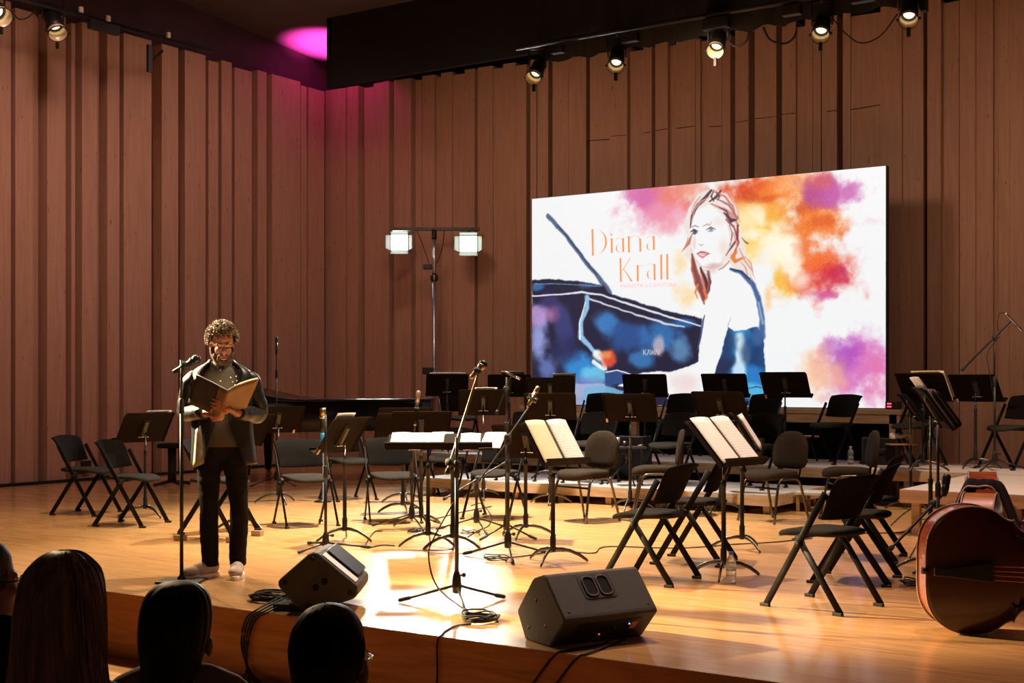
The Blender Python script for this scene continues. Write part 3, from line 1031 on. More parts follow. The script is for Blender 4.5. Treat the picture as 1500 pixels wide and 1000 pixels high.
def glyph_arc(cx, cy, rx, ry, a0, a1, t0, t1, n=14):
    """crescent between two angles, thin at the ends"""
    pts = []
    for i in range(n + 1):
        k = i / n
        a = R_(a0 + (a1 - a0) * k)
        th = t0 + (t1 - t0) * math.sin(PI * k)
        pts.append(((cx + (rx) * math.cos(a), cy - ry * math.sin(a)), (cx + (rx - th) * math.cos(a), cy - (ry - th * 0.35) * math.sin(a))))
    for i in range(n):
        vs = []
        for a, b_ in (pts[i][0], pts[i][1], pts[i + 1][1], pts[i + 1][0]):
            u_, v_ = scr(a, b_)
            vs.append(((u_ - 0.5) * SW, -0.004, v_ * SH))
        LET[0].add(vs, [(0, 1, 2, 3)], False)


# D i a n a
glyph_bar(284, 277, 286, 380, 3.6)
glyph_arc(292, 327, 48, 50, 72, -72, 1.2, 7)
glyph_bar(297, 277, 316, 278, 1.2)
glyph_bar(298, 376, 316, 375, 1.2)
letter_done()
glyph_bar(358, 312, 359, 370, 3.6)
glyph_bar(357, 296, 358, 302, 3.6)
letter_done()
for ax in (390, 508):
    dy = -8 if ax > 450 else 0
    glyph_bar(ax + 12, 312 + dy, ax + 13, 366 + dy, 3.6)
    glyph_arc(ax - 3, 326 + dy, 15, 14, 20, 150, 2.0, 2.5, 8)
    glyph_arc(ax - 2, 352 + dy, 14, 15, 95, 300, 1.2, 5, 12)
    letter_done()
glyph_bar(424, 304, 425, 368, 3.6)
glyph_arc(448, 320, 20, 18, 5, 170, 2.0, 3, 10)
glyph_bar(468, 314, 469, 365, 3.6)
letter_done()
# K r a l l
glyph_bar(392, 389, 394, 481, 3.4)
glyph_bar(431, 388, 400, 436, 1.4)
glyph_bar(404, 430, 436, 479, 1.4, 3.6)
letter_done()
glyph_bar(458, 416, 459, 478, 3.6)
glyph_arc(473, 430, 14, 13, 40, 165, 1.0, 3, 8)
letter_done()
glyph_bar(523, 412, 524, 474, 3.6)
glyph_arc(508, 424, 15, 14, 20, 150, 2.0, 2.5, 8)
glyph_arc(508, 452, 14, 18, 95, 300, 1.2, 5, 12)
letter_done()
glyph_bar(549, 376, 550, 472, 3.6)
letter_done()
glyph_bar(572, 373, 573, 472, 3.6)
letter_done()
tx = bpy.data.curves.new('caption', 'FONT')
tx.body = 'PIANISTA e CANTORA'
tx.size = 1.0
tmp = bpy.data.objects.new('caption', tx)
COL.objects.link(tmp)
dg = bpy.context.evaluated_depsgraph_get()
me = bpy.data.meshes.new_from_object(tmp.evaluated_get(dg))
bpy.data.objects.remove(tmp)
xs_ = [v.co.x for v in me.vertices]
xa, xb = min(xs_), max(xs_)
u0, v0 = scr(392, 504)
u1, v1 = scr(610, 498)
for v in me.vertices:
    k = (v.co.x - xa) / (xb - xa)
    v.co = ((u0 + (u1 - u0) * k - 0.5) * SW, -0.004, (v0 + (v1 - v0) * k) * SH + v.co.y / 0.7 * 0.05)
me.materials.clear()
me.materials.append(M['letter_thin'])
o = bpy.data.objects.new('caption', me)
COL.objects.link(o)
o.parent = t
# ------------------------------------------------------------------ chairs
def pad(cx, w0, w1, d, z, th, nose=0.03, n=36, ex=3.2, m=5):
    """upholstered cushion: x = front; w0 width at the back, w1 at the front"""
    q = MB()
    rings = []
    prof = [(0.90, -th / 2), (0.98, -th * 0.38), (1.0, 0), (0.985, th * 0.3), (0.93, th * 0.46), (0.8, th * 0.52), (0.5, th * 0.55), (0.15, th * 0.5)]
    for s_, h in prof:
        ring = []
        for k in range(n):
            a = 2 * PI * k / n
            c, s2 = math.cos(a), math.sin(a)
            x = math.copysign(abs(c) ** (2 / ex), c)
            y = math.copysign(abs(s2) ** (2 / ex), s2)
            w_ = (w0 + (w1 - w0) * (x + 1) / 2) / 2
            px = x * d / 2 * s_
            ring.append((cx + px, y * w_ * s_, z + h - nose * max(0, x * s_ - 0.3) ** 2 * 2))
        rings.append(ring)
    q.loft(rings)
    return q


def make_folding_chair():
    t = empty('folding_chair', (0, 0, 0))
    pad(0.025, 0.40, 0.44, 0.47, 0.455, 0.035, 0.035).build('seat', M['fabric'], t)
    q = MB()
    rows = []
    for j in range(7):                       # curved back plate, slightly wider at the top
        v = j / 6
        z = 0.535 + 0.265 * v
        x0 = -0.095 - 0.115 * v - (0.02 * max(0, v - 0.7) / 0.3)
        row = []
        for i in range(13):
            u = i / 12 * 2 - 1
            wd = 0.212 + 0.022 * v
            zz = z - (0.02 * u * u if j == 6 else 0) + (0.008 * u * u if j == 0 else 0)
            row.append((x0 - 0.035 * (1 - u * u), u * wd, zz))
        rows.append(row)
    q.grid(rows)
    q.build('backrest', M['plastic'], t, solid=0.016, bevel=0.004)
    for s_ in (-1, 1):
        y = s_ * 0.245
        MB().tube([(0.26, y, 0.012), (0.03, y, 0.40), (-0.145, y, 0.70)], 0.0085, 12, flat=2.6).build('front_leg', M['black_tube'], t)
        MB().tube([(0.055, y * 0.94, 0.44), (-0.235, y * 0.94, 0.012)], 0.0085, 12, flat=2.6).build('rear_leg', M['black_tube'], t)
        for x in (0.255, -0.23):
            MB().box((x + 0.012, y * (1 if x > 0 else 0.94), 0.010), (0.065, 0.026, 0.02)).build('rubber_foot', M['rubber'], t, bevel=0.004)
        MB().lathe([(0.0, -0.024), (0.022, -0.024), (0.024, -0.018), (0.024, 0.018), (0.022, 0.024), (0.0, 0.024)], 14,
                   Matrix.Translation((0.03, y * 0.97, 0.395)) @ Matrix.Rotation(R_(90), 4, 'X')).build('hinge', M['black_tube'], t)
    MB().tube([(0.05, -0.235, 0.425), (0.05, 0.235, 0.425)], 0.009, 8).build('crossbar', M['black_tube'], t)
    return t


def make_padded_chair():
    t = empty('padded_chair', (0, 0, 0))
    pad(0.02, 0.42, 0.48, 0.47, 0.455, 0.075, 0.03, ex=2.8).build('seat', M['fabric_brown'], t)
    q = MB()
    n = 40
    rings = []
    for off, sc in ((0.0, 0.94), (0.012, 1.0), (0.035, 1.0), (0.048, 0.93), (0.052, 0.6), (0.05, 0.2)):
        ring = []
        for k in range(n):
            a = 2 * PI * k / n
            c, s_ = math.cos(a), math.sin(a)
            ex = 2.3 if s_ > 0 else 4.5
            yy = math.copysign(abs(c) ** (2 / ex), c) * 0.222 * sc
            zz = math.copysign(abs(s_) ** (2 / ex), s_) * (0.20 if s_ > 0 else 0.165) * sc
            ring.append((-0.245 - 0.12 * (zz + 0.165) - off * -1 - 0.0 + 0.10 * yy * yy * 4 * 0.5, yy, 0.665 + zz))
        rings.append(ring)
    q.loft(rings)
    q.build('backrest', M['fabric_brown'], t)
    for s_ in (-1, 1):
        y = s_ * 0.225
        MB().tube(curve_pts([(0.235, y * 1.08, 0.0), (0.17, y, 0.33), (0.13, y * 0.98, 0.405), (0.08, y * 0.98, 0.42), (-0.06, y * 0.98, 0.42), (-0.11, y * 0.98, 0.40), (-0.145, y, 0.33), (-0.235, y * 1.08, 0.0)], 4), 0.0125, 10).build('leg_frame', M['dark_chrome'], t)
        MB().tube(curve_pts([(-0.06, s_ * 0.12, 0.41), (-0.2, s_ * 0.12, 0.42), (-0.238, s_ * 0.12, 0.48), (-0.262, s_ * 0.12, 0.66)], 4), 0.006, 8, flat=2.2).build('back_bracket', M['black_tube'], t)
    for x, z in ((0.165, 0.33), (-0.12, 0.395)):
        MB().tube([(x, -0.225, z), (x, 0.225, z)], 0.010, 8).build('crossbar', M['black_tube'], t)
    return t


fold0 = make_folding_chair()
pad0 = make_padded_chair()
used = set()


def chair(kind, px, py, z0, phi, label, group, lift=0.0):
    src = fold0 if kind == 'f' else pad0
    if kind in used:
        o = dup(src)
    else:
        used.add(kind)
        o = src
    p = at(px, py, z0)
    o.location = (p.x, p.y, z0 + lift)
    o.rotation_euler = (0, 0, R_(phi))
    tag(o, label, 'chair', group)
    return o


GA = 'black folding chairs set out for the orchestra'
chair('f', 124, 752, 0, 20, 'black folding chair farthest left, in front of the wall boards', GA)
chair('f', 190, 768, 0, 21, 'black folding chair second from the left, seat nosing toward the first music stand', GA)
blk = chair('f', 318, 788, 0, 20, 'black folding chair raised on small wooden blocks behind the standing man', GA, 0.05)
chair('f', 446, 768, 0, -30, 'black folding chair right of the standing man, broad back toward the piano', GA)
chair('f', 508, 731, 0, -22, 'folding chair with bright seat behind the music stand that has a white slip', GA)
chair('f', 574, 763, 0, -42, 'folding chair left of the flat stand with scores, behind thin steel legs', GA)
chair('f', 655, 726, 0, -80, 'folding chair with lit seat showing just beyond the flat stand with scores', GA)
chair('f', 727, 758, 0, -80, 'folding chair with grey seat right of the flat stand, among boom microphones', GA)
chair('f', 957, 850, 0, 183, 'black folding chair behind the large floor monitor, facing left', GA)
chair('f', 1022, 823, 0, 192, 'black folding chair partly behind the tilted stand with open score at centre right', GA)
chair('f', 1210, 888, 0, 169, 'nearest black folding chair at right, alone in front of two nested ones', GA)
chair('f', 1258, 850, 0, 189, 'black folding chair at right, middle of the three lined up', GA)
chair('f', 1273, 818, 0, 189, 'black folding chair at right, hindmost of the three lined up', GA)
GL = 'folding chairs on the low riser'
chair('f', 768, 702, 0.2, -80, 'folding chair on the low riser behind the gold boom microphone', GL)
chair('f', 868, 706, 0.2, -86, 'folding chair on the low riser behind the round-backed padded chair', GL)
chair('f', 985, 710, 0.2, -95, 'folding chair on the low riser behind the accessory tray', GL)
chair('f', 1108, 714, 0.2, -100, 'folding chair on the low riser just behind the dark padded chair at right', GL)
GU = 'folding chairs on the back riser'
chair('f', 672, 659, 0.4, -35, 'folding chair with white lit seat on the back riser below the floodlight stand', GU)
chair('f', 873, 664, 0.4, -86, 'folding chair on the back riser in front of the painted piano', GU)
chair('f', 990, 668, 0.4, -95, 'folding chair on the back riser in front of the painted pianist', GU)
chair('f', 1110, 672, 0.4, -100, 'folding chair on the back riser in front of the painted blue dress', GU)
chair('f', 1221, 678, 0.4, -112, 'folding chair on the back riser in front of the pink patch of the screen', GU)
chair('f', 1342, 681, 0.4, -115, 'folding chair on the back riser just right of the screen edge', GU)
chair('f', 1484, 686, 0.4, -120, 'folding chair on the back riser at the right edge of the picture', GU)
GP = 'padded chairs with rounded backs'
chair('p', 857, 762, 0, -104, 'round-backed padded chair at centre, right of the open score', GP)
chair('p', 962, 753, 0, -150, 'round-backed padded chair seen from the side behind the front folding chair', GP)
chair('p', 1133, 763, 0, -112, 'dark round-backed padded chair in front of the step at the riser corner', GP)
chair('p', 1243, 757, 0, -150, 'round-backed padded chair behind the three folding chairs at right', GP)

# wooden blocks under the raised chair
bx = blk.location
for i, (lx, ly, nm) in enumerate(((0.262, 0.245, 'front far'), (0.262, -0.245, 'front near'), (-0.225, 0.23, 'rear far'), (-0.225, -0.23, 'rear near'))):
    v = Matrix.Rotation(R_(20), 3, 'Z') @ Vector((lx, ly, 0))
    o = MB().box((0, 0, 0.025), (0.085, 0.08, 0.05)).build('wooden_block', M['block'], bevel=0.004)
    o.location = (bx.x + v.x, bx.y + v.y, 0)
    o.rotation_euler = (0, 0, R_(20))
    tag(o, 'small wooden block under the ' + nm + ' foot of the raised folding chair', 'block', 'blocks under the raised chair')


# ------------------------------------------------------------------ music stands
def make_stand():
    t = empty('music_stand', (0, 0, 0))
    for k in range(3):
        a = R_(90 + 120 * k)
        c, s_ = math.cos(a), math.sin(a)
        MB().tube([(r * c, r * s_, z) for r, z in ((0.0, 0.105), (0.06, 0.103), (0.13, 0.088), (0.20, 0.056), (0.25, 0.022), (0.265, 0.008))], [0.0105, 0.0105, 0.0095, 0.009, 0.008, 0.0065], 8, flat=1.4).build('leg', M['dark_chrome'], t)
    MB().lathe([(0.020, 0.085), (0.022, 0.09), (0.022, 0.19), (0.0165, 0.2), (0.0155, 0.62), (0.018, 0.625), (0.018, 0.66), (0.012, 0.665)], 14).build('pole', M['black_metal'], t)
    MB().lathe([(0.0095, 0.0), (0.0095, 1.0)], 12).build('inner_pole', M['dark_chrome'], t)
    d = MB()
    W, H_ = 0.285, 0.36
    vs, rows = [], []
    for j, (z, y) in enumerate(((0.0, 0.0), (0.05, 0.0), (0.30, 0.0), (0.335, 0.003), (0.36, 0.014))):
        rows.append([(-W * (1.0 if j < 4 else 0.99), y + 0.016, z), (-W + 0.02, y, z), (-0.06, y, z), (0.06, y, z), (W - 0.02, y, z), (W * (1.0 if j < 4 else 0.99), y + 0.016, z)])
    d.grid(rows)
    d.sm = [False] * len(d.sm)
    dk = d.build('desk', M['desk'], t, solid=0.004)
    MB().box((0, -0.028, -0.002), (2 * W, 0.056, 0.004)).box((0, -0.056, 0.008), (2 * W, 0.003, 0.022)).build('ledge', M['desk'], dk)
    MB().add([(-0.034, 0.004, 0.06), (0.034, 0.004, 0.06), (0.034, 0.004, 0.28), (-0.034, 0.004, 0.28), (-0.022, 0.034, 0.09), (0.022, 0.034, 0.09), (0.022, 0.024, 0.25), (-0.022, 0.024, 0.25)],
             [(0, 1, 2, 3), (7, 6, 5, 4), (0, 4, 5, 1), (1, 5, 6, 2), (2, 6, 7, 3), (3, 7, 4, 0)], False).build('bracket', M['black_metal'], dk, bevel=0.005)
    kb = MB()
    kb.tube([(-0.045, 0.04, 0.09), (0.045, 0.04, 0.09)], 0.005, 8)
    kb.ball((0.05, 0.04, 0.09), 0.009, 8, 6).ball((-0.05, 0.04, 0.09), 0.009, 8, 6)
    kb.build('clamp_knob', M['chrome'], dk)
    return t


stand0 = make_stand()
GS = 'black orchestral music stands'


def stand(px, py, z0, dx, dy, label, phi=None, tilt=33, wide=1.0, tall=1.0, side=0.0):
    """base seen at (px, py) on level z0; desk centre seen at height dy"""
    o = stand0 if 's' not in used else dup(stand0)
    used.add('s')
    p = at(px, py, z0)
    depth = FOC * (EYE - z0) / (py - HOR)
    zc = EYE - (dy - HOR) / FOC * depth - z0        # desk centre above the base
    v = CONDUCTOR - p
    if phi is None:
        phi = math.degrees(math.atan2(v.y, v.x))
    o.location = (p.x, p.y, z0)
    o.rotation_euler = (0, 0, R_(phi - 90))
    dk, ip = part(o, 'desk'), part(o, 'inner_pole')
    tl = R_(tilt)
    ip.location = (0, 0, 0.55)
    dk.rotation_euler = (-tl, 0, R_(0))
    # the bracket bottom sits on the pole
    off = Matrix.Rotation(-tl, 3, 'X') @ Vector((0, 0.03, 0.17 * tall))
    dk.location = (side, -off.y, zc - off.z)
    dk.scale = (wide, 1, tall)
    jx = Matrix.Rotation(-tl, 3, 'X') @ Vector((0, 0.03, 0.13 * tall))
    ip.scale = (1, 1, max(0.05, zc - off.z + jx.z - 0.55))
    tag(o, label, 'music stand', GS)
    return o


S = {}
S[1] = stand(213, 757, 0, 215, 629, 'music stand farthest left, tilted plate beside two folding chairs')
S['2b'] = stand(358, 776, 0, 370, 634, 'music stand just behind the right arm of the standing man')
S[2] = stand(408, 737, 0, 412, 617, 'wide music stand before the piano with a pale clip at its corner')
S[3] = stand(505, 792, 0, 511, 640, 'music stand with white slip of paper at left, behind the small monitor', phi=8)
S['A'] = stand(592, 737, 0, 592, 619, 'music stand under the tail of the piano', wide=1.05)
S['B'] = stand(590, 752, 0, 592, 629, 'dark music stand in front of the one under the piano tail')
S['5b'] = stand(617, 772, 0, 631, 632, 'music stand directly behind the flat stand with scores', tilt=15)
F1_ = stand(627, 799, 0, 610, 651, 'left of the two flat laid music stands with scores', phi=124, tilt=70, wide=0.82, side=-0.105)
F2_ = stand(663, 803, 0, 680, 651, 'right of the two flat laid music stands with scores', phi=124, tilt=70, wide=0.70, side=0.125)
S[6] = stand(655, 662, 0.4, 652, 566, 'music stand on the back riser right under the floodlight pole')
S[7] = stand(708, 731, 0, 706, 592, 'music stand before the riser between two boom microphones')
S[8] = stand(746, 664, 0.4, 746, 567, 'music stand on the back riser at the left edge of the screen')
S[12] = stand(806, 703, 0.2, 820, 574, 'music stand with folder on the low riser before the painted piano')
S[11] = stand(806, 738, 0, 819, 598, 'music stand behind the open score, below the stand with folder')
S[13] = stand(923, 746, 0, 923, 600, 'music stand in front of the accessory tray, tan clip on its edge')
S[14] = stand(945, 667, 0.4, 938, 567, 'music stand on the back riser below the painted fallboard')
S[16] = stand(1062, 671, 0.4, 1053, 567, 'music stand on the back riser below the painted arm')
S[15] = stand(1055, 751, 0, 1047, 597, 'music stand at centre right behind the tall open score')
S[19] = stand(1150, 678, 0.4, 1163, 566, 'music stand on the back riser silhouetted on the screen between dress and pink')
S[20] = stand(1352, 690, 0.4, 1334, 570, 'music stand on the back riser just right of the screen')
S[22] = stand(1429, 686, 0.4, 1430, 571, 'music stand on the back riser behind the tall pencil microphone')
S['10b'] = stand(770, 787, 0, 764, 650, 'dark music stand in the shade left of the yellowish open score', phi=-75)
S[10] = stand(810, 824, 0, 809, 653, 'tilted music stand holding the yellowish open score at centre', phi=163, tilt=38, wide=0.75, tall=1.12)
S[17] = stand(1060, 845, 0, 1040, 653, 'tilted music stand holding the tall open score right of centre', phi=168, tilt=44, wide=0.85, tall=1.2)
S[18] = stand(1087, 805, 0, 1094, 636, 'music stand seen edge-on with a thick open part', phi=206, tilt=32, wide=0.85)
S['P'] = stand(1334, 746, 0, 1350, 600, 'slim music stand behind the one loaded with parts', phi=208, tilt=35, wide=0.75)
S['Q'] = stand(1363, 838, 0, 1366, 602, 'edge-on music stand loaded with dark folders near the basses', phi=205, tilt=35, wide=0.85)


# sheets lying on the desks (each its own thing, leaning on its desk)
def on_desk(st_, name, build, label, cat, group=None, lift=0.006):
    dk = part(st_, 'desk')
    bpy.context.view_layer.update()
    m4 = st_.matrix_basis @ Matrix.LocRotScale(dk.location, dk.rotation_euler, None)
    sc = dk.scale
    o = build(sc)
    o.matrix_world = m4 @ Matrix.Translation((0, -lift, 0))
    o.name = name
    tag(o, label, cat, group)
    return o


stf, nt, bs = new_mat('printed_page')
N, L = nt.nodes, nt.links
tc = N.new('ShaderNodeTexCoord')
sx = N.new('ShaderNodeSeparateXYZ')
L.new(tc.outputs['Object'], sx.inputs[0])
w1 = N.new('ShaderNodeTexWave')
w1.bands_direction = 'Z'
w1.inputs['Scale'].default_value = 14.0
w1.inputs['Distortion'].default_value = 0.0
L.new(tc.outputs['Object'], w1.inputs['Vector'])
n1 = N.new('ShaderNodeTexNoise')
n1.inputs['Scale'].default_value = 160
L.new(tc.outputs['Object'], n1.inputs['Vector'])
ml = N.new('ShaderNodeMath')
ml.operation = 'MULTIPLY'
L.new(w1.outputs['Fac'], ml.inputs[0])
L.new(n1.outputs['Fac'], ml.inputs[1])
rp = N.new('ShaderNodeValToRGB')
rp.color_ramp.elements[0].position = 0.40
rp.color_ramp.elements[1].position = 0.60
rp.color_ramp.elements[0].color = (0.82, 0.79, 0.73, 1)
rp.color_ramp.elements[1].color = (0.50, 0.47, 0.42, 1)
L.new(ml.outputs[0], rp.inputs[0])
L.new(rp.outputs[0], bs.inputs['Base Color'])
bs.inputs['Roughness'].default_value = 0.8
M['printed'] = stf


def leaf(x0, x1, h, bow=0.012, th=0.003, z0=0.0, dx=0.0):
    q = MB()
    rows = []
    for j in range(9):
        z = z0 + h * j / 8
        rows.append([(x0 + (x1 - x0) * i / 8 + dx * j / 8, -0.004 - bow * math.sin(PI * i / 8) - 0.010 * (j / 8) ** 2 * 0, z) for i in range(9)])
    q.grid(rows)
    return q


def open_score(left_w, right_w, h, lm, rm, gutter=0.012):
    def f(sc):
        t = empty('open_score', (0, 0, 0))
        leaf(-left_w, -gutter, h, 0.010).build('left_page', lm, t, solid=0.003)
        leaf(gutter, right_w, h, 0.014).build('right_page', rm, t, solid=0.004)
        MB().box((0, 0.001, h / 2), (gutter * 2.6, 0.003, h)).build('spine', M['cover'], t)
        return t
    return f


on_desk(S[10], 'open_score', open_score(0.195, 0.20, 0.395, M['cream'], M['printed']), 'open score with a yellow left page on the tilted stand at centre', 'score', 'open scores on stands', 0.01)  # left page: its warm-lit tone is put into the paper colour
on_desk(S[17], 'open_score', open_score(0.215, 0.215, 0.43, M['paper'], M['printed']), 'tall open white score on the stand right of centre', 'score', 'open scores on stands', 0.01)


def thick_part(h, w_, m_, th):
    def f(sc):
        t = empty('open_score', (0, 0, 0))
        q = leaf(-w_, -0.006, h, 0.02)
        q.build('left_page', M['paper'], t, solid=th * 0.5)
        q = leaf(0.006, w_, h, 0.03)
        q.build('right_page', m_, t, solid=th * 0.6)
        MB().box((0, 0.0, h / 2), (0.03, 0.004, h)).build('spine', M['cover'], t)
        return t
    return f


on_desk(S[18], 'open_score', thick_part(0.31, 0.215, M['printed'], 0.022), 'thick open part with white edges on the edge-on stand', 'score', 'open scores on stands', 0.02)


def folder_pile(sc):
    t = empty('folder_pile', (0, 0, 0))
    return t


for i, (dx, h, th, off, m_, lab) in enumerate(((0.0, 0.43, 0.008, 0.010, M['paper'], 'white sheet lying against the edge-on stand near the basses'),
                                              (0.01, 0.31, 0.016, 0.024, M['cover'], 'dark folder next to the white sheet on the edge-on stand'),
                                              (-0.005, 0.30, 0.014, 0.044, M['cover'], 'dark folder in the middle of the pile on the edge-on stand'),
                                              (0.008, 0.27, 0.012, 0.062, M['black_cloth'], 'outermost dark folder on the edge-on stand near the basses'))):
    def f(sc, dx=dx, h=h, th=th, m_=m_):
        q = leaf(-0.2 + dx, 0.2 + dx, h, 0.004)
        return q.build('folder', m_, None, solid=th)
    on_desk(S['Q'], 'sheet' if i == 0 else 'folder', f, lab, 'sheet' if i == 0 else 'folder', 'folders piled on the edge-on stand', off)


def loose(x0, x1, h, z0, dx, m_, th=0.002):
    return lambda sc: leaf(x0, x1, h, 0.004, z0=z0, dx=dx).build('sheet', m_, None, solid=th)


GF = 'loose sheets on the flat stands'
on_desk(F1_, 'sheet', loose(-0.20, -0.03, 0.31, 0.02, 0.0, M['paper']), 'white sheet at the left end of the flat stands', 'sheet', GF, 0.006)
on_desk(F1_, 'sheet', loose(-0.045, 0.15, 0.30, 0.01, 0.0, M['paper']), 'cream-lit sheet in the middle of the left flat stand', 'sheet', GF, 0.010)
on_desk(F1_, 'sheet', loose(0.13, 0.31, 0.30, 0.02, 0.0, M['cream']), 'cream sheet where the two flat stands meet', 'sheet', GF, 0.014)
on_desk(F2_, 'sheet', loose(-0.06, 0.10, 0.30, 0.01, 0.0, M['paper']), 'white sheet on the right flat stand under the boom', 'sheet', GF, 0.006)
on_desk(F2_, 'sheet', loose(0.09, 0.26, 0.33, -0.01, 0.05, M['paper']), 'white sheet hanging over the right end of the flat stands', 'sheet', GF, 0.010)
on_desk(S[3], 'sheet', loose(-0.33, -0.16, 0.31, 0.0, 0.02, M['paper']), 'white slip poking out at the left of the stand behind the small monitor', 'sheet', 'parts left on the stands', 0.006)
on_desk(S[3], 'sheet', loose(-0.05, 0.22, 0.385, 0.0, 0.0, M['paper']), 'greyish sheets peeping above the stand behind the small monitor', 'sheet', 'parts left on the stands', 0.012)
on_desk(S[12], 'folder', loose(-0.28, -0.02, 0.39, 0.0, -0.02, M['cover'], 0.02), 'dark folder on the stand before the painted piano', 'folder', 'parts left on the stands', 0.02)
on_desk(S[6], 'sheet', loose(-0.24, 0.24, 0.368, 0.0, 0.0, M['paper'], 0.004), 'pale sheets topping the stand under the floodlight pole', 'sheet', 'parts left on the stands', 0.008)
on_desk(S[7], 'sheet', loose(-0.16, 0.12, 0.372, 0.0, 0.0, M['paper'], 0.004), 'pale sheet topping the stand between two boom microphones', 'sheet', 'parts left on the stands', 0.008)
on_desk(S[1], 'sheet', loose(-0.26, 0.03, 0.368, 0.0, 0.0, M['paper'], 0.003), 'pale sheet just topping the leftmost stand', 'sheet', 'parts left on the stands', 0.008)
on_desk(S[20], 'sheet', loose(-0.28, 0.1, 0.372, 0.0, 0.0, M['cream'], 0.006), 'cream sheet topping the stand right of the screen', 'sheet', 'parts left on the stands', 0.008)
on_desk(S[8], 'folder', loose(-0.2, 0.1, 0.39, 0.0, 0.0, M['cover'], 0.01), 'dark folder rising above the stand at the left edge of the screen', 'folder', 'parts left on the stands', 0.01)

# clothes-peg style clips at desk corners
for key, x, lab in ((2, -0.21, 'pale clip on the wide stand before the piano'), (13, 0.275, 'tan clip at the lower corner of the stand by the accessory tray'),
                    (3, 0.25, 'gold clip at the lower right of the stand behind the small monitor'), (19, 0.27, 'tan clip on the stand silhouetted on the screen'),
                    (22, 0.27, 'tan clip on the stand behind the tall pencil microphone')):
    def f(sc, x=x):
        q = MB()
        xx = x * sc[0]
        q.box((xx, 0.012, 0.02), (0.022, 0.012, 0.05)).box((xx, -0.006, 0.02), (0.02, 0.008, 0.05))
        return q.build('page_clip', M['tan_clip'], None, bevel=0.003)
    if 'tan_clip' not in M:
        M['tan_clip'] = mat('tan_clip', (0.62, 0.40, 0.20), 0.5, 0, 0.1, 20)
    on_desk(S[key], 'page_clip', f, lab, 'clip', 'page clips on the stands', 0.0)
# ------------------------------------------------------------------ microphones and their stands
GM = 'microphone stands'


def tripod(base, h, label, leg_r=0.33, yaw=0.0, z0=None, upper=None, base_type='tripod', thin=1.0, hub_z=0.12, matl=None):
    """a microphone stand with hub, legs, tube and clutch; returns the Empty"""
    matl = matl or M['black_metal']
    t = empty('microphone_stand', base, yaw, label, 'microphone stand', GM)
    if base_type == 'tripod':
        for k in range(3):
            a = R_(120 * k)
            c, s_ = math.cos(a), math.sin(a)
            lg = MB().tube([(0.02 * c, 0.02 * s_, hub_z), (leg_r * c, leg_r * s_, 0.016)], 0.008 * thin, 8).build('leg', matl, t)
            MB().tube([((leg_r - 0.05) * c, (leg_r - 0.05) * s_, 0.016 + (hub_z - 0.016) * 0.05 / leg_r), ((leg_r + 0.012) * c, (leg_r + 0.012) * s_, 0.015)], 0.0125 * thin, 8, round_end=True).build('rubber_foot', M['rubber'], lg)
        MB().lathe([(0.012, hub_z - 0.045), (0.026, hub_z - 0.04), (0.03, hub_z), (0.026, hub_z + 0.05), (0.016, hub_z + 0.085), (0.012, hub_z + 0.09)], 14).build('hub', matl, t)
        kn = MB().tube([(0.02, 0, hub_z + 0.06), (0.05, 0, hub_z + 0.06)], 0.006, 8)
        kn.ball((0.055, 0, hub_z + 0.06), 0.014, 8, 6)
        kn.build('knob', M['rubber'], t)
    elif base_type == 'plate':
        MB().box((0, 0, 0.008), (0.30, 0.22, 0.016)).lathe([(0.03, 0.016), (0.028, 0.03), (0.014, 0.05)], 14).build('base_plate', M['black_metal'], t, bevel=0.006)
    else:
        MB().lathe([(0.0, 0.0), (0.13, 0.0), (0.13, 0.012), (0.11, 0.022), (0.03, 0.03), (0.016, 0.05)], 24).build('base_plate', M['black_metal'], t)
    mid = upper or h * 0.62
    lo = hub_z + 0.02 if base_type == 'tripod' else 0.03
    MB().tube([(0, 0, lo), (0, 0, mid)], 0.0125 * thin, 12).build('pole', matl, t)
    if mid < h - 0.02:
        MB().lathe([(0.015, mid - 0.05), (0.019, mid - 0.045), (0.019, mid + 0.04), (0.012, mid + 0.055)], 12).build('clutch', M['rubber'], t)
        MB().tube([(0, 0, mid), (0, 0, h)], 0.0095 * thin, 12).build('inner_pole', matl, t)
    return t


def boom(t, a, b_, r=0.008, matl=None, world=True):
    """boom tube between two places, on the stand t"""
    inv = Matrix.LocRotScale(t.location, t.rotation_euler, None).inverted()
    a, b_ = inv @ Vector(a), inv @ Vector(b_)
    matl = matl or M['black_metal']
    d = (b_ - a).normalized()
    bm = MB().tube([a, b_], r, 10, round_end=True).build('boom', matl, t)
    z = None
    # clutch where the boom passes the pole
    k = min(max((-a).dot(d) if False else ((Vector((0, 0, a.z)) - a).dot(Vector((d.x, d.y, 0))) / max(1e-6, d.x * d.x + d.y * d.y)), 0), (b_ - a).length)
    c = a + d * k
    MB().lathe([(0.0, -0.022), (0.022, -0.022), (0.026, -0.012), (0.026, 0.012), (0.022, 0.022), (0.0, 0.022)], 14, Matrix.Translation(c) @ d.cross(Vector((0, 0, 1))).to_track_quat('Z', 'Y').to_matrix().to_4x4()).build('boom_clutch', M['rubber'], t)
    MB().tube([a, a + d * 0.035], r * 1.7, 10).build('counterweight', M['rubber'], t)
    return bm


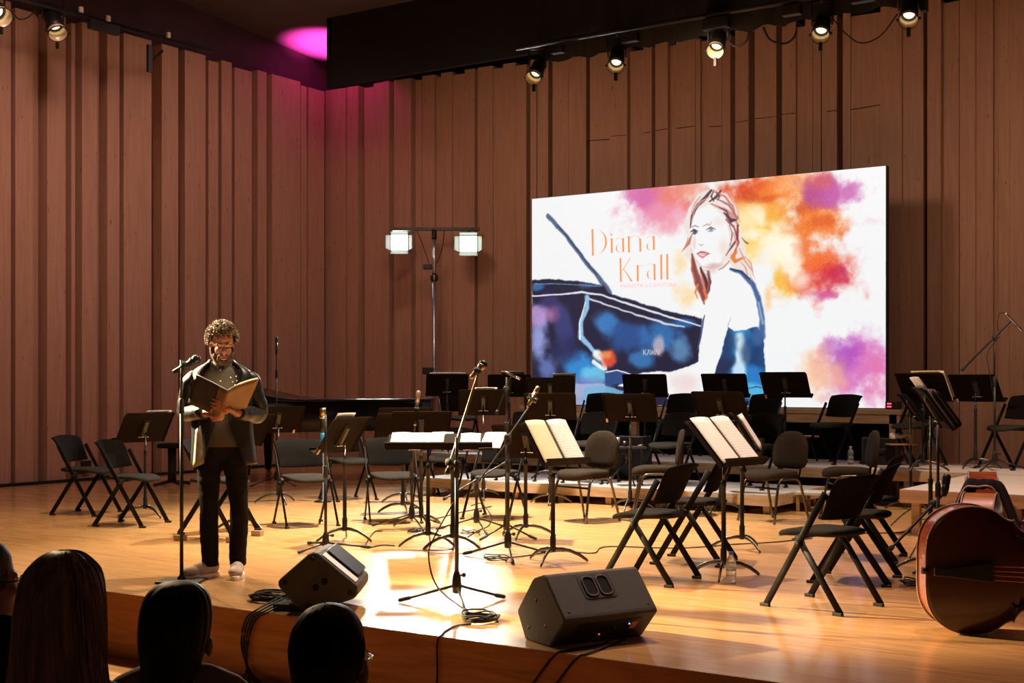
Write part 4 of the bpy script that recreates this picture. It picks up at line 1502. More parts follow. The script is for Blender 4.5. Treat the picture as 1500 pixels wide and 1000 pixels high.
def vocal_mic(tip, tail, label, scale=1.0, tone=None):
    tip, tail = Vector(tip), Vector(tail)
    t = empty('microphone', tail, 0, label, 'microphone', 'microphones on stands')
    d = (tip - tail)
    ln = d.length
    q = d.to_track_quat('Z', 'Y').to_matrix().to_4x4()
    tone = tone or M['black_metal']
    MB().lathe([(0.0, 0.0), (0.011 * scale, 0.0), (0.0125 * scale, 0.01), (0.0165 * scale, ln * 0.62), (0.0235 * scale, ln * 0.70), (0.0235 * scale, ln * 0.73), (0.02 * scale, ln * 0.74)], 14, q).build('body', tone, t)
    MB().ball((0, 0, ln * 0.85), (0.0255 * scale, 0.0255 * scale, ln * 0.155), 16, 10, q).build('grille', M['grille'], t)
    MB().lathe([(0.017 * scale, ln * 0.3), (0.021 * scale, ln * 0.31), (0.023 * scale, ln * 0.5), (0.019 * scale, ln * 0.51)], 12, q).build('clip', M['rubber'], t)
    return t


def pencil_mic(tip, tail, label, r=0.010, tone=None):
    tip, tail = Vector(tip), Vector(tail)
    t = empty('microphone', tail, 0, label, 'microphone', 'microphones on stands')
    ln = (tip - tail).length
    q = (tip - tail).to_track_quat('Z', 'Y').to_matrix().to_4x4()
    MB().lathe([(0.0, 0.0), (r * 0.6, 0.0), (r * 0.65, 0.02), (r, 0.03), (r, ln * 0.72)], 12, q).build('body', tone or M['dark_chrome'], t)
    MB().lathe([(r, ln * 0.72), (r * 1.08, ln * 0.74), (r * 1.08, ln * 0.97), (r * 0.8, ln), (0.0, ln)], 12, q).build('capsule', M['chrome'] if tone is None else tone, t)
    return t


def large_mic(base, top, label, tone=None):
    base, top = Vector(base), Vector(top)
    t = empty('microphone', base, 0, label, 'microphone', 'microphones on stands')
    ln = (top - base).length
    q = (top - base).to_track_quat('Z', 'Y').to_matrix().to_4x4()
    MB().lathe([(0.0, 0.0), (0.012, 0.0), (0.02, 0.02), (0.027, 0.05), (0.027, ln * 0.55)], 16, q).build('body', tone or M['black_metal'], t)
    MB().lathe([(0.027, ln * 0.55), (0.029, ln * 0.57), (0.029, ln * 0.9), (0.02, ln), (0.0, ln)], 16, q).build('grille', M['grille'] if tone is None else tone, t)
    return t


# the speaker's straight stand at left
p = at(266, 852)
dM = 8.82
t = tripod(p, 1.49, 'straight black microphone stand in front of the standing man', base_type='plate', yaw=R_(30), upper=1.18)
vocal_mic(far(293, 523, dM), far(254, 545, dM), 'black vocal microphone tilted on the straight stand at left', 1.25)
q = MB().tube([far(266, 540, dM) - p, (0, 0, 1.47)], 0.011, 10)
# cable down that stand is left out of sight

# thin stand behind the piano
p = at(405, 712)
tripod(p, 1.93, 'thin black microphone stand rising behind the piano lid', thin=0.7, upper=1.45)
dM = FOC * EYE / (712 - HOR)
pencil_mic(far(405, 494, dM), far(405, 521, dM), 'thin upright microphone above the piano lid', 0.016, M['black_metal'])

# front boom stand at centre
p = at(669, 887)
dF = FOC * EYE / (887 - HOR)
t = tripod(p, EYE - (640 - HOR) / FOC * dF, 'black boom microphone stand at the stage front, centre, with yellow tape', leg_r=0.36, yaw=R_(75), upper=0.82)
MB().lathe([(0.0132, 0.772), (0.0132, 0.79)], 12).build('tape_ring', M['tape'], t)
A, B = far(654, 694, dF + 0.0), far(699, 551, dF + 0.25)
boom(t, A, B, 0.008, M['lit_metal'])
vocal_mic(far(711, 530, dF + 0.3), far(690, 553, dF + 0.22), 'brassy lit vocal microphone at the top of the front boom', 1.15, M['lit_metal'])

# boom stand with the gold tipped microphone
p = at(744, 817)
dG = FOC * EYE / (817 - HOR)
t = tripod(p, EYE - (640 - HOR) / FOC * dG, 'boom microphone stand behind the large monitor, third tripod of the front row', leg_r=0.36, yaw=R_(70), upper=0.70)
boom(t, far(744, 640, dG), far(776, 594, dG + 0.2), 0.007)
boom(t, far(690, 720, dG - 0.2), far(748, 640, dG + 0.02), 0.006)
pencil_mic(far(789, 566, dG + 0.25), far(772, 596, dG + 0.2), 'gold tipped microphone in a shock mount before the painted piano', 0.016, M['brass'])
sm = MB()
c = far(780, 583, dG + 0.22)
sm.lathe([(0.036, -0.02), (0.042, -0.02), (0.042, -0.012), (0.036, -0.012), (0.036, -0.02)], 16, Matrix.Translation(c) @ (far(789, 566, dG + .25) - far(772, 596, dG + .2)).to_track_quat('Z', 'Y').to_matrix().to_4x4())
sm.lathe([(0.036, 0.012), (0.042, 0.012), (0.042, 0.02), (0.036, 0.02), (0.036, 0.012)], 16, Matrix.Translation(c) @ (far(789, 566, dG + .25) - far(772, 596, dG + .2)).to_track_quat('Z', 'Y').to_matrix().to_4x4())
qm = (far(789, 566, dG + .25) - far(772, 596, dG + .2)).to_track_quat('Z', 'Y').to_matrix().to_4x4()
for k in range(4):
    a_ = R_(90 * k + 45)
    sm.tube([c + qm.to_3x3() @ Vector((0.039 * math.cos(a_), 0.039 * math.sin(a_), -0.02)), c + qm.to_3x3() @ Vector((0.039 * math.cos(a_), 0.039 * math.sin(a_), 0.02))], 0.004, 6)
o = sm.build('shock_mount', M['black_metal'])
tag(o, 'black shock mount rings around the gold tipped microphone', 'shock mount')

# stand with the slim upright boom behind it
p = at(742, 789)
dH = FOC * EYE / (789 - HOR)
t = tripod(p, EYE - (552 - HOR) / FOC * dH, 'tall microphone stand just left of the yellowish open score', leg_r=0.26, yaw=R_(10), upper=0.95)
boom(t, far(727, 606, dH), far(748, 553, dH + 0.02), 0.008)
pencil_mic(far(762, 555, dH), far(739, 544, dH), 'small pencil microphone crosswise at the top of the tall stand', 0.011)

# short boom stand in the middle of the stage
p = at(698, 778)
dS = FOC * EYE / (778 - HOR)
t = tripod(p, EYE - (703 - HOR) / FOC * dS, 'short boom microphone stand in the middle between the folding chairs', leg_r=0.36, yaw=R_(80), upper=0.40)
boom(t, far(650, 731, dS - 0.35), far(745, 674, dS + 0.3), 0.008)

# stand left of the flat stands
p = at(603, 772)
dS = FOC * EYE / (772 - HOR)
t = tripod(p, EYE - (648 - HOR) / FOC * dS, 'low tripod microphone stand left under the flat music stands', leg_r=0.36, yaw=R_(85), upper=0.5)
bs_ = far(605, 648, dS)
cl = empty('woodwind_instrument', bs_, 0, 'slender woodwind instrument with copper cap standing upright behind the flat stands', 'woodwind instrument')
q4 = (far(613, 572, dS) - bs_).to_track_quat('Z', 'Y').to_matrix().to_4x4()
ln = (far(613, 572, dS) - bs_).length
MB().lathe([(0.006, 0), (0.012, 0.01), (0.013, ln * 0.32), (0.016, ln * 0.34), (0.016, ln * 0.56), (0.018, ln * 0.58), (0.018, ln * 0.78)], 14, q4).build('body', M['ebony'], cl)
for k in (0.33, 0.57, 0.66, 0.77):
    MB().lathe([(0.0185, ln * k), (0.0215, ln * (k + 0.005)), (0.0215, ln * (k + 0.025)), (0.0185, ln * (k + 0.03))], 14, q4).build('ring', M['chrome'], cl)
MB().lathe([(0.018, ln * 0.80), (0.021, ln * 0.81), (0.020, ln * 0.99), (0.012, ln), (0.0, ln)], 14, q4).build('cap', M['copper'], cl)
for k in range(6):
    z = ln * (0.1 + 0.075 * k)
    MB().tube([q4 @ Vector((0.018, -0.004, z)), q4 @ Vector((0.020, 0.004, z + 0.04))], 0.004, 6).build('key', M['chrome'], cl)

# T-legged stand behind the small monitor
p = at(477, 804)
t = tripod(p, 1.08, 'microphone stand with pale feet standing behind the small monitor', leg_r=0.34, yaw=R_(36), upper=0.62, hub_z=0.05)

# tall pencil microphone at right
p = at(1457, 689, 0.4)
dR = FOC * (EYE - 0.4) / (689 - HOR)
t = tripod(p, EYE - (497 - HOR) / FOC * dR - 0.4, 'tall boom microphone stand at far right on the back riser', leg_r=0.34, yaw=R_(20), upper=0.95)
boom(t, far(1409, 542, dR), far(1481, 469, dR), 0.011)
pencil_mic(far(1497, 485, dR), far(1472, 458, dR), 'pale pencil microphone tilted down on the tall boom at right', 0.014, M['chrome'])
cb = MB().tube(curve_pts([far(1472, 458, dR), far(1464, 460, dR), far(1461, 478, dR), far(1464, 492, dR), far(1450, 510, dR), far(1446, 525, dR), far(1452, 560, dR), far(1457, 600, dR), far(1459, 650, dR)]), 0.004, 6)
tag(cb.build('cable', M['cable']), 'thin black cable hanging from the tall pencil microphone', 'cable', 'cables')

# low boom beside the basses
p = at(1374, 852)
dL = FOC * EYE / (852 - HOR)
t = tripod(p, EYE - (622 - HOR) / FOC * dL, 'microphone stand beside the nearest double bass', leg_r=0.32, yaw=R_(15), upper=0.62)
boom(t, far(1303, 805, dL - 0.3), far(1383, 722, dL + 0.1), 0.010)
large_mic(far(1383, 727, dL + .1), far(1387, 694, dL + .1), 'black side-address microphone in front of the riser block near the basses')
p = at(1352, 874)
# ------------------------------------------------------------------ floor monitors
def frame_of(o, ex, ey):
    """Empty whose local x runs along ex (horizontal), y along ey"""
    return math.atan2(ex.y, ex.x)


# large wedge at the front: profile in (p away from the photographer, z)
p0 = at(805, 948)
p1 = at(934, 931.7)
ex = (p1 - p0)
Lw = ex.length + 0.03
t = empty('floor_monitor', p0, math.atan2(ex.y, ex.x), 'large black wedge floor monitor with twin handle at the stage edge', 'monitor speaker', 'wedge floor monitors')
prof = [(0.0, 0.0), (-0.14, 0.153), (-0.125, 0.175), (0.035, 0.352), (0.06, 0.361), (0.148, 0.335), (0.17, 0.318), (0.309, 0.15), (0.312, 0.13), (0.235, 0.0)]
prof = prof[::-1]
cab = MB()
cab.prism([(a, z) for a, z in prof], lambda a, z, h: (h, a, z), 0.0, Lw)
cab.build('cabinet', M['speaker'], t, bevel=0.012, seg=3)
# handle plate on the sloping rear panel
A, B = Vector((0, -0.13, 0.168)), Vector((0, 0.045, 0.358))
un = (B - A).normalized()
nn = Vector((0, -un.z, un.y))


def on_rear(x, s_, h):
    return A + Vector((x, 0, 0)) + un * s_ + nn * h


def rrect(w, h, r, n=6):
    pts = []
    for cx, cy, a0 in ((w / 2 - r, h / 2 - r, 0), (-w / 2 + r, h / 2 - r, 90), (-w / 2 + r, -h / 2 + r, 180), (w / 2 - r, -h / 2 + r, 270)):
        for k in range(n + 1):
            a = R_(a0 + 90 * k / n)
            pts.append((cx + r * math.cos(a), cy + r * math.sin(a)))
    return pts


hc = (Lw * 0.475, 0.165)
hp = MB().prism(rrect(0.205, 0.15, 0.022), lambda a, b_, h: on_rear(hc[0] + a, hc[1] + b_, h), 0.0005, 0.005).build('handle_plate', M['speaker_dark'], t, bevel=0.002)
for s_ in (-1, 1):
    r0 = MB()
    o_, i_ = rrect(0.082, 0.126, 0.03), rrect(0.060, 0.106, 0.024)
    r0.loft([[on_rear(hc[0] + s_ * 0.044 + a, hc[1] + b_, 0.005) for a, b_ in o_], [on_rear(hc[0] + s_ * 0.044 + a, hc[1] + b_, 0.010) for a, b_ in o_],
             [on_rear(hc[0] + s_ * 0.044 + a, hc[1] + b_, 0.010) for a, b_ in i_], [on_rear(hc[0] + s_ * 0.044 + a, hc[1] + b_, 0.0055) for a, b_ in i_]], cap=False)
    r0.build('handle_rim', M['speaker'], hp)
    MB().prism(i_, lambda a, b_, h: on_rear(hc[0] + s_ * 0.044 + a, hc[1] + b_, h), 0.0045, 0.0058).build('hand_hole', M['void'], hp)
for x, s_ in ((0.05, 0.205), (Lw - 0.05, 0.205), (0.045, 0.03), (Lw - 0.045, 0.03)):
    MB().lathe([(0.0, 0.0), (0.009, 0.0), (0.009, 0.002), (0.004, 0.003), (0.0, 0.002)], 12, Matrix.Translation(on_rear(x, s_, 0.0)) @ nn.to_track_quat('Z', 'Y').to_matrix().to_4x4()).build('screw', M['black_metal'], t)
# connector panel on the underside facing the hall
C0, C1 = Vector((0, 0.0, 0.0)), Vector((0, -0.14, 0.153))
uc = (C1 - C0).normalized()
nc = Vector((0, -uc.z, uc.y))


def on_low(x, s_, h):
    return C0 + Vector((x, 0, 0)) + uc * s_ + nc * h


cp = MB().prism(rrect(0.40, 0.125, 0.01), lambda a, b_, h: on_low(Lw * 0.52 + a, 0.105 + b_, h), 0.0003, 0.003).build('connector_panel', M['speaker_dark'], t)
for x, s_, m_, rr in ((0.40, 0.13, 'led_blue', 0.004), (0.32, 0.11, 'white_plastic', 0.003), (0.235, 0.07, 'led_red', 0.004)):
    MB().ball(on_low(Lw * 0.52 - 0.27 + x, s_, 0.004), rr, 10, 6).build('indicator_lamp', M[m_], cp)
MB().prism(rrect(0.035, 0.055, 0.004), lambda a, b_, h: on_low(Lw * 0.8 + a, 0.115 + b_, h), 0.003, 0.005).build('orange_label', M['orange'], cp)
for x in (0.25, 0.31, 0.37):
    MB().lathe([(0.0, 0.0), (0.012, 0.0), (0.012, 0.008), (0.007, 0.01), (0.0, 0.01)], 12, Matrix.Translation(on_low(x, 0.09, 0.003)) @ nc.to_track_quat('Z', 'Y').to_matrix().to_4x4()).build('socket', M['black_metal'], cp)
for z, y in ((0.10, 0.04), (0.22, 0.13), (0.07, 0.2)):
    MB().lathe([(0.0, -0.002), (0.009, -0.002), (0.009, 0.002), (0.0, 0.002)], 12, Matrix.Translation((0.0, y, z)) @ Matrix.Rotation(R_(90), 4, 'Y')).build('screw', M['black_metal'], t)
# speaker grille on the far baffle
G0, G1 = Vector((0, 0.165, 0.316)), Vector((0, 0.305, 0.158))
gu = (G1 - G0).normalized()
gn = Vector((0, -gu.z, gu.y)) * -1
MB().prism(rrect(Lw - 0.06, 0.19, 0.02), lambda a, b_, h: G0 + Vector((Lw / 2 + a, 0, 0)) + gu * (0.105 + b_) + gn * h, 0.001, 0.008).build('grille', M['grille'], t)

# smaller monitor lying on its edge, underside toward the hall
p0 = at(447, 899)
t = empty('floor_monitor', p0, YAW, 'smaller wedge monitor tipped on its edge at left, underside with twin pole sockets', 'monitor speaker', 'wedge floor monitors')
poly2 = [(0.0, 0.0), (0.285, 0.088), (0.305, 0.115), (0.303, 0.165), (0.075, 0.352), (0.047, 0.358), (0.015, 0.345), (-0.155, 0.195), (-0.160, 0.17), (-0.15, 0.15), (-0.02, 0.004)]
TL = 0.56


def end_pt(a, z, h):
    k = 1.0 - 0.05 * h / TL
    return (a * k + 0.03 * h, h, z * k if z > 0.01 else z)


MB().prism(poly2, end_pt, 0.0, TL).build('cabinet', M['speaker'], t, bevel=0.014, seg=3)
for a, z in ((0.043, 0.318), (-0.115, 0.175), (0.028, 0.045), (0.262, 0.118)):
    MB().lathe([(0.0, 0.0), (0.016, 0.0), (0.016, 0.006), (0.012, 0.009), (0.0, 0.009)], 14, Matrix.Translation((a, 0.0, z)) @ Matrix.Rotation(R_(90), 4, 'X')).build('rubber_foot', M['rubber'], t)
hcx, hcz, ha = 0.088, 0.172, R_(35)
pl = MB().prism([(hcx + a * math.cos(ha) - b_ * math.sin(ha), hcz + a * math.sin(ha) + b_ * math.cos(ha)) for a, b_ in rrect(0.150, 0.084, 0.04)], lambda a, z, h: (a, h, z), -0.004, 0.001).build('socket_plate', M['speaker'], t, bevel=0.002)
for s_ in (-1, 1):
    c = (hcx + s_ * 0.031 * math.cos(ha), -0.004, hcz + s_ * 0.031 * math.sin(ha))
    MB().lathe([(0.0, 0.0), (0.0215, 0.0), (0.0215, 0.001), (0.0, 0.001)], 20, Matrix.Translation(c) @ Matrix.Rotation(R_(90), 4, 'X')).build('pole_socket', M['void'], pl)
    MB().lathe([(0.0215, 0.0), (0.025, 0.0), (0.025, 0.003), (0.0215, 0.003), (0.0215, 0.0)], 20, Matrix.Translation(c) @ Matrix.Rotation(R_(90), 4, 'X')).build('socket_rim', M['dark_chrome'], pl)
# white label strip and grille on the upper right face
e0, e1 = Vector((0.085, 0, 0.345)), Vector((0.295, 0, 0.173))
eu = (e1 - e0).normalized()
en = Vector((-eu.z, 0, eu.x))
if en.z < 0:
    en = -en
MB().prism(rrect(0.25, 0.115, 0.006), lambda a, b_, h: e0 + eu * (0.135 + a) + Vector((0.03 * (0.09 + b_), 0.085 + b_, 0)) + en * h, 0.001, 0.003).build('white_label', M['label_white'], t)
MB().prism(rrect(0.24, 0.34, 0.03), lambda a, b_, h: e0 + eu * (0.125 + a) + Vector((0.03 * (0.36 + b_), 0.36 + b_, 0)) + en * h, 0.001, 0.010).build('grille', M['grille'], t, bevel=0.008)
o = MB().box((0, 0, 0.02), (0.20, 0.16, 0.04)).box((0.12, 0.02, 0.012), (0.12, 0.10, 0.024)).build('junction_box', M['rubber'], bevel=0.006)
o.location = at(431, 893) + Vector((-0.02, 0.02, 0))
o.rotation_euler = (0, 0, R_(20))
tag(o, 'black cable junction box at the stage edge under the small monitor', 'box')


# ------------------------------------------------------------------ double basses
def bass_outline():
    """half outline of the body, s along the body from the tail, half width"""
    ctrl = [(0.0, 0.0), (0.0, 0.10), (0.015, 0.19), (0.06, 0.265), (0.14, 0.318), (0.24, 0.338), (0.34, 0.322), (0.41, 0.275), (0.445, 0.262), (0.455, 0.268), (0.462, 0.25), (0.49, 0.215), (0.55, 0.19), (0.62, 0.185), (0.68, 0.205), (0.705, 0.225), (0.712, 0.232),
            (0.73, 0.228), (0.80, 0.255), (0.88, 0.258), (0.96, 0.225), (1.03, 0.165), (1.08, 0.09), (1.10, 0.045)]
    pts = [Vector((a, b_, 0)) for a, b_ in ctrl]
    c = curve_pts(pts, 4)
    return [(q.x, max(0.0, q.y)) for q in c]


def make_bass(rib_mat):
    """lying on its side: x along the neck, y away from the belly, z up through the width"""
    t = empty('double_bass', (0, 0, 0))
    half = bass_outline()
    ring2 = [(s_, w_) for s_, w_ in half] + [(s_, -w_) for s_, w_ in half[::-1][:-1]]
    zc = 0.338
    D = 0.185
    # ribs
    q = MB()
    n = len(ring2)
    vs = [(s_, 0.004, zc + w_) for s_, w_ in ring2] + [(s_, D, zc + w_ * 0.995) for s_, w_ in ring2]
    q.add(vs, [(i, (i + 1) % n, n + (i + 1) % n, n + i) for i in range(n)])
    q.build('ribs', rib_mat, t)
    for nm, y0, bulge, m_ in (('belly', 0.0, -0.045, M['bass']), ('back_plate', D, 0.018, M['bass'])):
        q = MB()
        rings = []
        for k, g in ((1.012, 0.0), (1.012, 0.15), (0.97, 0.22), (0.85, 0.5), (0.62, 0.8), (0.35, 0.96), (0.05, 1.0)):
            cx = 0.5
            ring = []
            for s_, w_ in ring2:
                ring.append((cx + (s_ - cx) * k, y0 + (0.006 if y0 == 0 else -0.006) * (1 if g == 0 else 0) + bulge * (g - 0.15 if g > 0 else 0), zc + w_ * k))
            rings.append(ring)
        if y0 == 0:
            rings = rings
        q.loft(rings)
        q.build(nm, m_, t)
        e = MB()
        loop = [Vector((0.5 + (s_ - 0.5) * 1.013, y0 + 0.001, zc + w_ * 1.013)) for s_, w_ in ring2]
        e.tube(loop + loop[:1], 0.0035, 6)
        e.build('edge_binding', M['edge'], t)
    # tailpiece, strings, bridge, f-holes, fingerboard, neck, scroll
    q = MB()
    tp = [(0.02, -0.022), (0.10, -0.026), (0.30, -0.052), (0.33, -0.05), (0.33, 0.05), (0.30, 0.052), (0.10, 0.026), (0.02, 0.022)]
    q.prism(tp, lambda a, b_, h: (a, -0.045 - 0.02 * min(1, a / 0.2) - h, zc + b_), 0.0, 0.022)
    q.build('tailpiece', M['ebony'], t, bevel=0.006)
    MB().tube([(0.0, -0.01, zc), (-0.03, -0.012, zc)], 0.018, 12).build('endpin', M['black_metal'], t)
    q = MB()
    for s_ in (-1, 1):
        q.prism([(-0.012, 0.012), (-0.008, 0.085), (0.008, 0.085), (0.012, 0.012)], lambda a, b_, h: (0.535 + a, -0.045 - h, zc + s_ * b_), 0.0, 0.10)
    q.prism([(-0.007, -0.062), (0.007, -0.062), (0.007, 0.062), (-0.007, 0.062)], lambda a, b_, h: (0.535 + a, -0.14 - h, zc + b_), 0.0, 0.04)
    q.build('bridge', M['maple'], t)
    for k in range(4):
        z = (-0.04, -0.013, 0.013, 0.04)[k]
        MB().tube([(0.32, -0.088, zc + z * 0.9), (0.535, -0.182, zc + z), (1.08, -0.06, zc + z * 0.55), (1.72, -0.015, zc + z * 0.35)], 0.0022, 6).build('string', M['string'], t)
    for s_ in (-1, 1):
        pts = [(0.44, 0.165), (0.455, 0.185), (0.475, 0.178), (0.52, 0.15), (0.57, 0.13), (0.595, 0.118), (0.61, 0.135), (0.60, 0.15)]
        MB().tube([Vector((a, -0.030 - 0.012 * (0.2 - b_) / 0.2 + 0.004, zc + s_ * b_)) for a, b_ in curve_pts([(a, b_, 0) for a, b_ in pts], 3) and [(q_.x, q_.y) for q_ in curve_pts([(a, b_, 0) for a, b_ in pts], 3)]], [0.004] + [0.009] * 19 + [0.004] * 2 if False else 0.008, 8).build('sound_hole', M['void'], t)
    MB().tube([(0.85, -0.075, zc), (1.10, -0.05, zc), (1.70, -0.012, zc)], [0.040, 0.036, 0.024], 10, flat=0.35, up=Vector((0, 0, 1))).build('fingerboard', M['ebony'], t)
    MB().tube([(1.05, 0.09, zc), (1.12, 0.03, zc), (1.25, 0.0, zc), (1.70, 0.02, zc), (1.78, 0.035, zc)], [0.06, 0.045, 0.03, 0.024, 0.028], 12).build('neck', M['bass'], t)
    q = MB()
    q.tube(curve_pts([(1.76, 0.03, zc), (1.86, 0.045, zc), (1.95, 0.04, zc), (1.99, 0.0, zc), (1.955, -0.03, zc), (1.92, -0.005, zc), (1.945, 0.015, zc)], 4), [0.032] * 9 + [0.026] * 16, 10)
    q.build('scroll', M['bass'], t)
    for k in range(4):
        MB().tube([(1.80 + 0.035 * k, 0.04, zc - 0.06 if k % 2 else zc + 0.06), (1.80 + 0.035 * k, 0.04, zc)], 0.007, 8).build('tuning_peg', M['brass'], t)
    return t


b1 = make_bass(M['bass_rib'])
p = at(1360, 921)
d1 = FOC * EYE / (928 - HOR)
p = far(1358, 928, d1)
b1.location = (p.x, p.y, 0)
b1.rotation_euler = (0, 0, YAW - R_(3))
tag(b1, 'nearest double bass lying on its side with its belly toward the hall', 'double bass', 'double basses laid on their sides')
b2 = dup(b1)
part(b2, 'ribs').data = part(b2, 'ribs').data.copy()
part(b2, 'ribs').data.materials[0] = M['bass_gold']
d2 = 7.62
p = far(1454, 700, d2)
b2.location = (p.x, p.y, 0)
b2.rotation_euler = (0, 0, math.atan2(p.y, p.x) - R_(6))
tag(b2, 'double bass behind the nearest one, golden rib end-on under a black bag', 'double bass', 'double basses laid on their sides')
b3 = dup(b1)
d3 = 9.1
p = far(1463, 700, d3)
b3.location = (p.x, p.y, 0)
b3.rotation_euler = (0, 0, math.atan2(p.y, p.x) + R_(3))
b3.scale = (1.03, 1.03, 1.04)
tag(b3, 'hindmost double bass, red rib end-on before the riser block', 'double bass', 'double basses laid on their sides')
for o in (b2, b3):
    for c in o.children:
        if c.name.startswith(('string', 'sound_hole')):
            pass

# black soft bag draped over the middle bass
cdir = VV.copy()
q = MB()
rows = []
rg = random.Random(4)
fw = Vector((math.cos(b2.rotation_euler.z), math.sin(b2.rotation_euler.z), 0))
sd = Vector((fw.y, -fw.x, 0))
base = Vector((b2.location.x, b2.location.y, 0))
for j in range(12):
    s_ = 0.36 + 0.58 * j / 11
    row = []
    for i in range(25):
        u = i / 24 * 2 - 1
        across = -0.115 + u * (0.145 + 0.05 * abs(u))
        top = 0.725 + 0.02 * math.sin(j * 0.9) - 0.05 * (j / 11) ** 2 - (0.02 if j in (0, 11) else 0)
        z = top - (max(0, abs(u) - 0.45) / 0.55) ** 1.4 * 0.30 + 0.012 * mnoise.noise((i * 0.5, j * 0.7, 1.3))
        pt = base + fw * (s_ + 0.015 * mnoise.noise((i * .4, j, 3))) + sd * across
        row.append((pt.x, pt.y, z))
    rows.append(row)
q.grid(rows)
o = q.build('instrument_bag', M['black_cloth'], solid=0.012, sub=1)
tag(o, 'black soft bag draped over the middle double bass', 'bag')
rim = MB().tube(curve_pts([rows[0][i] for i in range(0, 25, 3)], 3), 0.006, 6).build('hem', M['edge'], None)
rim.parent = o

# ------------------------------------------------------------------ grand piano
PD = 17.4
pk = far(318, 640, PD)
t = empty('grand_piano', (pk.x, pk.y, 0), YAW - R_(4), 'black grand piano with its lid closed along the left wall', 'piano')
# plan outline: x from keyboard (0) to tail (2.74), y: straight bass side far (1.5) -> curved side near
outl = [(0.0, 0.0), (0.35, 0.0), (0.9, 0.03), (1.25, 0.13), (1.6, 0.34), (1.95, 0.56), (2.3, 0.70), (2.58, 0.80), (2.72, 0.95), (2.74, 1.15), (2.68, 1.33), (2.52, 1.46), (2.3, 1.5), (0.0, 1.5)]
# keyboard end at left, treble side toward the hall
MB().prism(outl, lambda a, b_, h: (a, b_, h), 0.62, 0.98, True).build('case', M['piano'], t, bevel=0.01)
MB().prism([(a * 1.006 if a > 0.4 else 0.44, b_ - 0.01 if b_ < 0.5 else b_) for a, b_ in outl if a > 0.3] + [(0.44, 1.51)], lambda a, b_, h: (a, b_, h), 0.985, 1.015, True).build('lid', M['piano'], t, bevel=0.006)
q = MB()
q.prism([(1.05, 1.012), (0.10, 1.012), (0.10, 1.17), (0.42, 1.115), (0.75, 1.045)], lambda a, z, h: (a, h, z), -0.01, 1.51)
q.build('front_lid', M['piano'], t, bevel=0.006)
q = MB()
q.box((0.28, 0.75, 1.10), (0.02, 0.9, 0.22), rot=Matrix.Rotation(R_(-18), 3, 'Y'))
q.build('music_desk', M['piano'], t, bevel=0.006)
MB().box((-0.06, 0.75, 0.69), (0.26, 1.46, 0.10)).build('key_bed', M['piano'], t, bevel=0.01)
MB().box((-0.07, 0.75, 0.748), (0.15, 1.22, 0.018)).build('keyboard', M['ivory'], t)
for x, y in ((0.35, 0.18), (0.35, 1.32), (2.35, 1.1)):
    lg = MB().add([(x - 0.07, y - 0.07, 0.62), (x + 0.07, y - 0.07, 0.62), (x + 0.07, y + 0.07, 0.62), (x - 0.07, y + 0.07, 0.62), (x - 0.04, y - 0.04, 0.09), (x + 0.04, y - 0.04, 0.09), (x + 0.04, y + 0.04, 0.09), (x - 0.04, y + 0.04, 0.09)],
                  [(0, 3, 2, 1), (4, 5, 6, 7), (0, 1, 5, 4), (1, 2, 6, 5), (2, 3, 7, 6), (3, 0, 4, 7)], False).build('leg', M['piano'], t, bevel=0.01)
    MB().lathe([(0.0, -0.025), (0.04, -0.025), (0.045, -0.015), (0.045, 0.015), (0.04, 0.025), (0.0, 0.025)], 16, Matrix.Translation((x, y, 0.046)) @ Matrix.Rotation(R_(90), 4, 'X')).build('caster', M['brass'], lg)
ly = MB().box((0.12, 0.75, 0.36), (0.04, 0.06, 0.5)).box((0.12, 0.86, 0.36), (0.03, 0.03, 0.5)).box((0.12, 0.64, 0.36), (0.03, 0.03, 0.5)).box((0.10, 0.75, 0.10), (0.14, 0.34, 0.06)).build('pedal_lyre', M['piano'], t)
for k in range(3):
    MB().box((0.0, 0.66 + 0.09 * k, 0.075), (0.12, 0.035, 0.012)).build('pedal', M['brass'], ly)
t.scale = (1, 1, 1.1)
# piano stool
p = at(252, 711)
t = empty('piano_stool', p, YAW, 'black padded piano stool with centre column at the keyboard end', 'stool')
pad(0.0, 0.36, 0.36, 0.36, 0.52, 0.06, 0.0).build('seat', M['black_cloth'], t)
MB().tube([(0, 0, 0.06), (0, 0, 0.49)], 0.055, 14).build('column', M['black_metal'], t)
for k in range(4):
    a = R_(45 + 90 * k)
    MB().tube([(0, 0, 0.06), (0.26 * math.cos(a), 0.26 * math.sin(a), 0.022)], 0.022, 8).build('leg', M['black_metal'], t)

# ------------------------------------------------------------------ floodlight stand
FY = 15.98
pb = on_y(636, 500, FY)
pb.z = 0
dz = lambda py: on_y(636, py, FY).z
t = empty('floodlight_stand', pb, YAW, 'tall steel tripod stand with cross bar between the two floodlights', 'light stand')
MB().tube([(0, 0, 0.1), (0, 0, dz(412))], 0.035, 14).build('pole', M['steel'], t)
MB().tube([(0, 0, dz(414)), (0, 0, dz(346))], 0.026, 14).build('inner_pole', M['steel'], t)
MB().tube([(0, 0, dz(350)), (0, 0, dz(336))], 0.04, 12).build('bar_socket', M['black_metal'], t)
hb = 0.67
MB().box((0.03, 0, dz(335.5)), (2 * hb, 0.05, 0.05)).build('cross_bar', M['black_metal'], t, bevel=0.006)
MB().lathe([(0.045, dz(412)), (0.06, dz(410)), (0.06, dz(403)), (0.03, dz(400))], 14).build('collar', M['dark_chrome'], t)
for k in range(3):
    a = R_(30 + 120 * k)
    MB().tube([(0, 0, 0.55), (0.5 * math.cos(a), 0.5 * math.sin(a), 0.02)], 0.018, 8).build('leg', M['steel'], t)
MB().box((-0.10, -0.03, dz(391)), (0.13, 0.09, 0.08)).build('crank', M['black_metal'], t, bevel=0.01)
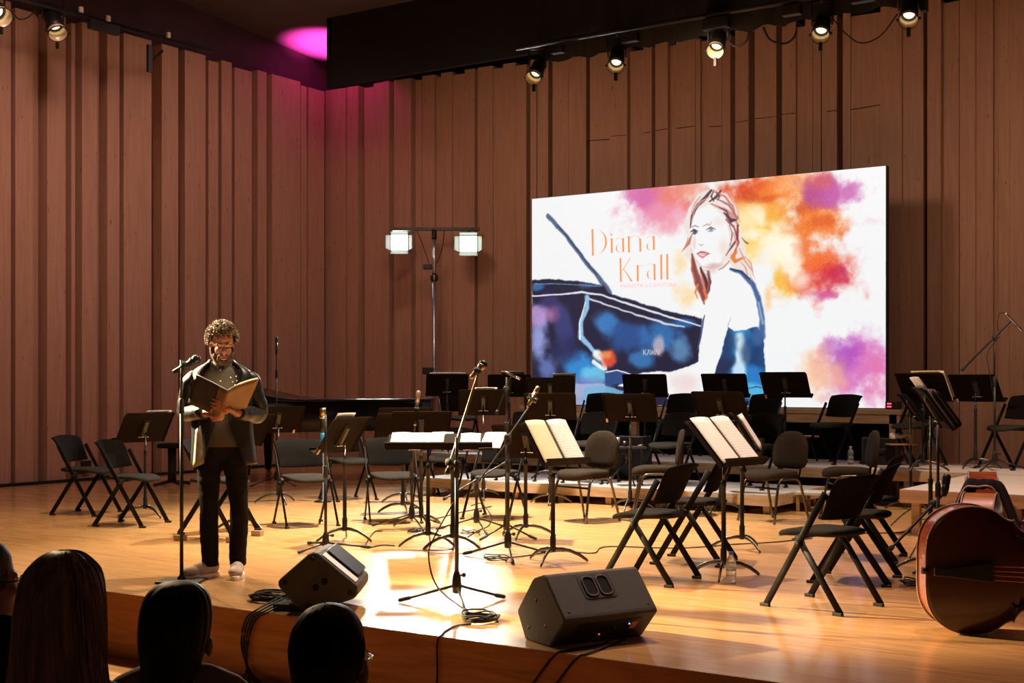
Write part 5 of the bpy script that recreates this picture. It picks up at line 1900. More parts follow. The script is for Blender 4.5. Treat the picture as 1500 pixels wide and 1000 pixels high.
MB().box((-0.09, -0.04, dz(543)), (0.17, 0.12, 0.11)).build('dimmer_box', M['black_metal'], t, bevel=0.01)
for px0, py0, px1, py1 in ((611, 338, 629, 388), (651, 338, 640, 386)):
    a = Vector(((px0 - 636) / FOC * 20.1, -0.02, dz(py0)))
    c = Vector(((px1 - 636) / FOC * 20.1, -0.03, dz(py1)))
    MB().tube(curve_pts([a, a * 0.5 + c * 0.5 + Vector((0.02, 0, -0.03)), c], 5), 0.007, 6).build('cable', M['cable'], t)
flood_pos = []
for px, py, lab in ((585, 355, 'left floodlight on the cross bar, frosted doors open'), (686, 357, 'right floodlight on the cross bar, frosted doors open')):
    c = on_y(px, py, FY - 0.05)
    f_ = empty('floodlight', c, YAW, lab, 'floodlight', 'floodlights on the stand')
    flood_pos.append(c)
    MB().box((0, 0.09, 0), (0.29, 0.14, 0.26)).build('housing', M['black_metal'], f_, bevel=0.01)
    MB().box((0, 0.012, 0), (0.26, 0.012, 0.235)).build('lamp_glass', M['flood'], f_)
    MB().box((0, 0.10, 0.165), (0.04, 0.03, 0.08)).box((0, 0.1, 0.137), (0.30, 0.025, 0.014)).build('yoke', M['black_metal'], f_)
    for s_ in (-1, 1):
        MB().add([(s_ * 0.145, 0.02, -0.12), (s_ * 0.145, 0.02, 0.12), (s_ * 0.205, -0.10, 0.10), (s_ * 0.205, -0.10, -0.10)], [(0, 1, 2, 3)], False).build('barn_door', M['flood_door'], f_, solid=0.004)
    MB().add([(-0.13, 0.02, -0.128), (0.13, 0.02, -0.128), (0.145, -0.06, -0.185), (-0.145, -0.06, -0.185)], [(0, 1, 2, 3)], False).build('barn_door', M['flood_door'], f_, solid=0.004)
    MB().add([(-0.13, 0.02, 0.128), (0.13, 0.02, 0.128), (0.14, -0.10, 0.16), (-0.14, -0.10, 0.16)], [(0, 1, 2, 3)], False).build('barn_door', M['black_metal'], f_, solid=0.004)

# ------------------------------------------------------------------ lighting bars and spotlights overhead
TYR = 13.0
xa, xb = on_y(788, 60, TYR).x, on_y(1357, 60, TYR).x
t = empty('lighting_bar', ((xa + xb) / 2, TYR, 5.3), 0, 'black lighting bar with border drape above the screen', 'lighting bar')
hw = (xb - xa) / 2
MB().tube([(-hw - 0.2, -0.15, -0.02), (hw, -0.15, -0.02)], 0.03, 12).build('pipe', M['black_metal'], t)
q = MB()
rows = []
for z in (-0.20, 0.4, 1.25):
    rows.append([(-hw + 2 * hw * i / 80, 0.03 * math.sin(i * 1.1) + 0.02 * math.sin(i * 2.7), z + (0.02 * math.sin(i * 0.9) if z < 0 else 0)) for i in range(81)])
q.grid(rows)
q.build('border_drape', M['void'], t, solid=0.008)
for i, (x, w_, h) in enumerate(((-1.9, 0.16, 0.09), (-0.95, 0.2, 0.1), (0.1, 0.3, 0.12), (0.95, 0.2, 0.1), (1.7, 0.24, 0.08))):
    MB().box((x, -0.17, -0.10 - h / 4), (w_, 0.09, h)).build('socket_box', M['black_metal'], t, bevel=0.008)
MB().box((hw - 0.02, 0, 0.0), (0.05, 0.1, 0.6)).build('end_bracket', M['black_metal'], t)
# second bar along the left wall
XB = -13.75
q0, q1 = on_x(40, 2, XB), on_x(262, 62, XB)
t2 = empty('lighting_bar', (XB, 0, 0), 0, 'black lighting bar above the left wall boards', 'lighting bar')
dirn = (q1 - q0)
MB().tube([Vector((0, q0.y - 3, q0.z - dirn.z / dirn.y * 3)), Vector((0, q1.y + 0.6, q1.z + dirn.z / dirn.y * 0.6))], 0.03, 12).build('pipe', M['black_metal'], t2)
z0_ = (q0.z + q1.z) / 2
bk = on_x(219, 88, XB)
MB().box((0, bk.y, bk.z + 0.02), (0.04, 0.07, 0.36)).tube([(0, bk.y, bk.z - 0.06), (0, bk.y + 0.22, bk.z + 0.17)], 0.02, 8).build('wall_bracket', M['black_metal'], t2)
fx = on_x(152, 40, XB)
MB().box((0, fx.y, fx.z), (0.1, 0.45, 0.12)).build('black_panel', mat('grey_panel', (0.02, 0.02, 0.024), 0.5, 0, 0.1, 5), t2, bevel=0.01)
for px, py in ((115, 15), (155, 28), (243, 52)):
    c = on_x(px, py, XB)
    MB().box((0.05, c.y, c.z), (0.03, 0.05, 0.07)).build('white_clip', M['white_plastic'], t2)


def spot(c, aim, label, size=1.0, hang=0.35, big=False):
    """theatre spotlight: c = centre of the front ring"""
    c = Vector(c)
    d = (Vector(aim) - c).normalized()
    t = empty('spotlight', c, 0, label, 'spotlight', 'spotlights overhead')
    q = d.to_track_quat('Z', 'Y').to_matrix().to_4x4()
    MB().lathe([(0.0, -0.42), (0.06, -0.42), (0.085, -0.36), (0.095, -0.15), (0.10, -0.02), (0.095, -0.02), (0.09, -0.14), (0.0, -0.14)], 20, q @ Matrix.Scale(size, 4)).build('body', M['black_metal'], t)
    MB().lathe([(0.0, -0.125), (0.06, -0.125), (0.06, -0.12), (0.0, -0.12)], 20, q @ Matrix.Scale(size, 4)).build('lens', M['spot_face'], t)
    MB().lathe([(0.0885, -0.12), (0.0905, -0.12), (0.0985, 0.03), (0.0965, 0.03), (0.0885, -0.12)], 20, q @ Matrix.Scale(size, 4)).build('front_ring', M['spot_inner'], t)
    MB().lathe([(0.097, 0.02), (0.104, 0.02), (0.104, 0.034), (0.097, 0.034), (0.097, 0.02)], 20, q @ Matrix.Scale(size, 4)).build('colour_frame', M['black_metal'], t)
    up = Vector((0, 0, 1))
    sd_ = d.cross(up).normalized()
    back = c - d * 0.2 * size
    yk = MB()
    for s_ in (-1, 1):
        yk.tube([back + sd_ * s_ * 0.11 * size - c, back + sd_ * s_ * 0.12 * size + up * hang * 0.75 - c], 0.012, 8)
        MB().tube([sd_ * s_ * 0.098 * size, sd_ * s_ * 0.125 * size], 0.016 * size, 8).build('side_knob', M['black_metal'], t)
    yk.tube([back + sd_ * -0.125 * size + up * hang * 0.75 - c, back + sd_ * 0.125 * size + up * hang * 0.75 - c], 0.012, 8)
    yk.tube([back + up * hang * 0.75 - c, back + up * hang - c], 0.02, 8)
    yk.build('yoke', M['black_metal'], t)
    kb = MB().box((0, 0, 0), (0.03, 0.03, 0.09))
    o = kb.build('tilt_handle', M['black_metal'], t)
    o.location = q.to_3x3() @ Vector((0, 0.0, 0.0)) + Vector((0, 0, -0.14 * size))
    return t


aim0 = Vector((-6.0, 9.0, 0))
for px, py, lab in ((782, 113, 'leftmost of the five spotlights on the bar above the screen'), (902, 96, 'second spotlight from the left on the bar above the screen'),
                    (1048, 73, 'middle spotlight of the five above the screen'), (1202, 50, 'fourth spotlight from the left on the bar above the screen'),
                    (1331, 28, 'rightmost of the five spotlights on the bar above the screen')):
    c = on_y(px, py, TYR - 0.17)
    spot(c, c + Vector((0.25 + (0.2 if px == 902 else 0), -1.0, -0.95)), lab, 0.92, 0.32)
c = on_x(84, 47, XB + 0.1)
spot(c, c + Vector((0.8, -0.25, -1.0)), 'spotlight second from the corner of the picture at upper left', 1.15, 0.4)
c = on_x(2, 24, XB + 0.1)
spot(c, c + Vector((1.0, -0.15, -0.7)), 'bright spotlight cut by the upper left corner of the picture', 1.2, 0.4)
# drooping cables of the bars
GC = 'cables drooping from the lighting bars'
for pts, lab in ((((1118, 40), (1128, 58), (1148, 64), (1163, 55), (1168, 36)), 'looped black cable hanging between third and fourth spotlight'),
                 (((1068, 45), (1068, 60), (1078, 68), (1092, 62), (1098, 46)), 'small loop of black cable right of the middle spotlight'),
                 (((1219, 26), (1240, 50), (1262, 63), (1290, 52), (1315, 20)), 'thin brown cable swinging between the fourth and rightmost spotlight')):
    o = MB().tube(curve_pts([on_y(a, b_, TYR - 0.18) for a, b_ in pts], 6), 0.011 if 'black' in lab else 0.007, 6).build('hanging_cable', M['cable'])
    tag(o, lab, 'cable', GC)
o = MB().tube(curve_pts([on_x(a, b_, XB + 0.05) for a, b_ in ((20, 20), (28, 28), (40, 26), (52, 16))], 6), 0.009, 6).build('hanging_cable', M['cable'])
tag(o, 'looped cable between the two spotlights at upper left', 'cable', GC)

# ------------------------------------------------------------------ small things on the stage
def bottle(p, h, r, label, cap='blue_cap', lab=None):
    t = empty('water_bottle', p, 0, label, 'bottle', 'water bottles')
    MB().lathe([(0.0, 0.0), (r * 0.9, 0.0), (r, 0.008), (r, h * 0.2), (r * 0.93, h * 0.22), (r, h * 0.25), (r, h * 0.42), (r * 0.93, h * 0.45), (r, h * 0.48), (r, h * 0.66), (r * 0.8, h * 0.78), (r * 0.45, h * 0.88), (r * 0.42, h * 0.92), (0.0, h * 0.92)], 18).build('body', M['water'], t)
    MB().lathe([(0.0, h * 0.91), (r * 0.48, h * 0.91), (r * 0.48, h * 0.995), (0.0, h)], 14).build('cap', M[cap], t)
    if lab:
        MB().lathe([(r * 1.012, h * 0.42), (r * 1.012, h * 0.66)], 18).build('paper_label', M[lab], t)
    return t


bottle(at(1071, 855), 0.215, 0.034, 'clear water bottle with blue cap on the stage floor by a stand foot', lab='water')
bottle(at(1246, 680, 0.4), 0.21, 0.034, 'clear water bottle on the back riser behind the side-on padded chair', cap='white_plastic')
# brass instrument and blue cup on a peg behind the stand with the white slip
p = at(473, 735)
dB = FOC * EYE / (735 - HOR)
t = empty('wind_instrument', p, 0, 'small gold and silver wind instrument upright on a peg behind the broad folding chair', 'wind instrument')
zz = lambda py: EYE - (py - HOR) / FOC * dB
MB().lathe([(0.10, 0.0), (0.10, 0.012), (0.015, 0.03), (0.012, zz(650))], 14).build('peg', M['black_metal'], t)
MB().lathe([(0.012, zz(650)), (0.034, zz(648)), (0.036, zz(640)), (0.026, zz(632))], 16).build('blue_sleeve', M['blue_label'], t)
MB().lathe([(0.028, zz(634)), (0.03, zz(626)), (0.028, zz(615)), (0.036, zz(613)), (0.038, zz(609)), (0.025, zz(606))], 16).build('body', M['ebony'], t)
MB().lathe([(0.036, zz(613)), (0.042, zz(612)), (0.042, zz(610)), (0.036, zz(609))], 16).build('ring', M['chrome'], t)
MB().lathe([(0.03, zz(609)), (0.036, zz(608)), (0.034, zz(600)), (0.028, zz(597.5)), (0.0, zz(597))], 16).build('cap', M['brass'], t)

# accessory trays
def tray(px, py, z0, dy, w_, d_, label, m_, legs=True):
    p = at(px, py, z0)
    dd = FOC * (EYE - z0) / (py - HOR)
    z = EYE - (dy - HOR) / FOC * dd - z0
    t = empty('tray_stand', p, YAW + R_(8), label, 'tray stand', 'small tray stands among the back rows')
    MB().box((0, 0, z), (w_, d_, 0.018)).build('tray', m_, t, bevel=0.003)
    MB().tube([(0, 0, 0.25), (0, 0, z)], 0.014, 10).build('pole', M['black_metal'], t)
    for k in range(3):
        a = R_(40 + 120 * k)
        MB().tube([(0, 0, 0.3), (0.22 * math.cos(a), 0.22 * math.sin(a), 0.012)], 0.010, 8).build('leg', M['black_metal'], t)
    return t, p + Vector((0, 0, z + 0.009)), z


t, top, z = tray(918, 711, 0.2, 655, 0.40, 0.26, 'small tray stand with cups on the low riser, centre', M['dark_chrome'])
for i, (dx, h, r, m_, lab, nm) in enumerate(((-0.10, 0.10, 0.022, 'copper', 'copper coloured cup on the centre tray', 'cup'), (-0.02, 0.06, 0.02, 'dark_chrome', 'dark metal pot on the centre tray', 'pot'), (0.16, 0.02, 0.03, 'brass', 'flat brass dish at the right end of the centre tray', 'dish'))):
    o = MB().lathe([(0.0, 0.0), (r * 0.85, 0.0), (r, 0.006), (r, h), (r * 0.9, h), (r * 0.85, min(0.01, h * .5)), (0.0, min(0.01, h * .5))], 18).build(nm, M[m_])
    v = Matrix.Rotation(YAW + R_(8), 3, 'Z') @ Vector((dx, 0, 0))
    o.location = top + v
    tag(o, lab, nm, 'small things on the centre tray')
t, top, z = tray(1183, 675, 0.4, 639, 0.24, 0.22, 'low tray stand on the back riser behind the dark padded chair', M['tray_wood'])
t, top, z = tray(1317, 681, 0.4, 650, 0.33, 0.26, 'wooden tray stand on the back riser holding a white mute', M['tray_wood'])
o = MB().lathe([(0.0, 0.0), (0.05, 0.0), (0.062, 0.02), (0.06, 0.05), (0.03, 0.12), (0.012, 0.2), (0.0, 0.2)], 18, Matrix.Rotation(R_(80), 4, 'Y')).build('mute', M['white_plastic'])
o.location = top + Vector((-0.09, -0.03, 0.055))
o.rotation_euler = (0, 0, YAW)
tag(o, 'white pear-shaped mute lying on the wooden tray right of the screen', 'mute')
o = MB().lathe([(0.0, 0.0), (0.02, 0.0), (0.018, 0.13), (0.0, 0.13)], 12).build('tube', M['tan_clip'])
o.location = top + Vector((0.08, 0.08, 0))
tag(o, 'small upright tan tube on the wooden tray right of the screen', 'tube')

# black equipment cases in the dark under and beside the screen table
GCASE = 'black equipment cases'
for px, py, z0, sx_, sy_, sz_, lab in ((926, 701, 0.2, 0.38, 0.34, 0.50, 'black equipment case on the low riser behind the accessory tray'),
                                        (1292, 680, 0.4, 0.40, 0.30, 0.30, 'black equipment case on the back riser behind the side-on padded chair')):
    t = empty('equipment_case', at(px, py, z0) + VV * 0.02, YAW * 0.3, lab, 'case', GCASE)
    MB().box((0, 0, sz_ / 2), (sx_, sy_, sz_)).build('body', M['void'], t, bevel=0.01)
    for s_ in (-1, 1):
        MB().box((s_ * (sx_ / 2 - 0.012), 0, sz_ / 2), (0.028, sy_ + 0.01, sz_ + 0.01)).build('metal_edge', M['black_metal'], t, bevel=0.002)
    MB().tube(curve_pts([(-0.07, -sy_ / 2 - 0.004, sz_ * 0.6), (-0.06, -sy_ / 2 - 0.03, sz_ * 0.6), (0.06, -sy_ / 2 - 0.03, sz_ * 0.6), (0.07, -sy_ / 2 - 0.004, sz_ * 0.6)], 4), 0.008, 8).build('handle', M['black_metal'], t)
# red indicator lamps beside the screen
t = empty('power_unit', on_y(1309, 601, TY + 0.05), 0, 'small black power unit with red lamps right of the screen foot', 'power unit')
bz = t.location.z
t.location.z = 1.015
MB().box((0, 0, 0.05), (0.16, 0.14, 0.10)).build('housing', M['speaker_dark'], t, bevel=0.005)
for z in (0.035, 0.07):
    MB().box((-0.03, -0.073, z), (0.05, 0.006, 0.016)).build('red_lamp', M['led_red'], t)
# white step between riser corner and floor
t = empty('riser_step', (-5.06, 12.95, 0), 0, 'low pale step at the right corner of the low riser', 'step')
MB().box((0.05, 0.15, 0.19), (0.34, 0.36, 0.03)).build('tread', M['label_white'], t, bevel=0.004)
for sx_ in (-0.09, 0.19):
    for sy_ in (0.0, 0.3):
        MB().box((sx_, sy_, 0.0875), (0.03, 0.03, 0.175)).build('leg', M['riser_side'], t)
# small power box at the foot of the left wall
o = MB().box((0, 0, 0.06), (0.05, 0.14, 0.12)).build('wall_socket', M['speaker_dark'], bevel=0.006)
c = on_x(126, 681, XL + 0.1)
o.location = (c.x, c.y, c.z - 0.06)
tag(o, 'black socket box low on the left wall behind the leftmost chair', 'socket box')

# ------------------------------------------------------------------ cables on the stage
GCB = 'cables on the stage'


def cable(pts, label, r=0.005, z=0.006, n=6, group=GCB):
    P = []
    for q_ in pts:
        if isinstance(q_, Vector):
            P.append(q_)
        else:
            P.append(at(q_[0], q_[1], 0) + Vector((0, 0, z)))
    o = MB().tube(curve_pts(P, n), r, 6).build('cable', M['cable'])
    return tag(o, label, 'cable', group)


cable([(740, 818), (768, 815), (820, 808), (868, 811), (880, 803), (905, 801), (960, 803), (1010, 803), (1075, 798), (1130, 795), (1190, 789)], 'long black cable crossing the floor behind the large monitor')
cable([(690, 741), (705, 738), (719, 755), (716, 770), (700, 778), (680, 790)], 'thin cable curling behind the flat stands')
cable([(578, 800), (560, 799), (535, 802), (548, 780), (560, 778)], 'thin cable leaving the left tripod')
cable([(640, 760), (670, 752), (705, 745), (720, 742)], 'grey cable across the bright middle of the floor')
cable([(1160, 790), (1220, 783), (1300, 781), (1345, 779)], 'black cable under the three folding chairs at right')
cable([(1305, 770), (1325, 752), (1345, 742), (1365, 747), (1350, 752), (1340, 758), (1358, 762), (1370, 766), (1342, 772), (1330, 779)], 'tangled black cable left of the hindmost bass')
cable([(1330, 822), (1345, 790), (1342, 760), (1346, 735)], 'cable running to the stand near the basses')
# front stand cable and its coil
pF = at(669, 887)
cable([pF + Vector((-0.01, -0.02, 0.62)), pF + Vector((-0.09, -0.10, 0.42)), pF + Vector((-0.12, -0.12, 0.30)), pF + Vector((-0.05, -0.12, 0.12)), (690, 900), (706, 905)], 'cable dropping from the front boom stand to the coil')


def coil(c, r, turns, label, seed=1, squash=0.9, rr=0.0055):
    rg = random.Random(seed)
    pts = []
    for k in range(turns * 10):
        a = 2 * PI * k / 10
        q_ = r * (0.72 + 0.34 * rg.random())
        pts.append(Vector((q_ * math.cos(a), q_ * squash * math.sin(a), 0.008 + 0.05 * (k / (turns * 10)) * (0.4 + 0.6 * rg.random()))))
    o = MB().tube(curve_pts(pts, 3), rr, 6).build('cable_coil', M['cable'])
    o.location = c
    return tag(o, label, 'cable coil', 'coiled cables')


coil(at(703, 909), 0.115, 7, 'coil of black cable on the stage edge by the front boom stand', 2)
coil(at(398, 879), 0.14, 8, 'coil of black cable at the stage edge left of the small monitor', 5)
coil(at(728, 822), 0.10, 3, 'thin coil of cable under the third tripod', 8, rr=0.004)
coil(at(690, 783), 0.10, 2, 'loose ring of cable under the short boom stand', 9, rr=0.004)
coil(at(608, 781), 0.07, 3, 'small coil of cable under the left tripod', 10, rr=0.004)
coil(at(1342, 858), 0.11, 3, 'coil of cable left of the nearest bass', 11)
ed = STAGE_EDGE
e = at(645, 932)
cable([(690, 915), (668, 918), (652, 926), Vector((e.x, ed + 0.02, 0.008)), Vector((e.x - 0.01, ed - 0.012, -0.03)), Vector((e.x - 0.01, ed - 0.012, -0.2)), Vector((e.x - 0.02, ed - 0.015, -0.395))], 'single cable hanging down the stage front below the front boom stand')
for i, (x0, y0, x1, y1) in enumerate(((886, 921, 835, 953), (914, 914, 868, 957))):
    a, b_ = at(x0, y0, 0.07), at(x1, y1)
    e2 = Vector((b_.x - 0.05, ed - 0.01, -0.02))
    cable([a + Vector((0, 0, 0.03)), a + Vector((0.02, -0.05, 0.0)), at(x0 + 2, y0 + 22) + Vector((0, 0, 0.008)), at((x0 + x1) / 2, (y0 + y1) / 2 + 12) + Vector((0, 0, 0.008)), Vector((b_.x, ed + 0.03, 0.008)), e2, Vector((e2.x - 0.14, ed - 0.02, -0.2)), Vector((e2.x - 0.3, ed - 0.04, -0.395))],
          ('left' if i == 0 else 'right') + ' of the two cables falling from the large monitor over the stage front', 0.006)
c0 = at(404, 893)
for i in range(4):
    dx = 0.035 * i
    cable([at(405 + 8 * i, 884) + Vector((0, 0, 0.03)), Vector((c0.x - 0.06 + dx, ed + 0.02, 0.012)), Vector((c0.x - 0.12 + dx * 0.7, ed - 0.02, -0.05)), Vector((c0.x - 0.15 + dx * 0.5, ed - 0.025, -0.2)), Vector((c0.x - 0.10 + dx * 0.2, ed - 0.03, -0.34)), Vector((c0.x - 0.12 + 0.12 * i, ed - 0.08 - 0.02 * i, -0.40)), Vector((c0.x - 0.2 + 0.35 * i, ed - 0.20, -0.402))],
          'cable of the bundle hanging over the stage front left of the small monitor', 0.006, group='bundle of cables over the stage front')
# ------------------------------------------------------------------ people
def oval(cx, cy, z, rx, ry, n=28, ex=2.3, a0=0.0, a1=360.0, wr=0.0, seed=0.0, tx=0.0):
    pts = []
    m = n if a1 - a0 >= 360 else n + 1
    for k in range(m):
        a = R_(a0 + (a1 - a0) * k / n)
        c, s_ = math.cos(a), math.sin(a)
        x = math.copysign(abs(c) ** (2 / ex), c) * rx
        y = math.copysign(abs(s_) ** (2 / ex), s_) * ry
        f = 1 + wr * mnoise.noise((c * 2.5 + seed, s_ * 2.5, z * 14))
        pts.append((cx + x * f, cy + y * f, z + tx * x))
    return pts


def limb(q, pts, rad, n=14, wr=0.0, seed=0.0, freq=22):
    """sleeve or trouser leg with creases"""
    P = curve_pts(pts, 6)
    m = len(P)
    rr = []
    for i in range(m):
        t_ = i / (m - 1) * (len(rad) - 1)
        k = min(int(t_), len(rad) - 2)
        rr.append(rad[k] + (rad[k + 1] - rad[k]) * (t_ - k))
    rings = []
    for i, p in enumerate(P):
        d = P[min(i + 1, m - 1)] - P[max(i - 1, 0)]
        a, b_ = basis(d, Vector((0, 1, 0.01)))
        ring = []
        for k in range(n):
            t_ = 2 * PI * k / n
            f = rr[i] * (1 + wr * mnoise.noise((math.cos(t_) * 1.2 + seed, math.sin(t_) * 1.2, i * freq / m * 0.7)))
            ring.append(p + (a * math.cos(t_) + b_ * math.sin(t_)) * f)
        rings.append(ring)
    q.loft(rings)


def hand(q, wrist, palm, tips, thumb, r=0.0085):
    """palm slab plus five bent fingers"""
    wrist, palm = Vector(wrist), Vector(palm)
    d = (palm - wrist).normalized()
    q.tube([wrist, palm], [0.026, 0.030], 12, flat=0.62, round_end=True, up=Vector((0.2, 0, 1)))
    side = (Vector(tips[-1]) - Vector(tips[0])).normalized()
    k0 = palm + d * 0.028
    for i, tp in enumerate(tips):
        root = k0 + side * (i - 1.5) * 0.020
        tp = Vector(tp)
        mid = root * 0.45 + tp * 0.55 + Vector((0, -0.012, 0.004))
        q.tube([root - d * 0.02, root, mid, tp], [r * 1.15, r * 1.1, r, r * 0.8], 8, round_end=True)
    b0 = wrist * 0.45 + palm * 0.55
    th = Vector(thumb)
    q.tube([b0, b0 * 0.4 + th * 0.6 + Vector((0, -0.01, 0)), th], [r * 1.6, r * 1.3, r * 0.95], 8, round_end=True)


pm = at(322, 845)
az = math.atan2(pm.y, pm.x)
man = empty('person', pm, az - R_(90), 'curly-haired bearded man in dark jacket standing and reading from an open folder', 'person')
hp = Vector((0.012, 0.0, 1.50))
HT = Matrix.Translation(hp) @ Matrix.Rotation(R_(8), 4, 'Z') @ Matrix.Rotation(R_(15), 4, 'X') @ Matrix.Translation((0, 0, 0))   # head turned and bowed; local origin at top of the neck


def hd(x, y, z):
    return HT @ Vector((x, y, z))


H3 = HT.to_3x3()
q = MB()
# trunk and limbs
q.ball((0.012, 0.0, 1.26), (0.165, 0.105, 0.22), 18, 12)
q.ball((0.012, 0.0, 1.02), (0.155, 0.11, 0.20), 18, 12)
q.tube([(0.012, 0.01, 1.36), (0.012, 0.0, 1.46), hd(0, 0.0, 0.05)], [0.066, 0.057, 0.055], 16, round_end=True)
q.tube([(-0.14, 0, 1.375), (0.012, 0.01, 1.40), (0.165, 0, 1.375)], [0.045, 0.055, 0.045], 12, round_end=True)
LS, LE, LW_ = Vector((-0.165, 0.0, 1.365)), Vector((-0.225, 0.02, 1.145)), Vector((-0.085, -0.265, 1.135))
RS, RE, RW_ = Vector((0.190, 0.0, 1.365)), Vector((0.265, 0.03, 1.125)), Vector((0.105, -0.262, 1.135))
for s_, e_, w_ in ((LS, LE, LW_), (RS, RE, RW_)):
    q.tube([s_, s_ * 0.5 + e_ * 0.5, e_], [0.052, 0.046, 0.038], 12, round_end=True)
    q.tube([e_, e_ * 0.6 + w_ * 0.4, w_], [0.039, 0.036, 0.026], 12, round_end=True)
hand(q, RW_, (0.048, -0.345, 1.165), [(-0.052, -0.372, 1.232), (-0.062, -0.372, 1.208), (-0.060, -0.368, 1.184), (-0.045, -0.362, 1.162)], (0.022, -0.395, 1.236))
hand(q, LW_, (-0.045, -0.315, 1.118), [(0.030, -0.318, 1.135), (0.028, -0.312, 1.115), (0.022, -0.306, 1.100), (0.010, -0.300, 1.090)], (-0.052, -0.345, 1.168))
for hx, kx, ax in ((-0.075, -0.072, -0.068), (0.105, 0.128, 0.122)):
    q.tube([(hx, 0.0, 0.93), (hx, -0.005, 0.72), (kx, -0.012, 0.50)], [0.072, 0.062, 0.045], 14, round_end=True)
    q.tube([(kx, -0.012, 0.50), (kx, 0.006, 0.34), (ax, 0.018, 0.09)], [0.045, 0.044, 0.034], 14, round_end=True)
# head (local to the top of the neck: z up, -y is the face)
for c, r_ in (((0, 0.012, 0.135), (0.073, 0.094, 0.092)), ((0, -0.022, 0.065), (0.058, 0.070, 0.080)), ((0, -0.040, 0.022), (0.046, 0.046, 0.032)), ((0, -0.068, 0.008), (0.024, 0.020, 0.018)),
              ((0, -0.074, 0.125), (0.056, 0.016, 0.012)), ((-0.036, -0.060, 0.076), (0.021, 0.020, 0.022)), ((0.036, -0.060, 0.076), (0.021, 0.020, 0.022)),
              ((-0.074, 0.012, 0.092), (0.010, 0.020, 0.032)), ((0.074, 0.012, 0.092), (0.010, 0.020, 0.032)), ((0, -0.082, 0.036), (0.026, 0.012, 0.012)),
              ((-0.030, -0.074, 0.104), (0.014, 0.011, 0.010)), ((0.030, -0.074, 0.104), (0.014, 0.011, 0.010)), ((0, -0.062, 0.150), (0.052, 0.022, 0.036))):
    q.ball(HT @ Vector(c), r_, 14, 10, rot=H3)
q.tube([hd(0, -0.083, 0.112), hd(0, -0.100, 0.085), hd(0, -0.112, 0.066)], [0.009, 0.011, 0.014], 10, round_end=True)
q.ball(hd(0, -0.103, 0.062), (0.019, 0.012, 0.010), 12, 8, rot=H3)
body = q.fused('body', M['skin'], man, 0.0062, 3)

# face details
q = MB()
for s_ in (-1, 1):
    q.tube([hd(s_ * 0.014, -0.093, 0.124), hd(s_ * 0.032, -0.093, 0.131), hd(s_ * 0.052, -0.079, 0.122)], [0.0042, 0.005, 0.0035], 8, round_end=True)
q.build('eyebrows', M['hair'], man)
for s_ in (-1, 1):
    MB().tube([hd(s_ * 0.018, -0.083, 0.099), hd(s_ * 0.030, -0.088, 0.0965), hd(s_ * 0.043, -0.081, 0.099)], [0.0022, 0.003, 0.0022], 6).build('eyelashes', M['eye'], man)
MB().tube([hd(-0.022, -0.092, 0.040), hd(0, -0.098, 0.044), hd(0.022, -0.092, 0.040)], [0.004, 0.0065, 0.004], 8, round_end=True).tube([hd(-0.020, -0.090, 0.028), hd(0, -0.095, 0.024), hd(0.020, -0.090, 0.028)], [0.004, 0.0075, 0.004], 8, round_end=True).build('lips', M['lip'], man)
MB().ball(hd(0, -0.091, 0.034), (0.013, 0.004, 0.0045), 10, 6, rot=H3).build('open_mouth', M['eye'], man)
q = MB()
rg = random.Random(11)
jaw = curve_pts([(-0.071, 0.0, 0.085), (-0.066, -0.018, 0.05), (-0.052, -0.042, 0.018), (-0.026, -0.070, -0.002), (0, -0.082, -0.006), (0.026, -0.070, -0.002), (0.052, -0.042, 0.018), (0.066, -0.018, 0.05), (0.071, 0.0, 0.085)], 5)
q.tube([hd(*p) for p in jaw], [0.008] + [0.016 + 0.006 * math.sin(PI * i / (len(jaw) - 1)) for i in range(1, len(jaw) - 1)] + [0.008], 10)
q.tube([hd(-0.034, -0.084, 0.040), hd(-0.016, -0.098, 0.055), hd(0, -0.101, 0.056), hd(0.016, -0.098, 0.055), hd(0.034, -0.084, 0.040)], [0.009, 0.008, 0.006, 0.008, 0.009], 8)
for s_ in (-1, 1):
    q.tube([hd(s_ * 0.034, -0.084, 0.042), hd(s_ * 0.034, -0.080, 0.02), hd(s_ * 0.024, -0.078, 0.004)], [0.009, 0.011, 0.014], 8, round_end=True)
    q.ball(hd(s_ * 0.052, -0.038, 0.034), (0.018, 0.026, 0.026), 10, 8, rot=H3)
q.ball(hd(0, -0.080, 0.004), (0.028, 0.018, 0.017), 12, 8, rot=H3)
q.ball(hd(0, -0.055, -0.004), (0.040, 0.036, 0.016), 12, 8, rot=H3)
q.fused('beard', M['beard'], man, 0.0055, 2)

# curly hair: a close cap and a few hundred springy locks
q = MB()
q.ball(hd(0, 0.030, 0.150), (0.080, 0.088, 0.088), 18, 12, rot=H3)
for k in range(620):
    th = rg.random() * 2 * PI
    ph = math.acos(1 - rg.random() * 1.42)
    nx, ny, nz = math.sin(ph) * math.cos(th), math.sin(ph) * math.sin(th), math.cos(ph)
    if ny < -0.42 and nz < 0.36:
        continue
    if nz < -0.10 and ny < -0.02:
        continue
    base_ = Vector((nx * 0.085, 0.020 + ny * 0.097, 0.145 + nz * 0.096))
    if ny < -0.5:
        base_.z += 0.006
    nrm = Vector((nx, ny, nz + 0.15)).normalized()
    tang = nrm.cross(Vector((rg.random() - .5, rg.random() - .5, rg.random() - .5))).normalized()
    bt = nrm.cross(tang)
    r0 = 0.006 + 0.006 * rg.random()
    pts = []
    for i in range(11):
        a = i / 10 * 2 * PI * 1.15
        pts.append(HT @ (base_ + nrm * (0.004 + 0.024 * i / 10 + 0.008 * math.sin(a)) + (tang * math.cos(a) + bt * math.sin(a)) * r0 * (1 - 0.3 * i / 10)))
    q.tube(pts, [0.0034] * 8 + [0.0028, 0.0022, 0.0015], 5)
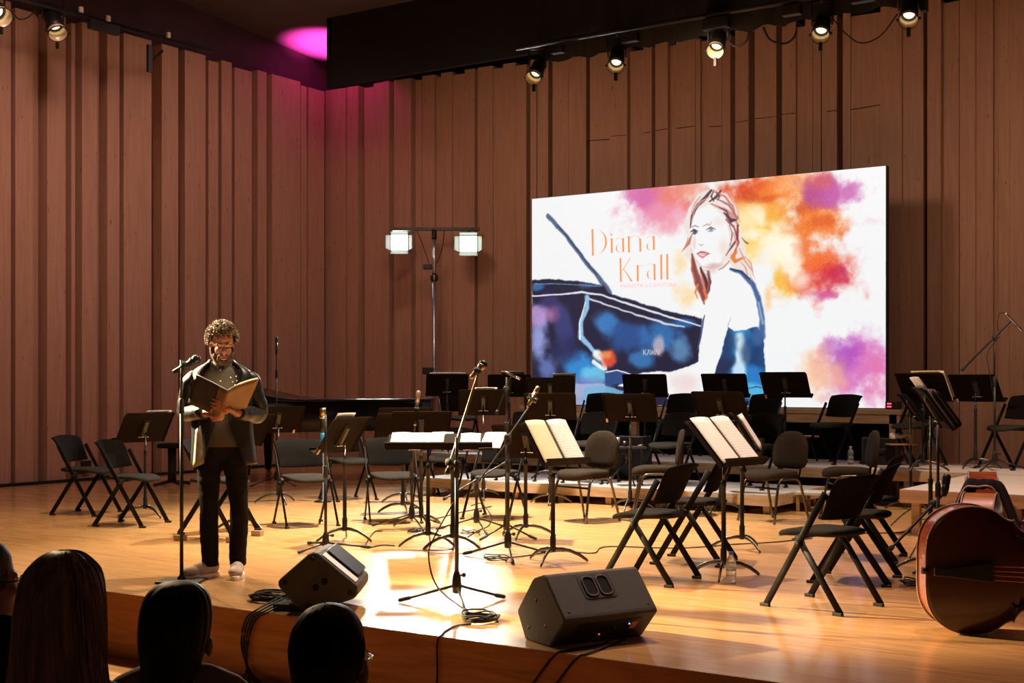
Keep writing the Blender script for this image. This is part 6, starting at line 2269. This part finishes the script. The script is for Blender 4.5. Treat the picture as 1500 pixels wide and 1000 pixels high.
q.build('curly_hair', M['hair'], man)

# shirt with band collar
q = MB()
q.loft([oval(0.012, 0.0, z, rx, ry, 32, 2.2, wr=0.02, seed=3) for z, rx, ry in ((0.90, 0.165, 0.118), (1.0, 0.165, 0.118), (1.12, 0.172, 0.118), (1.26, 0.178, 0.118), (1.36, 0.168, 0.108), (1.41, 0.135, 0.09), (1.445, 0.085, 0.075))])
q.build('shirt', M['shirt'], man)
q = MB()
q.loft([oval(0.012, -0.004, z, rx, ry, 28, 2.0, -75, 255) for z, rx, ry in ((1.425, 0.078, 0.077), (1.45, 0.073, 0.071), (1.485, 0.067, 0.065))], cap=False, closed=False)
q.build('collar', M['shirt'], man, solid=0.006)
q = MB()
for z in (1.425, 1.35):
    q.ball((0.004, -0.088 - (1.43 - z) * 0.45, z), 0.0055, 8, 6)
q.build('shirt_button', M['pin'], man)

# jacket
q = MB()
lev = [(0.775, 0.030, 0.010, 0.222, 0.150, 34), (0.84, 0.026, 0.008, 0.216, 0.146, 30), (0.95, 0.020, 0.004, 0.205, 0.140, 20), (1.05, 0.016, 0.0, 0.200, 0.137, 9), (1.12, 0.014, 0.0, 0.204, 0.138, 8), (1.22, 0.014, 0.0, 0.214, 0.140, 16),
       (1.32, 0.014, 0.0, 0.220, 0.136, 25), (1.39, 0.014, 0.002, 0.212, 0.122, 33), (1.43, 0.014, 0.006, 0.180, 0.104, 40), (1.455, 0.013, 0.012, 0.130, 0.088, 46), (1.475, 0.012, 0.016, 0.092, 0.078, 54), (1.50, 0.012, 0.016, 0.080, 0.072, 62)]
rings = []
for z, cx, cy, rx, ry, op in lev:
    rings.append(oval(cx, cy, z, rx, ry, 44, 2.35, -90 + op, 270 - op, wr=0.035, seed=1.7))
q.loft(rings, cap=False, closed=False)
q.build('jacket', M['jacket'], man, solid=0.012, sub=1)
for s_, sh, el, wr_ in ((-1, LS, LE, LW_), (1, RS, RE, RW_)):
    q = MB()
    in_ = Vector((sh.x * 0.70, sh.y, 1.365))
    cuff = el + (wr_ - el) * 0.90
    limb(q, [in_ + Vector((0, 0, 0.0)), sh + Vector((s_ * 0.018, 0, -0.012)), sh * 0.5 + el * 0.5 + Vector((s_ * 0.012, 0.0, 0)), el + Vector((s_ * 0.004, 0.01, -0.004)), el * 0.55 + wr_ * 0.45 + Vector((0, 0, -0.004)), cuff], [0.055, 0.068, 0.066, 0.062, 0.056, 0.046], 16, 0.19, 5 + s_, 26)
    q.build('sleeve', M['jacket'], man, sub=1)
for s_ in (-1, 1):
    q = MB()
    rows = []
    for k in range(13):
        t_ = k / 12
        z = 1.475 - 0.37 * t_
        op = None
        for i in range(len(lev) - 1):
            if lev[i][0] <= z <= lev[i + 1][0]:
                f = (z - lev[i][0]) / (lev[i + 1][0] - lev[i][0])
                L0 = [a + (b_ - a) * f for a, b_ in zip(lev[i], lev[i + 1])]
        wd = 0.03 + 0.055 * math.sin(PI * min(1, t_ * 1.15)) if t_ < 0.87 else 0.03
        if t_ > 0.55:
            wd *= (1 - t_) / 0.45 * 0.9 + 0.1
        row = []
        for j in range(4):
            ang = -90 + s_ * (L0[5] - 2 + j / 3 * math.degrees(wd / 0.19))
            a = R_(ang)
            c, s2 = math.cos(a), math.sin(a)
            ex = 2.35
            row.append((L0[1] + math.copysign(abs(c) ** (2 / ex), c) * (L0[3] + 0.014), L0[2] + math.copysign(abs(s2) ** (2 / ex), s2) * (L0[4] + 0.014), z))
        rows.append(row)
    q.grid(rows)
    q.build('lapel', M['jacket'], man, solid=0.006)
# pale lining of the swung-open front, and enamel pins on the lapel
q = MB()
rows = []
for k in range(8):
    t_ = k / 7
    z = 1.02 - 0.255 * t_
    rows.append([(-0.158 - 0.020 * t_ + 0.045 * t_ * j / 3 + 0.03 * j / 3, -0.115 - 0.05 * t_ - 0.012 * math.sin(j), z + 0.01 * j) for j in range(4)])
q.grid(rows)
q.build('jacket_lining', M['lining'], man, solid=0.006)
for x, z in ((0.072, 1.375), (0.085, 1.345), (0.108, 1.382), (0.112, 1.352), (0.100, 1.325)):
    MB().ball((x, -0.142, z), (0.0048, 0.003, 0.0048), 8, 6).build('lapel_pin', M['pin'], man)

# trousers
q = MB()
q.ball((0.015, 0.0, 0.93), (0.155, 0.115, 0.13), 18, 12)
for s_, hx, kx, ax in ((-1, -0.072, -0.072, -0.066), (1, 0.104, 0.128, 0.122)):
    limb(q, [(hx, 0, 0.95), (hx, -0.002, 0.80), ((hx + kx) / 2, -0.006, 0.64), (kx, -0.012, 0.49), (kx, 0.005, 0.33), (ax, 0.015, 0.18), (ax, 0.012, 0.075)], [0.088, 0.086, 0.074, 0.063, 0.064, 0.060, 0.056], 20, 0.11, 2 + s_, 40)
q.fused('trousers', M['trousers'], man, 0.009, 2)

# shoes
for ax, ay, ang, nm in ((-0.070, 0.03, -52, 'a'), (0.122, 0.03, -6, 'b')):
    T = Matrix.Translation((ax, ay, 0)) @ Matrix.Rotation(R_(ang), 4, 'Z') @ Matrix.Scale(1.12, 4)
    q = MB()
    for c, r_ in (((0, 0.02, 0.065), (0.040, 0.050, 0.055)), ((0, -0.06, 0.055), (0.043, 0.075, 0.045)), ((0, -0.14, 0.045), (0.046, 0.062, 0.036)), ((0, 0.015, 0.10), (0.036, 0.040, 0.03))):
        q.ball(T @ Vector(c), r_, 14, 10, rot=T.to_3x3())
    sh_ = q.fused('shoe', M['shoe'], man, 0.007, 3)
    out = [(0.036 * math.cos(R_(a)) * (1 + 0.28 * (math.sin(R_(a)) < 0)), (0.075 if math.sin(R_(a)) > 0 else 0.215) * math.sin(R_(a))) for a in range(0, 360, 15)]
    MB().prism(out, lambda a, b_, h: T @ Vector((a * 1.08, b_, h)), 0.0, 0.028, True).build('sole', M['sole'], sh_, bevel=0.004)
    lc = MB()
    for k in range(4):
        y = -0.045 - 0.022 * k
        z = 0.103 - 0.007 * k
        lc.tube([T @ Vector((-0.022, y, z - 0.008)), T @ Vector((0, y - 0.004, z + 0.003)), T @ Vector((0.022, y, z - 0.008))], 0.003, 6)
    lc.build('laces', M['sole'], sh_)

# the folder he reads from
fo = empty('open_folder', pm, az - R_(90), 'open dark folder with tan inside strip held by the standing man', 'folder')
B_, T_ = Vector((-0.010, -0.345, 1.108)), Vector((0.050, -0.425, 1.288))
LT, LB = Vector((-0.158, -0.335, 1.392)), Vector((-0.208, -0.255, 1.205))
RT, RB = Vector((0.258, -0.310, 1.368)), Vector((0.175, -0.235, 1.170))


def sheet4(a, b_, c, d, m_, nm, parent, bow=0.01, th=0.003, f0=0.0, f1=1.0, off=0.0):
    q = MB()
    nrm = (b_ - a).cross(d - a).normalized()
    rows = []
    for j in range(7):
        v = j / 6
        row = []
        for i in range(9):
            u = f0 + (f1 - f0) * i / 8
            p = (a * (1 - u) + b_ * u) * (1 - v) + (d * (1 - u) + c * u) * v
            row.append(p + nrm * (bow * math.sin(PI * u) + off))
        rows.append(row)
    q.grid(rows)
    return q.build(nm, m_, parent, solid=th)


sheet4(B_, LB, LT, T_, M['cover'], 'left_cover', fo, 0.006, 0.004)
sheet4(B_, RB, RT, T_, M['tan_cover'], 'right_cover', fo, -0.012, 0.004)
sheet4(B_, LB, LT, T_, M['tan_cover'], 'spine_strip', fo, 0.006, 0.003, 0.0, 0.26, -0.004)
sheet4(B_ + Vector((0, 0.012, 0.006)), LB + Vector((0.01, 0.012, 0.006)), LT + Vector((0.008, 0.012, 0.003)), T_ + Vector((0, 0.012, 0.004)), M['paper'], 'left_page', fo, 0.003, 0.004)
sheet4(B_ + Vector((0, 0.012, 0.006)), RB + Vector((-0.01, 0.012, 0.006)), RT + Vector((-0.008, 0.012, 0.004)), T_ + Vector((0, 0.012, 0.004)), M['paper'], 'right_page', fo, -0.016, 0.004)


# audience ---------------------------------------------------------------------
def seated(px, py, depth, turn, label, top_mat, shoulder=0.19, hs=1.0, tilt=0.0):
    """head crown seen at (px, py); y is the direction the person looks"""
    c = far(px, py, depth)
    rz = math.atan2(VV.y, VV.x) - R_(90) + R_(turn) * 0.0
    t = empty('person', (c.x, c.y, HALL_Z), rz, label, 'person')
    hgt = c.z - HALL_Z
    k = hgt / 1.32
    HTm = Matrix.Translation((0, 0, hgt - 0.258 * hs)) @ Matrix.Rotation(R_(turn), 4, 'Z') @ Matrix.Rotation(R_(tilt), 4, 'X') @ Matrix.Scale(hs, 4)
    h3 = HTm.to_3x3()
    q = MB()
    for cc, r_ in (((0, -0.012, 0.145), (0.076, 0.096, 0.094)), ((0, 0.025, 0.075), (0.062, 0.072, 0.075)), ((0, 0.045, 0.025), (0.044, 0.046, 0.032)), ((0, 0.07, 0.012), (0.024, 0.02, 0.018)),
                   ((-0.083, -0.006, 0.088), (0.011, 0.021, 0.034)), ((0.083, -0.006, 0.088), (0.011, 0.021, 0.034)), ((0.042, 0.062, 0.08), (0.024, 0.022, 0.022)), ((-0.042, 0.062, 0.08), (0.024, 0.022, 0.022)), ((0, 0.078, 0.128), (0.054, 0.014, 0.012))):
        q.ball(HTm @ Vector(cc), r_, 14, 10, rot=h3.normalized())
    q.tube([HTm @ Vector((0, 0.086, 0.115)), HTm @ Vector((0, 0.108, 0.07))], [0.009, 0.015], 8, round_end=True)
    q.tube([(0, -0.03, 0.96 * k), (0, -0.015, 1.05 * k), HTm @ Vector((0, 0, 0.05))], [0.07, 0.058, 0.056], 14, round_end=True)
    q.ball((0, -0.02, 0.82 * k), (shoulder * 0.86, 0.11, 0.21), 16, 10)
    q.ball((0, -0.02, 0.55), (0.17, 0.13, 0.16), 16, 10)
    q.tube([(-shoulder + 0.03, -0.02, 0.965 * k), (0, -0.03, 1.0 * k), (shoulder - 0.03, -0.02, 0.965 * k)], [0.052, 0.062, 0.052], 12, round_end=True)
    for s_ in (-1, 1):
        q.tube([(s_ * (shoulder - 0.02), -0.02, 0.955 * k), (s_ * (shoulder + 0.05), 0.0, 0.70), (s_ * 0.12, 0.26, 0.56)], [0.05, 0.042, 0.03], 12, round_end=True)
        q.tube([(s_ * 0.09, 0.0, 0.50), (s_ * 0.11, 0.40, 0.50), (s_ * 0.11, 0.42, 0.10)], [0.085, 0.06, 0.04], 12, round_end=True)
        q.tube([(s_ * 0.11, 0.40, 0.05), (s_ * 0.12, 0.58, 0.035)], [0.045, 0.035], 10, round_end=True)
    bd = q.fused('body', M['skin_dim'], t, 0.009, 3)
    q = MB()
    q.ball((0, -0.02, 0.82 * k), (shoulder * 0.94, 0.125, 0.23), 18, 12)
    q.ball((0, -0.02, 0.56), (0.185, 0.145, 0.17), 16, 10)
    q.tube([(-shoulder + 0.02, -0.02, 0.965 * k), (-0.08, -0.03, 1.0 * k), (0.08, -0.03, 1.0 * k), (shoulder - 0.02, -0.02, 0.965 * k)], [0.062, 0.062, 0.062, 0.062], 14, round_end=True)
    for s_ in (-1, 1):
        q.tube([(s_ * (shoulder - 0.02), -0.02, 0.955 * k), (s_ * (shoulder + 0.05), 0.0, 0.70), (s_ * 0.14, 0.20, 0.58)], [0.062, 0.055, 0.042], 12, round_end=True)
    q.fused('top', top_mat, t, 0.012, 4)
    q = MB()
    for s_ in (-1, 1):
        q.tube([(s_ * 0.09, -0.02, 0.50), (s_ * 0.11, 0.42, 0.50), (s_ * 0.11, 0.43, 0.09)], [0.10, 0.072, 0.055], 12, round_end=True)
    q.fused('trousers', M['dark_top'], t, 0.014, 3)
    for s_ in (-1, 1):
        MB().tube([(s_ * 0.11, 0.40, 0.045), (s_ * 0.12, 0.60, 0.035)], [0.05, 0.04], 10, round_end=True).build('shoe', M['rubber'], t)
    return t, HTm, k


def strands(q, HTm, ringspec, n=72, groove=0.05, seed=0.0, front=None):
    """long hair falling in locks: rings of (z, cx, cy, rx, ry)"""
    rings = []
    A3 = curve_pts([(a_[0], a_[1], a_[2]) for a_ in ringspec], 4)
    B3 = curve_pts([(a_[3], a_[4], 0) for a_ in ringspec], 4)
    for (z, cx, cy), (rx, ry, _) in zip(A3, B3):
        ring = []
        for k in range(n):
            a = 2 * PI * k / n
            c, s_ = math.cos(a), math.sin(a)
            f = 1 + groove * mnoise.noise((c * 5 + seed, s_ * 5, z * 1.5)) + groove * 0.6 * mnoise.noise((c * 13 + seed, s_ * 13, z * 1.0))
            ring.append(HTm @ Vector((cx + c * rx * f, cy + s_ * ry * f, z)))
        rings.append(ring)
    q.loft(rings)


# fair-haired woman
t, HTm, k = seated(95, 808, 2.92, -8, 'audience member with long fair hair seen from behind in a dark top', M['navy'], 0.185, 0.9)
q = MB()
strands(q, HTm, [(0.262, 0, -0.01, 0.012, 0.012), (0.256, 0, -0.012, 0.036, 0.045), (0.235, 0, -0.014, 0.064, 0.080), (0.20, 0, -0.016, 0.086, 0.108), (0.15, 0.0, -0.022, 0.099, 0.118), (0.09, 0.002, -0.035, 0.107, 0.108),
                 (0.02, 0.006, -0.05, 0.111, 0.095), (-0.05, 0.012, -0.068, 0.118, 0.080), (-0.11, 0.022, -0.082, 0.132, 0.066), (-0.17, 0.034, -0.090, 0.145, 0.055), (-0.24, 0.040, -0.094, 0.140, 0.042), (-0.30, 0.01, -0.096, 0.08, 0.028)], 110, 0.05)
rg = random.Random(21)
for i in range(170):
    a = R_(360 * rg.random())
    c, s_ = math.cos(a), math.sin(a)
    pts = []
    for z, cx, cy, rx, ry in ((0.2615, 0, -0.011, 0.012, 0.012), (0.256, 0, -0.012, 0.037, 0.046), (0.238, 0, -0.014, 0.061, 0.077), (0.20, 0, -0.016, 0.087, 0.109), (0.12, 0.001, -0.028, 0.104, 0.114), (0.0, 0.008, -0.054, 0.114, 0.092), (-0.10, 0.021, -0.08, 0.131, 0.07), (-0.19, 0.036, -0.09, 0.146, 0.052)):
        w_ = 1.0 + 0.015 * rg.random()
        pts.append(HTm @ Vector((cx + c * rx * w_ + 0.006 * rg.random(), cy + s_ * ry * w_, z)))
    q.tube(curve_pts(pts, 4), 0.0024, 5)
q.build('long_hair', M['blond'], t)

# dark-haired woman, hair gathered at the nape
t, HTm, k = seated(264, 849, 3.70, -10, 'audience member with dark hair gathered at the nape and a pale pink top', M['pink_top'], 0.165, 1.08)
q = MB()
strands(q, HTm, [(0.258, 0, -0.012, 0.012, 0.012), (0.25, 0, -0.014, 0.045, 0.05), (0.225, 0, -0.016, 0.074, 0.086), (0.18, 0, -0.02, 0.087, 0.106), (0.13, 0.0, -0.03, 0.088, 0.106), (0.08, 0.0, -0.045, 0.082, 0.09),
                 (0.03, 0.0, -0.06, 0.070, 0.07), (-0.02, -0.004, -0.074, 0.060, 0.056), (-0.08, -0.010, -0.085, 0.066, 0.052), (-0.14, -0.014, -0.09, 0.074, 0.05), (-0.22, -0.015, -0.092, 0.066, 0.042), (-0.30, -0.015, -0.092, 0.035, 0.025)], 90, 0.06, 4.0)
q.build('gathered_hair', M['dark_hair'], t)

# short-haired man in front of the small monitor
t, HTm, k = seated(484, 873, 2.88, -14, 'short-haired audience member with spectacles in front of the small monitor', M['dark_top'], 0.19, 0.97)


def short_hair(HTm, m_, t, nm, low=0.035, bald=0.0):
    q = MB()
    rings = []
    SP = ((low, -0.045, 0.055, 0.058), (low + 0.03, -0.036, 0.070, 0.076), (0.10, -0.03, 0.078, 0.086), (0.14, -0.022, 0.082, 0.094), (0.18, -0.018, 0.079, 0.094), (0.21, -0.016, 0.066, 0.080), (0.232, -0.016, 0.046, 0.056), (0.243, -0.016, 0.02, 0.025), (0.2445, -0.016, 0.003, 0.004))
    for (z, cy, _), (rx, ry, _) in zip(curve_pts([(a_[0], a_[1], 0) for a_ in SP], 4), curve_pts([(a_[2], a_[3], 0) for a_ in SP], 4)):
        ring = []
        for i in range(60):
            a = 2 * PI * i / 60
            f = 1 + 0.02 * mnoise.noise((math.cos(a) * 12, math.sin(a) * 12, z * 60))
            ring.append(HTm @ Vector((rx * math.cos(a) * f, cy + ry * math.sin(a) * f, z)))
        rings.append(ring)
    q.loft(rings)
    rg = random.Random(5)
    for i in range(420):
        a, th = 2 * PI * rg.random(), math.acos(1 - rg.random() * 1.5)
        pts = []
        for k in range(4):
            tt = th + 0.12 * k
            pts.append(HTm @ Vector((0.083 * math.sin(tt) * math.cos(a), -0.022 + 0.096 * math.sin(tt) * math.sin(a), 0.142 + 0.103 * math.cos(tt) - 0.02 * max(0, tt - 1.6))))
        if pts[-1].z < (HTm @ Vector((0, 0, low))).z:
            continue
        q.tube(pts, [0.0018, 0.002, 0.0018, 0.001], 4)
    return q.build(nm, m_, t)


def spectacles(HTm, t, m_):
    fr = empty('spectacles', (0, 0, 0))
    fr.parent = t
    q = MB()
    for s_ in (-1, 1):
        loop = [HTm @ Vector((s_ * 0.034 + 0.025 * math.cos(R_(a)), 0.103 - 0.012 * abs(math.cos(R_(a))) * (1 if s_ * math.cos(R_(a)) > 0 else 0), 0.105 + 0.019 * math.sin(R_(a)))) for a in range(0, 361, 24)]
        q.tube(loop, 0.0022, 6)
        q.tube([HTm @ Vector((s_ * 0.058, 0.09, 0.112)), HTm @ Vector((s_ * 0.080, 0.06, 0.114)), HTm @ Vector((s_ * 0.086, -0.012, 0.112)), HTm @ Vector((s_ * 0.082, -0.03, 0.092))], 0.0028, 6)
    q.tube([HTm @ Vector((-0.01, 0.104, 0.11)), HTm @ Vector((0.01, 0.104, 0.11))], 0.002, 6)
    o = q.build('spectacles', m_, t)
    bpy.data.objects.remove(fr)
    for s_ in (-1, 1):
        MB().prism([(s_ * 0.034 + 0.024 * math.cos(R_(a)), 0.105 + 0.018 * math.sin(R_(a))) for a in range(0, 360, 24)], lambda a, b_, h: HTm @ Vector((a, h, b_)), 0.1005, 0.1025).build('lens', M['lens'], o)
    return o


short_hair(HTm, M['dark_hair'], t, 'short_hair')
spectacles(HTm, t, M['chrome'])

# man cut by the left edge
t, HTm, k = seated(-20, 783, 4.15, -48, 'grey-haired audience member with dark spectacles cut by the left edge', M['dark_top'], 0.19, 1.0)
short_hair(HTm, M['grey_hair'], t, 'grey_hair', 0.06)
spectacles(HTm, t, M['rubber'])
# ------------------------------------------------------------------ light
def spotlamp(name, loc, aim, power, col, angle, blend=0.6, size=0.15):
    l = bpy.data.lights.new(name, 'SPOT')
    l.energy = power
    l.color = col
    l.spot_size = R_(angle)
    l.spot_blend = blend
    l.shadow_soft_size = size
    o = bpy.data.objects.new(name, l)
    COL.objects.link(o)
    o.location = loc
    o.rotation_euler = (Vector(aim) - Vector(loc)).to_track_quat('-Z', 'Y').to_euler()
    return o


WARM = (1.0, 0.72, 0.42)
WARM2 = (1.0, 0.80, 0.56)
# overhead stage lights (the rig above the orchestra, out of the frame)
spotlamp('stage_lamp', (-7.9, 10.9, 6.6), (-7.5, 10.3, 0), 7600, (1.0, 0.87, 0.68), 64, 0.9, 0.10)
spotlamp('stage_lamp', (-5.2, 8.6, 6.7), (-5.6, 7.9, 0), 2300, WARM2, 70, 0.9, 0.10)
spotlamp('stage_lamp', (-2.6, 9.4, 6.5), (-3.0, 8.8, 0), 950, (1.0, 0.55, 0.50), 80, 0.9, 0.10)
spotlamp('stage_lamp', (-9.5, 8.2, 6.6), (-8.6, 7.0, 0), 1500, WARM, 80, 0.9, 0.10)
spotlamp('stage_lamp', (-2.4, 11.8, 6.5), (-2.7, 13.0, 0.3), 1700, (1.0, 0.74, 0.50), 56, 0.7, 0.10)
# warm light from the left side rig onto the man and the left floor
spotlamp('side_lamp', (-13.3, 9.4, 5.5), (-6.9, 6.4, 1.0), 2000, WARM, 40, 0.7, 0.12)
spotlamp('side_lamp', (-12.9, 5.4, 4.6), (-6.80, 6.36, 1.40), 26000, (1.0, 0.74, 0.42), 14, 0.8, 0.10)
# unseen lamps added without fixtures to wash the walls
WALLC = (1.0, 0.62, 0.53)
spotlamp('wall_fill', (-10.9, 8.6, 6.6), (-14.9, 9.3, 1.7), 430, WALLC, 110, 0.9, 0.3)
spotlamp('wall_fill', (-10.9, 13.0, 6.5), (-14.9, 13.8, 2.4), 215, WALLC, 110, 0.9, 0.3)
spotlamp('wall_fill', (-10.0, 12.5, 4.7), (-11.0, 17.0, 2.6), 160, (1.0, 0.66, 0.46), 120, 0.9, 0.3)
spotlamp('wall_fill', (-6.1, 12.4, 4.7), (-6.2, 17.0, 2.6), 160, (1.0, 0.66, 0.46), 120, 0.9, 0.3)
spotlamp('wall_fill', (-1.9, 12.5, 4.7), (-1.6, 17.2, 2.6), 165, (1.0, 0.66, 0.46), 120, 0.9, 0.3)
# front-of-house lamps out of view, added as a weak front fill
spotlamp('house_lamp', (-1.0, -2.5, 5.2), (-6.0, 13.0, 2.0), 190, (1.0, 0.62, 0.46), 58, 0.8, 0.15)
spotlamp('house_lamp', (-4.0, -2.5, 5.2), (-12.0, 11.5, 2.2), 190, (1.0, 0.60, 0.47), 52, 0.8, 0.15)
# floodlights on the stand
for c in flood_pos:
    spotlamp('flood_lamp', c + Vector((0, -0.03, 0)), (-5.6, 7.5, 0.2), 700, (1.0, 0.97, 0.88), 100, 0.9, 0.12)
# magenta beam in the gap beside the soffit
spotlamp('magenta_lamp', (-14.22, 15.85, 5.60), (-14.26, 15.95, 7.0), 1800, (1.0, 0.06, 0.52), 74, 0.8, 0.05)
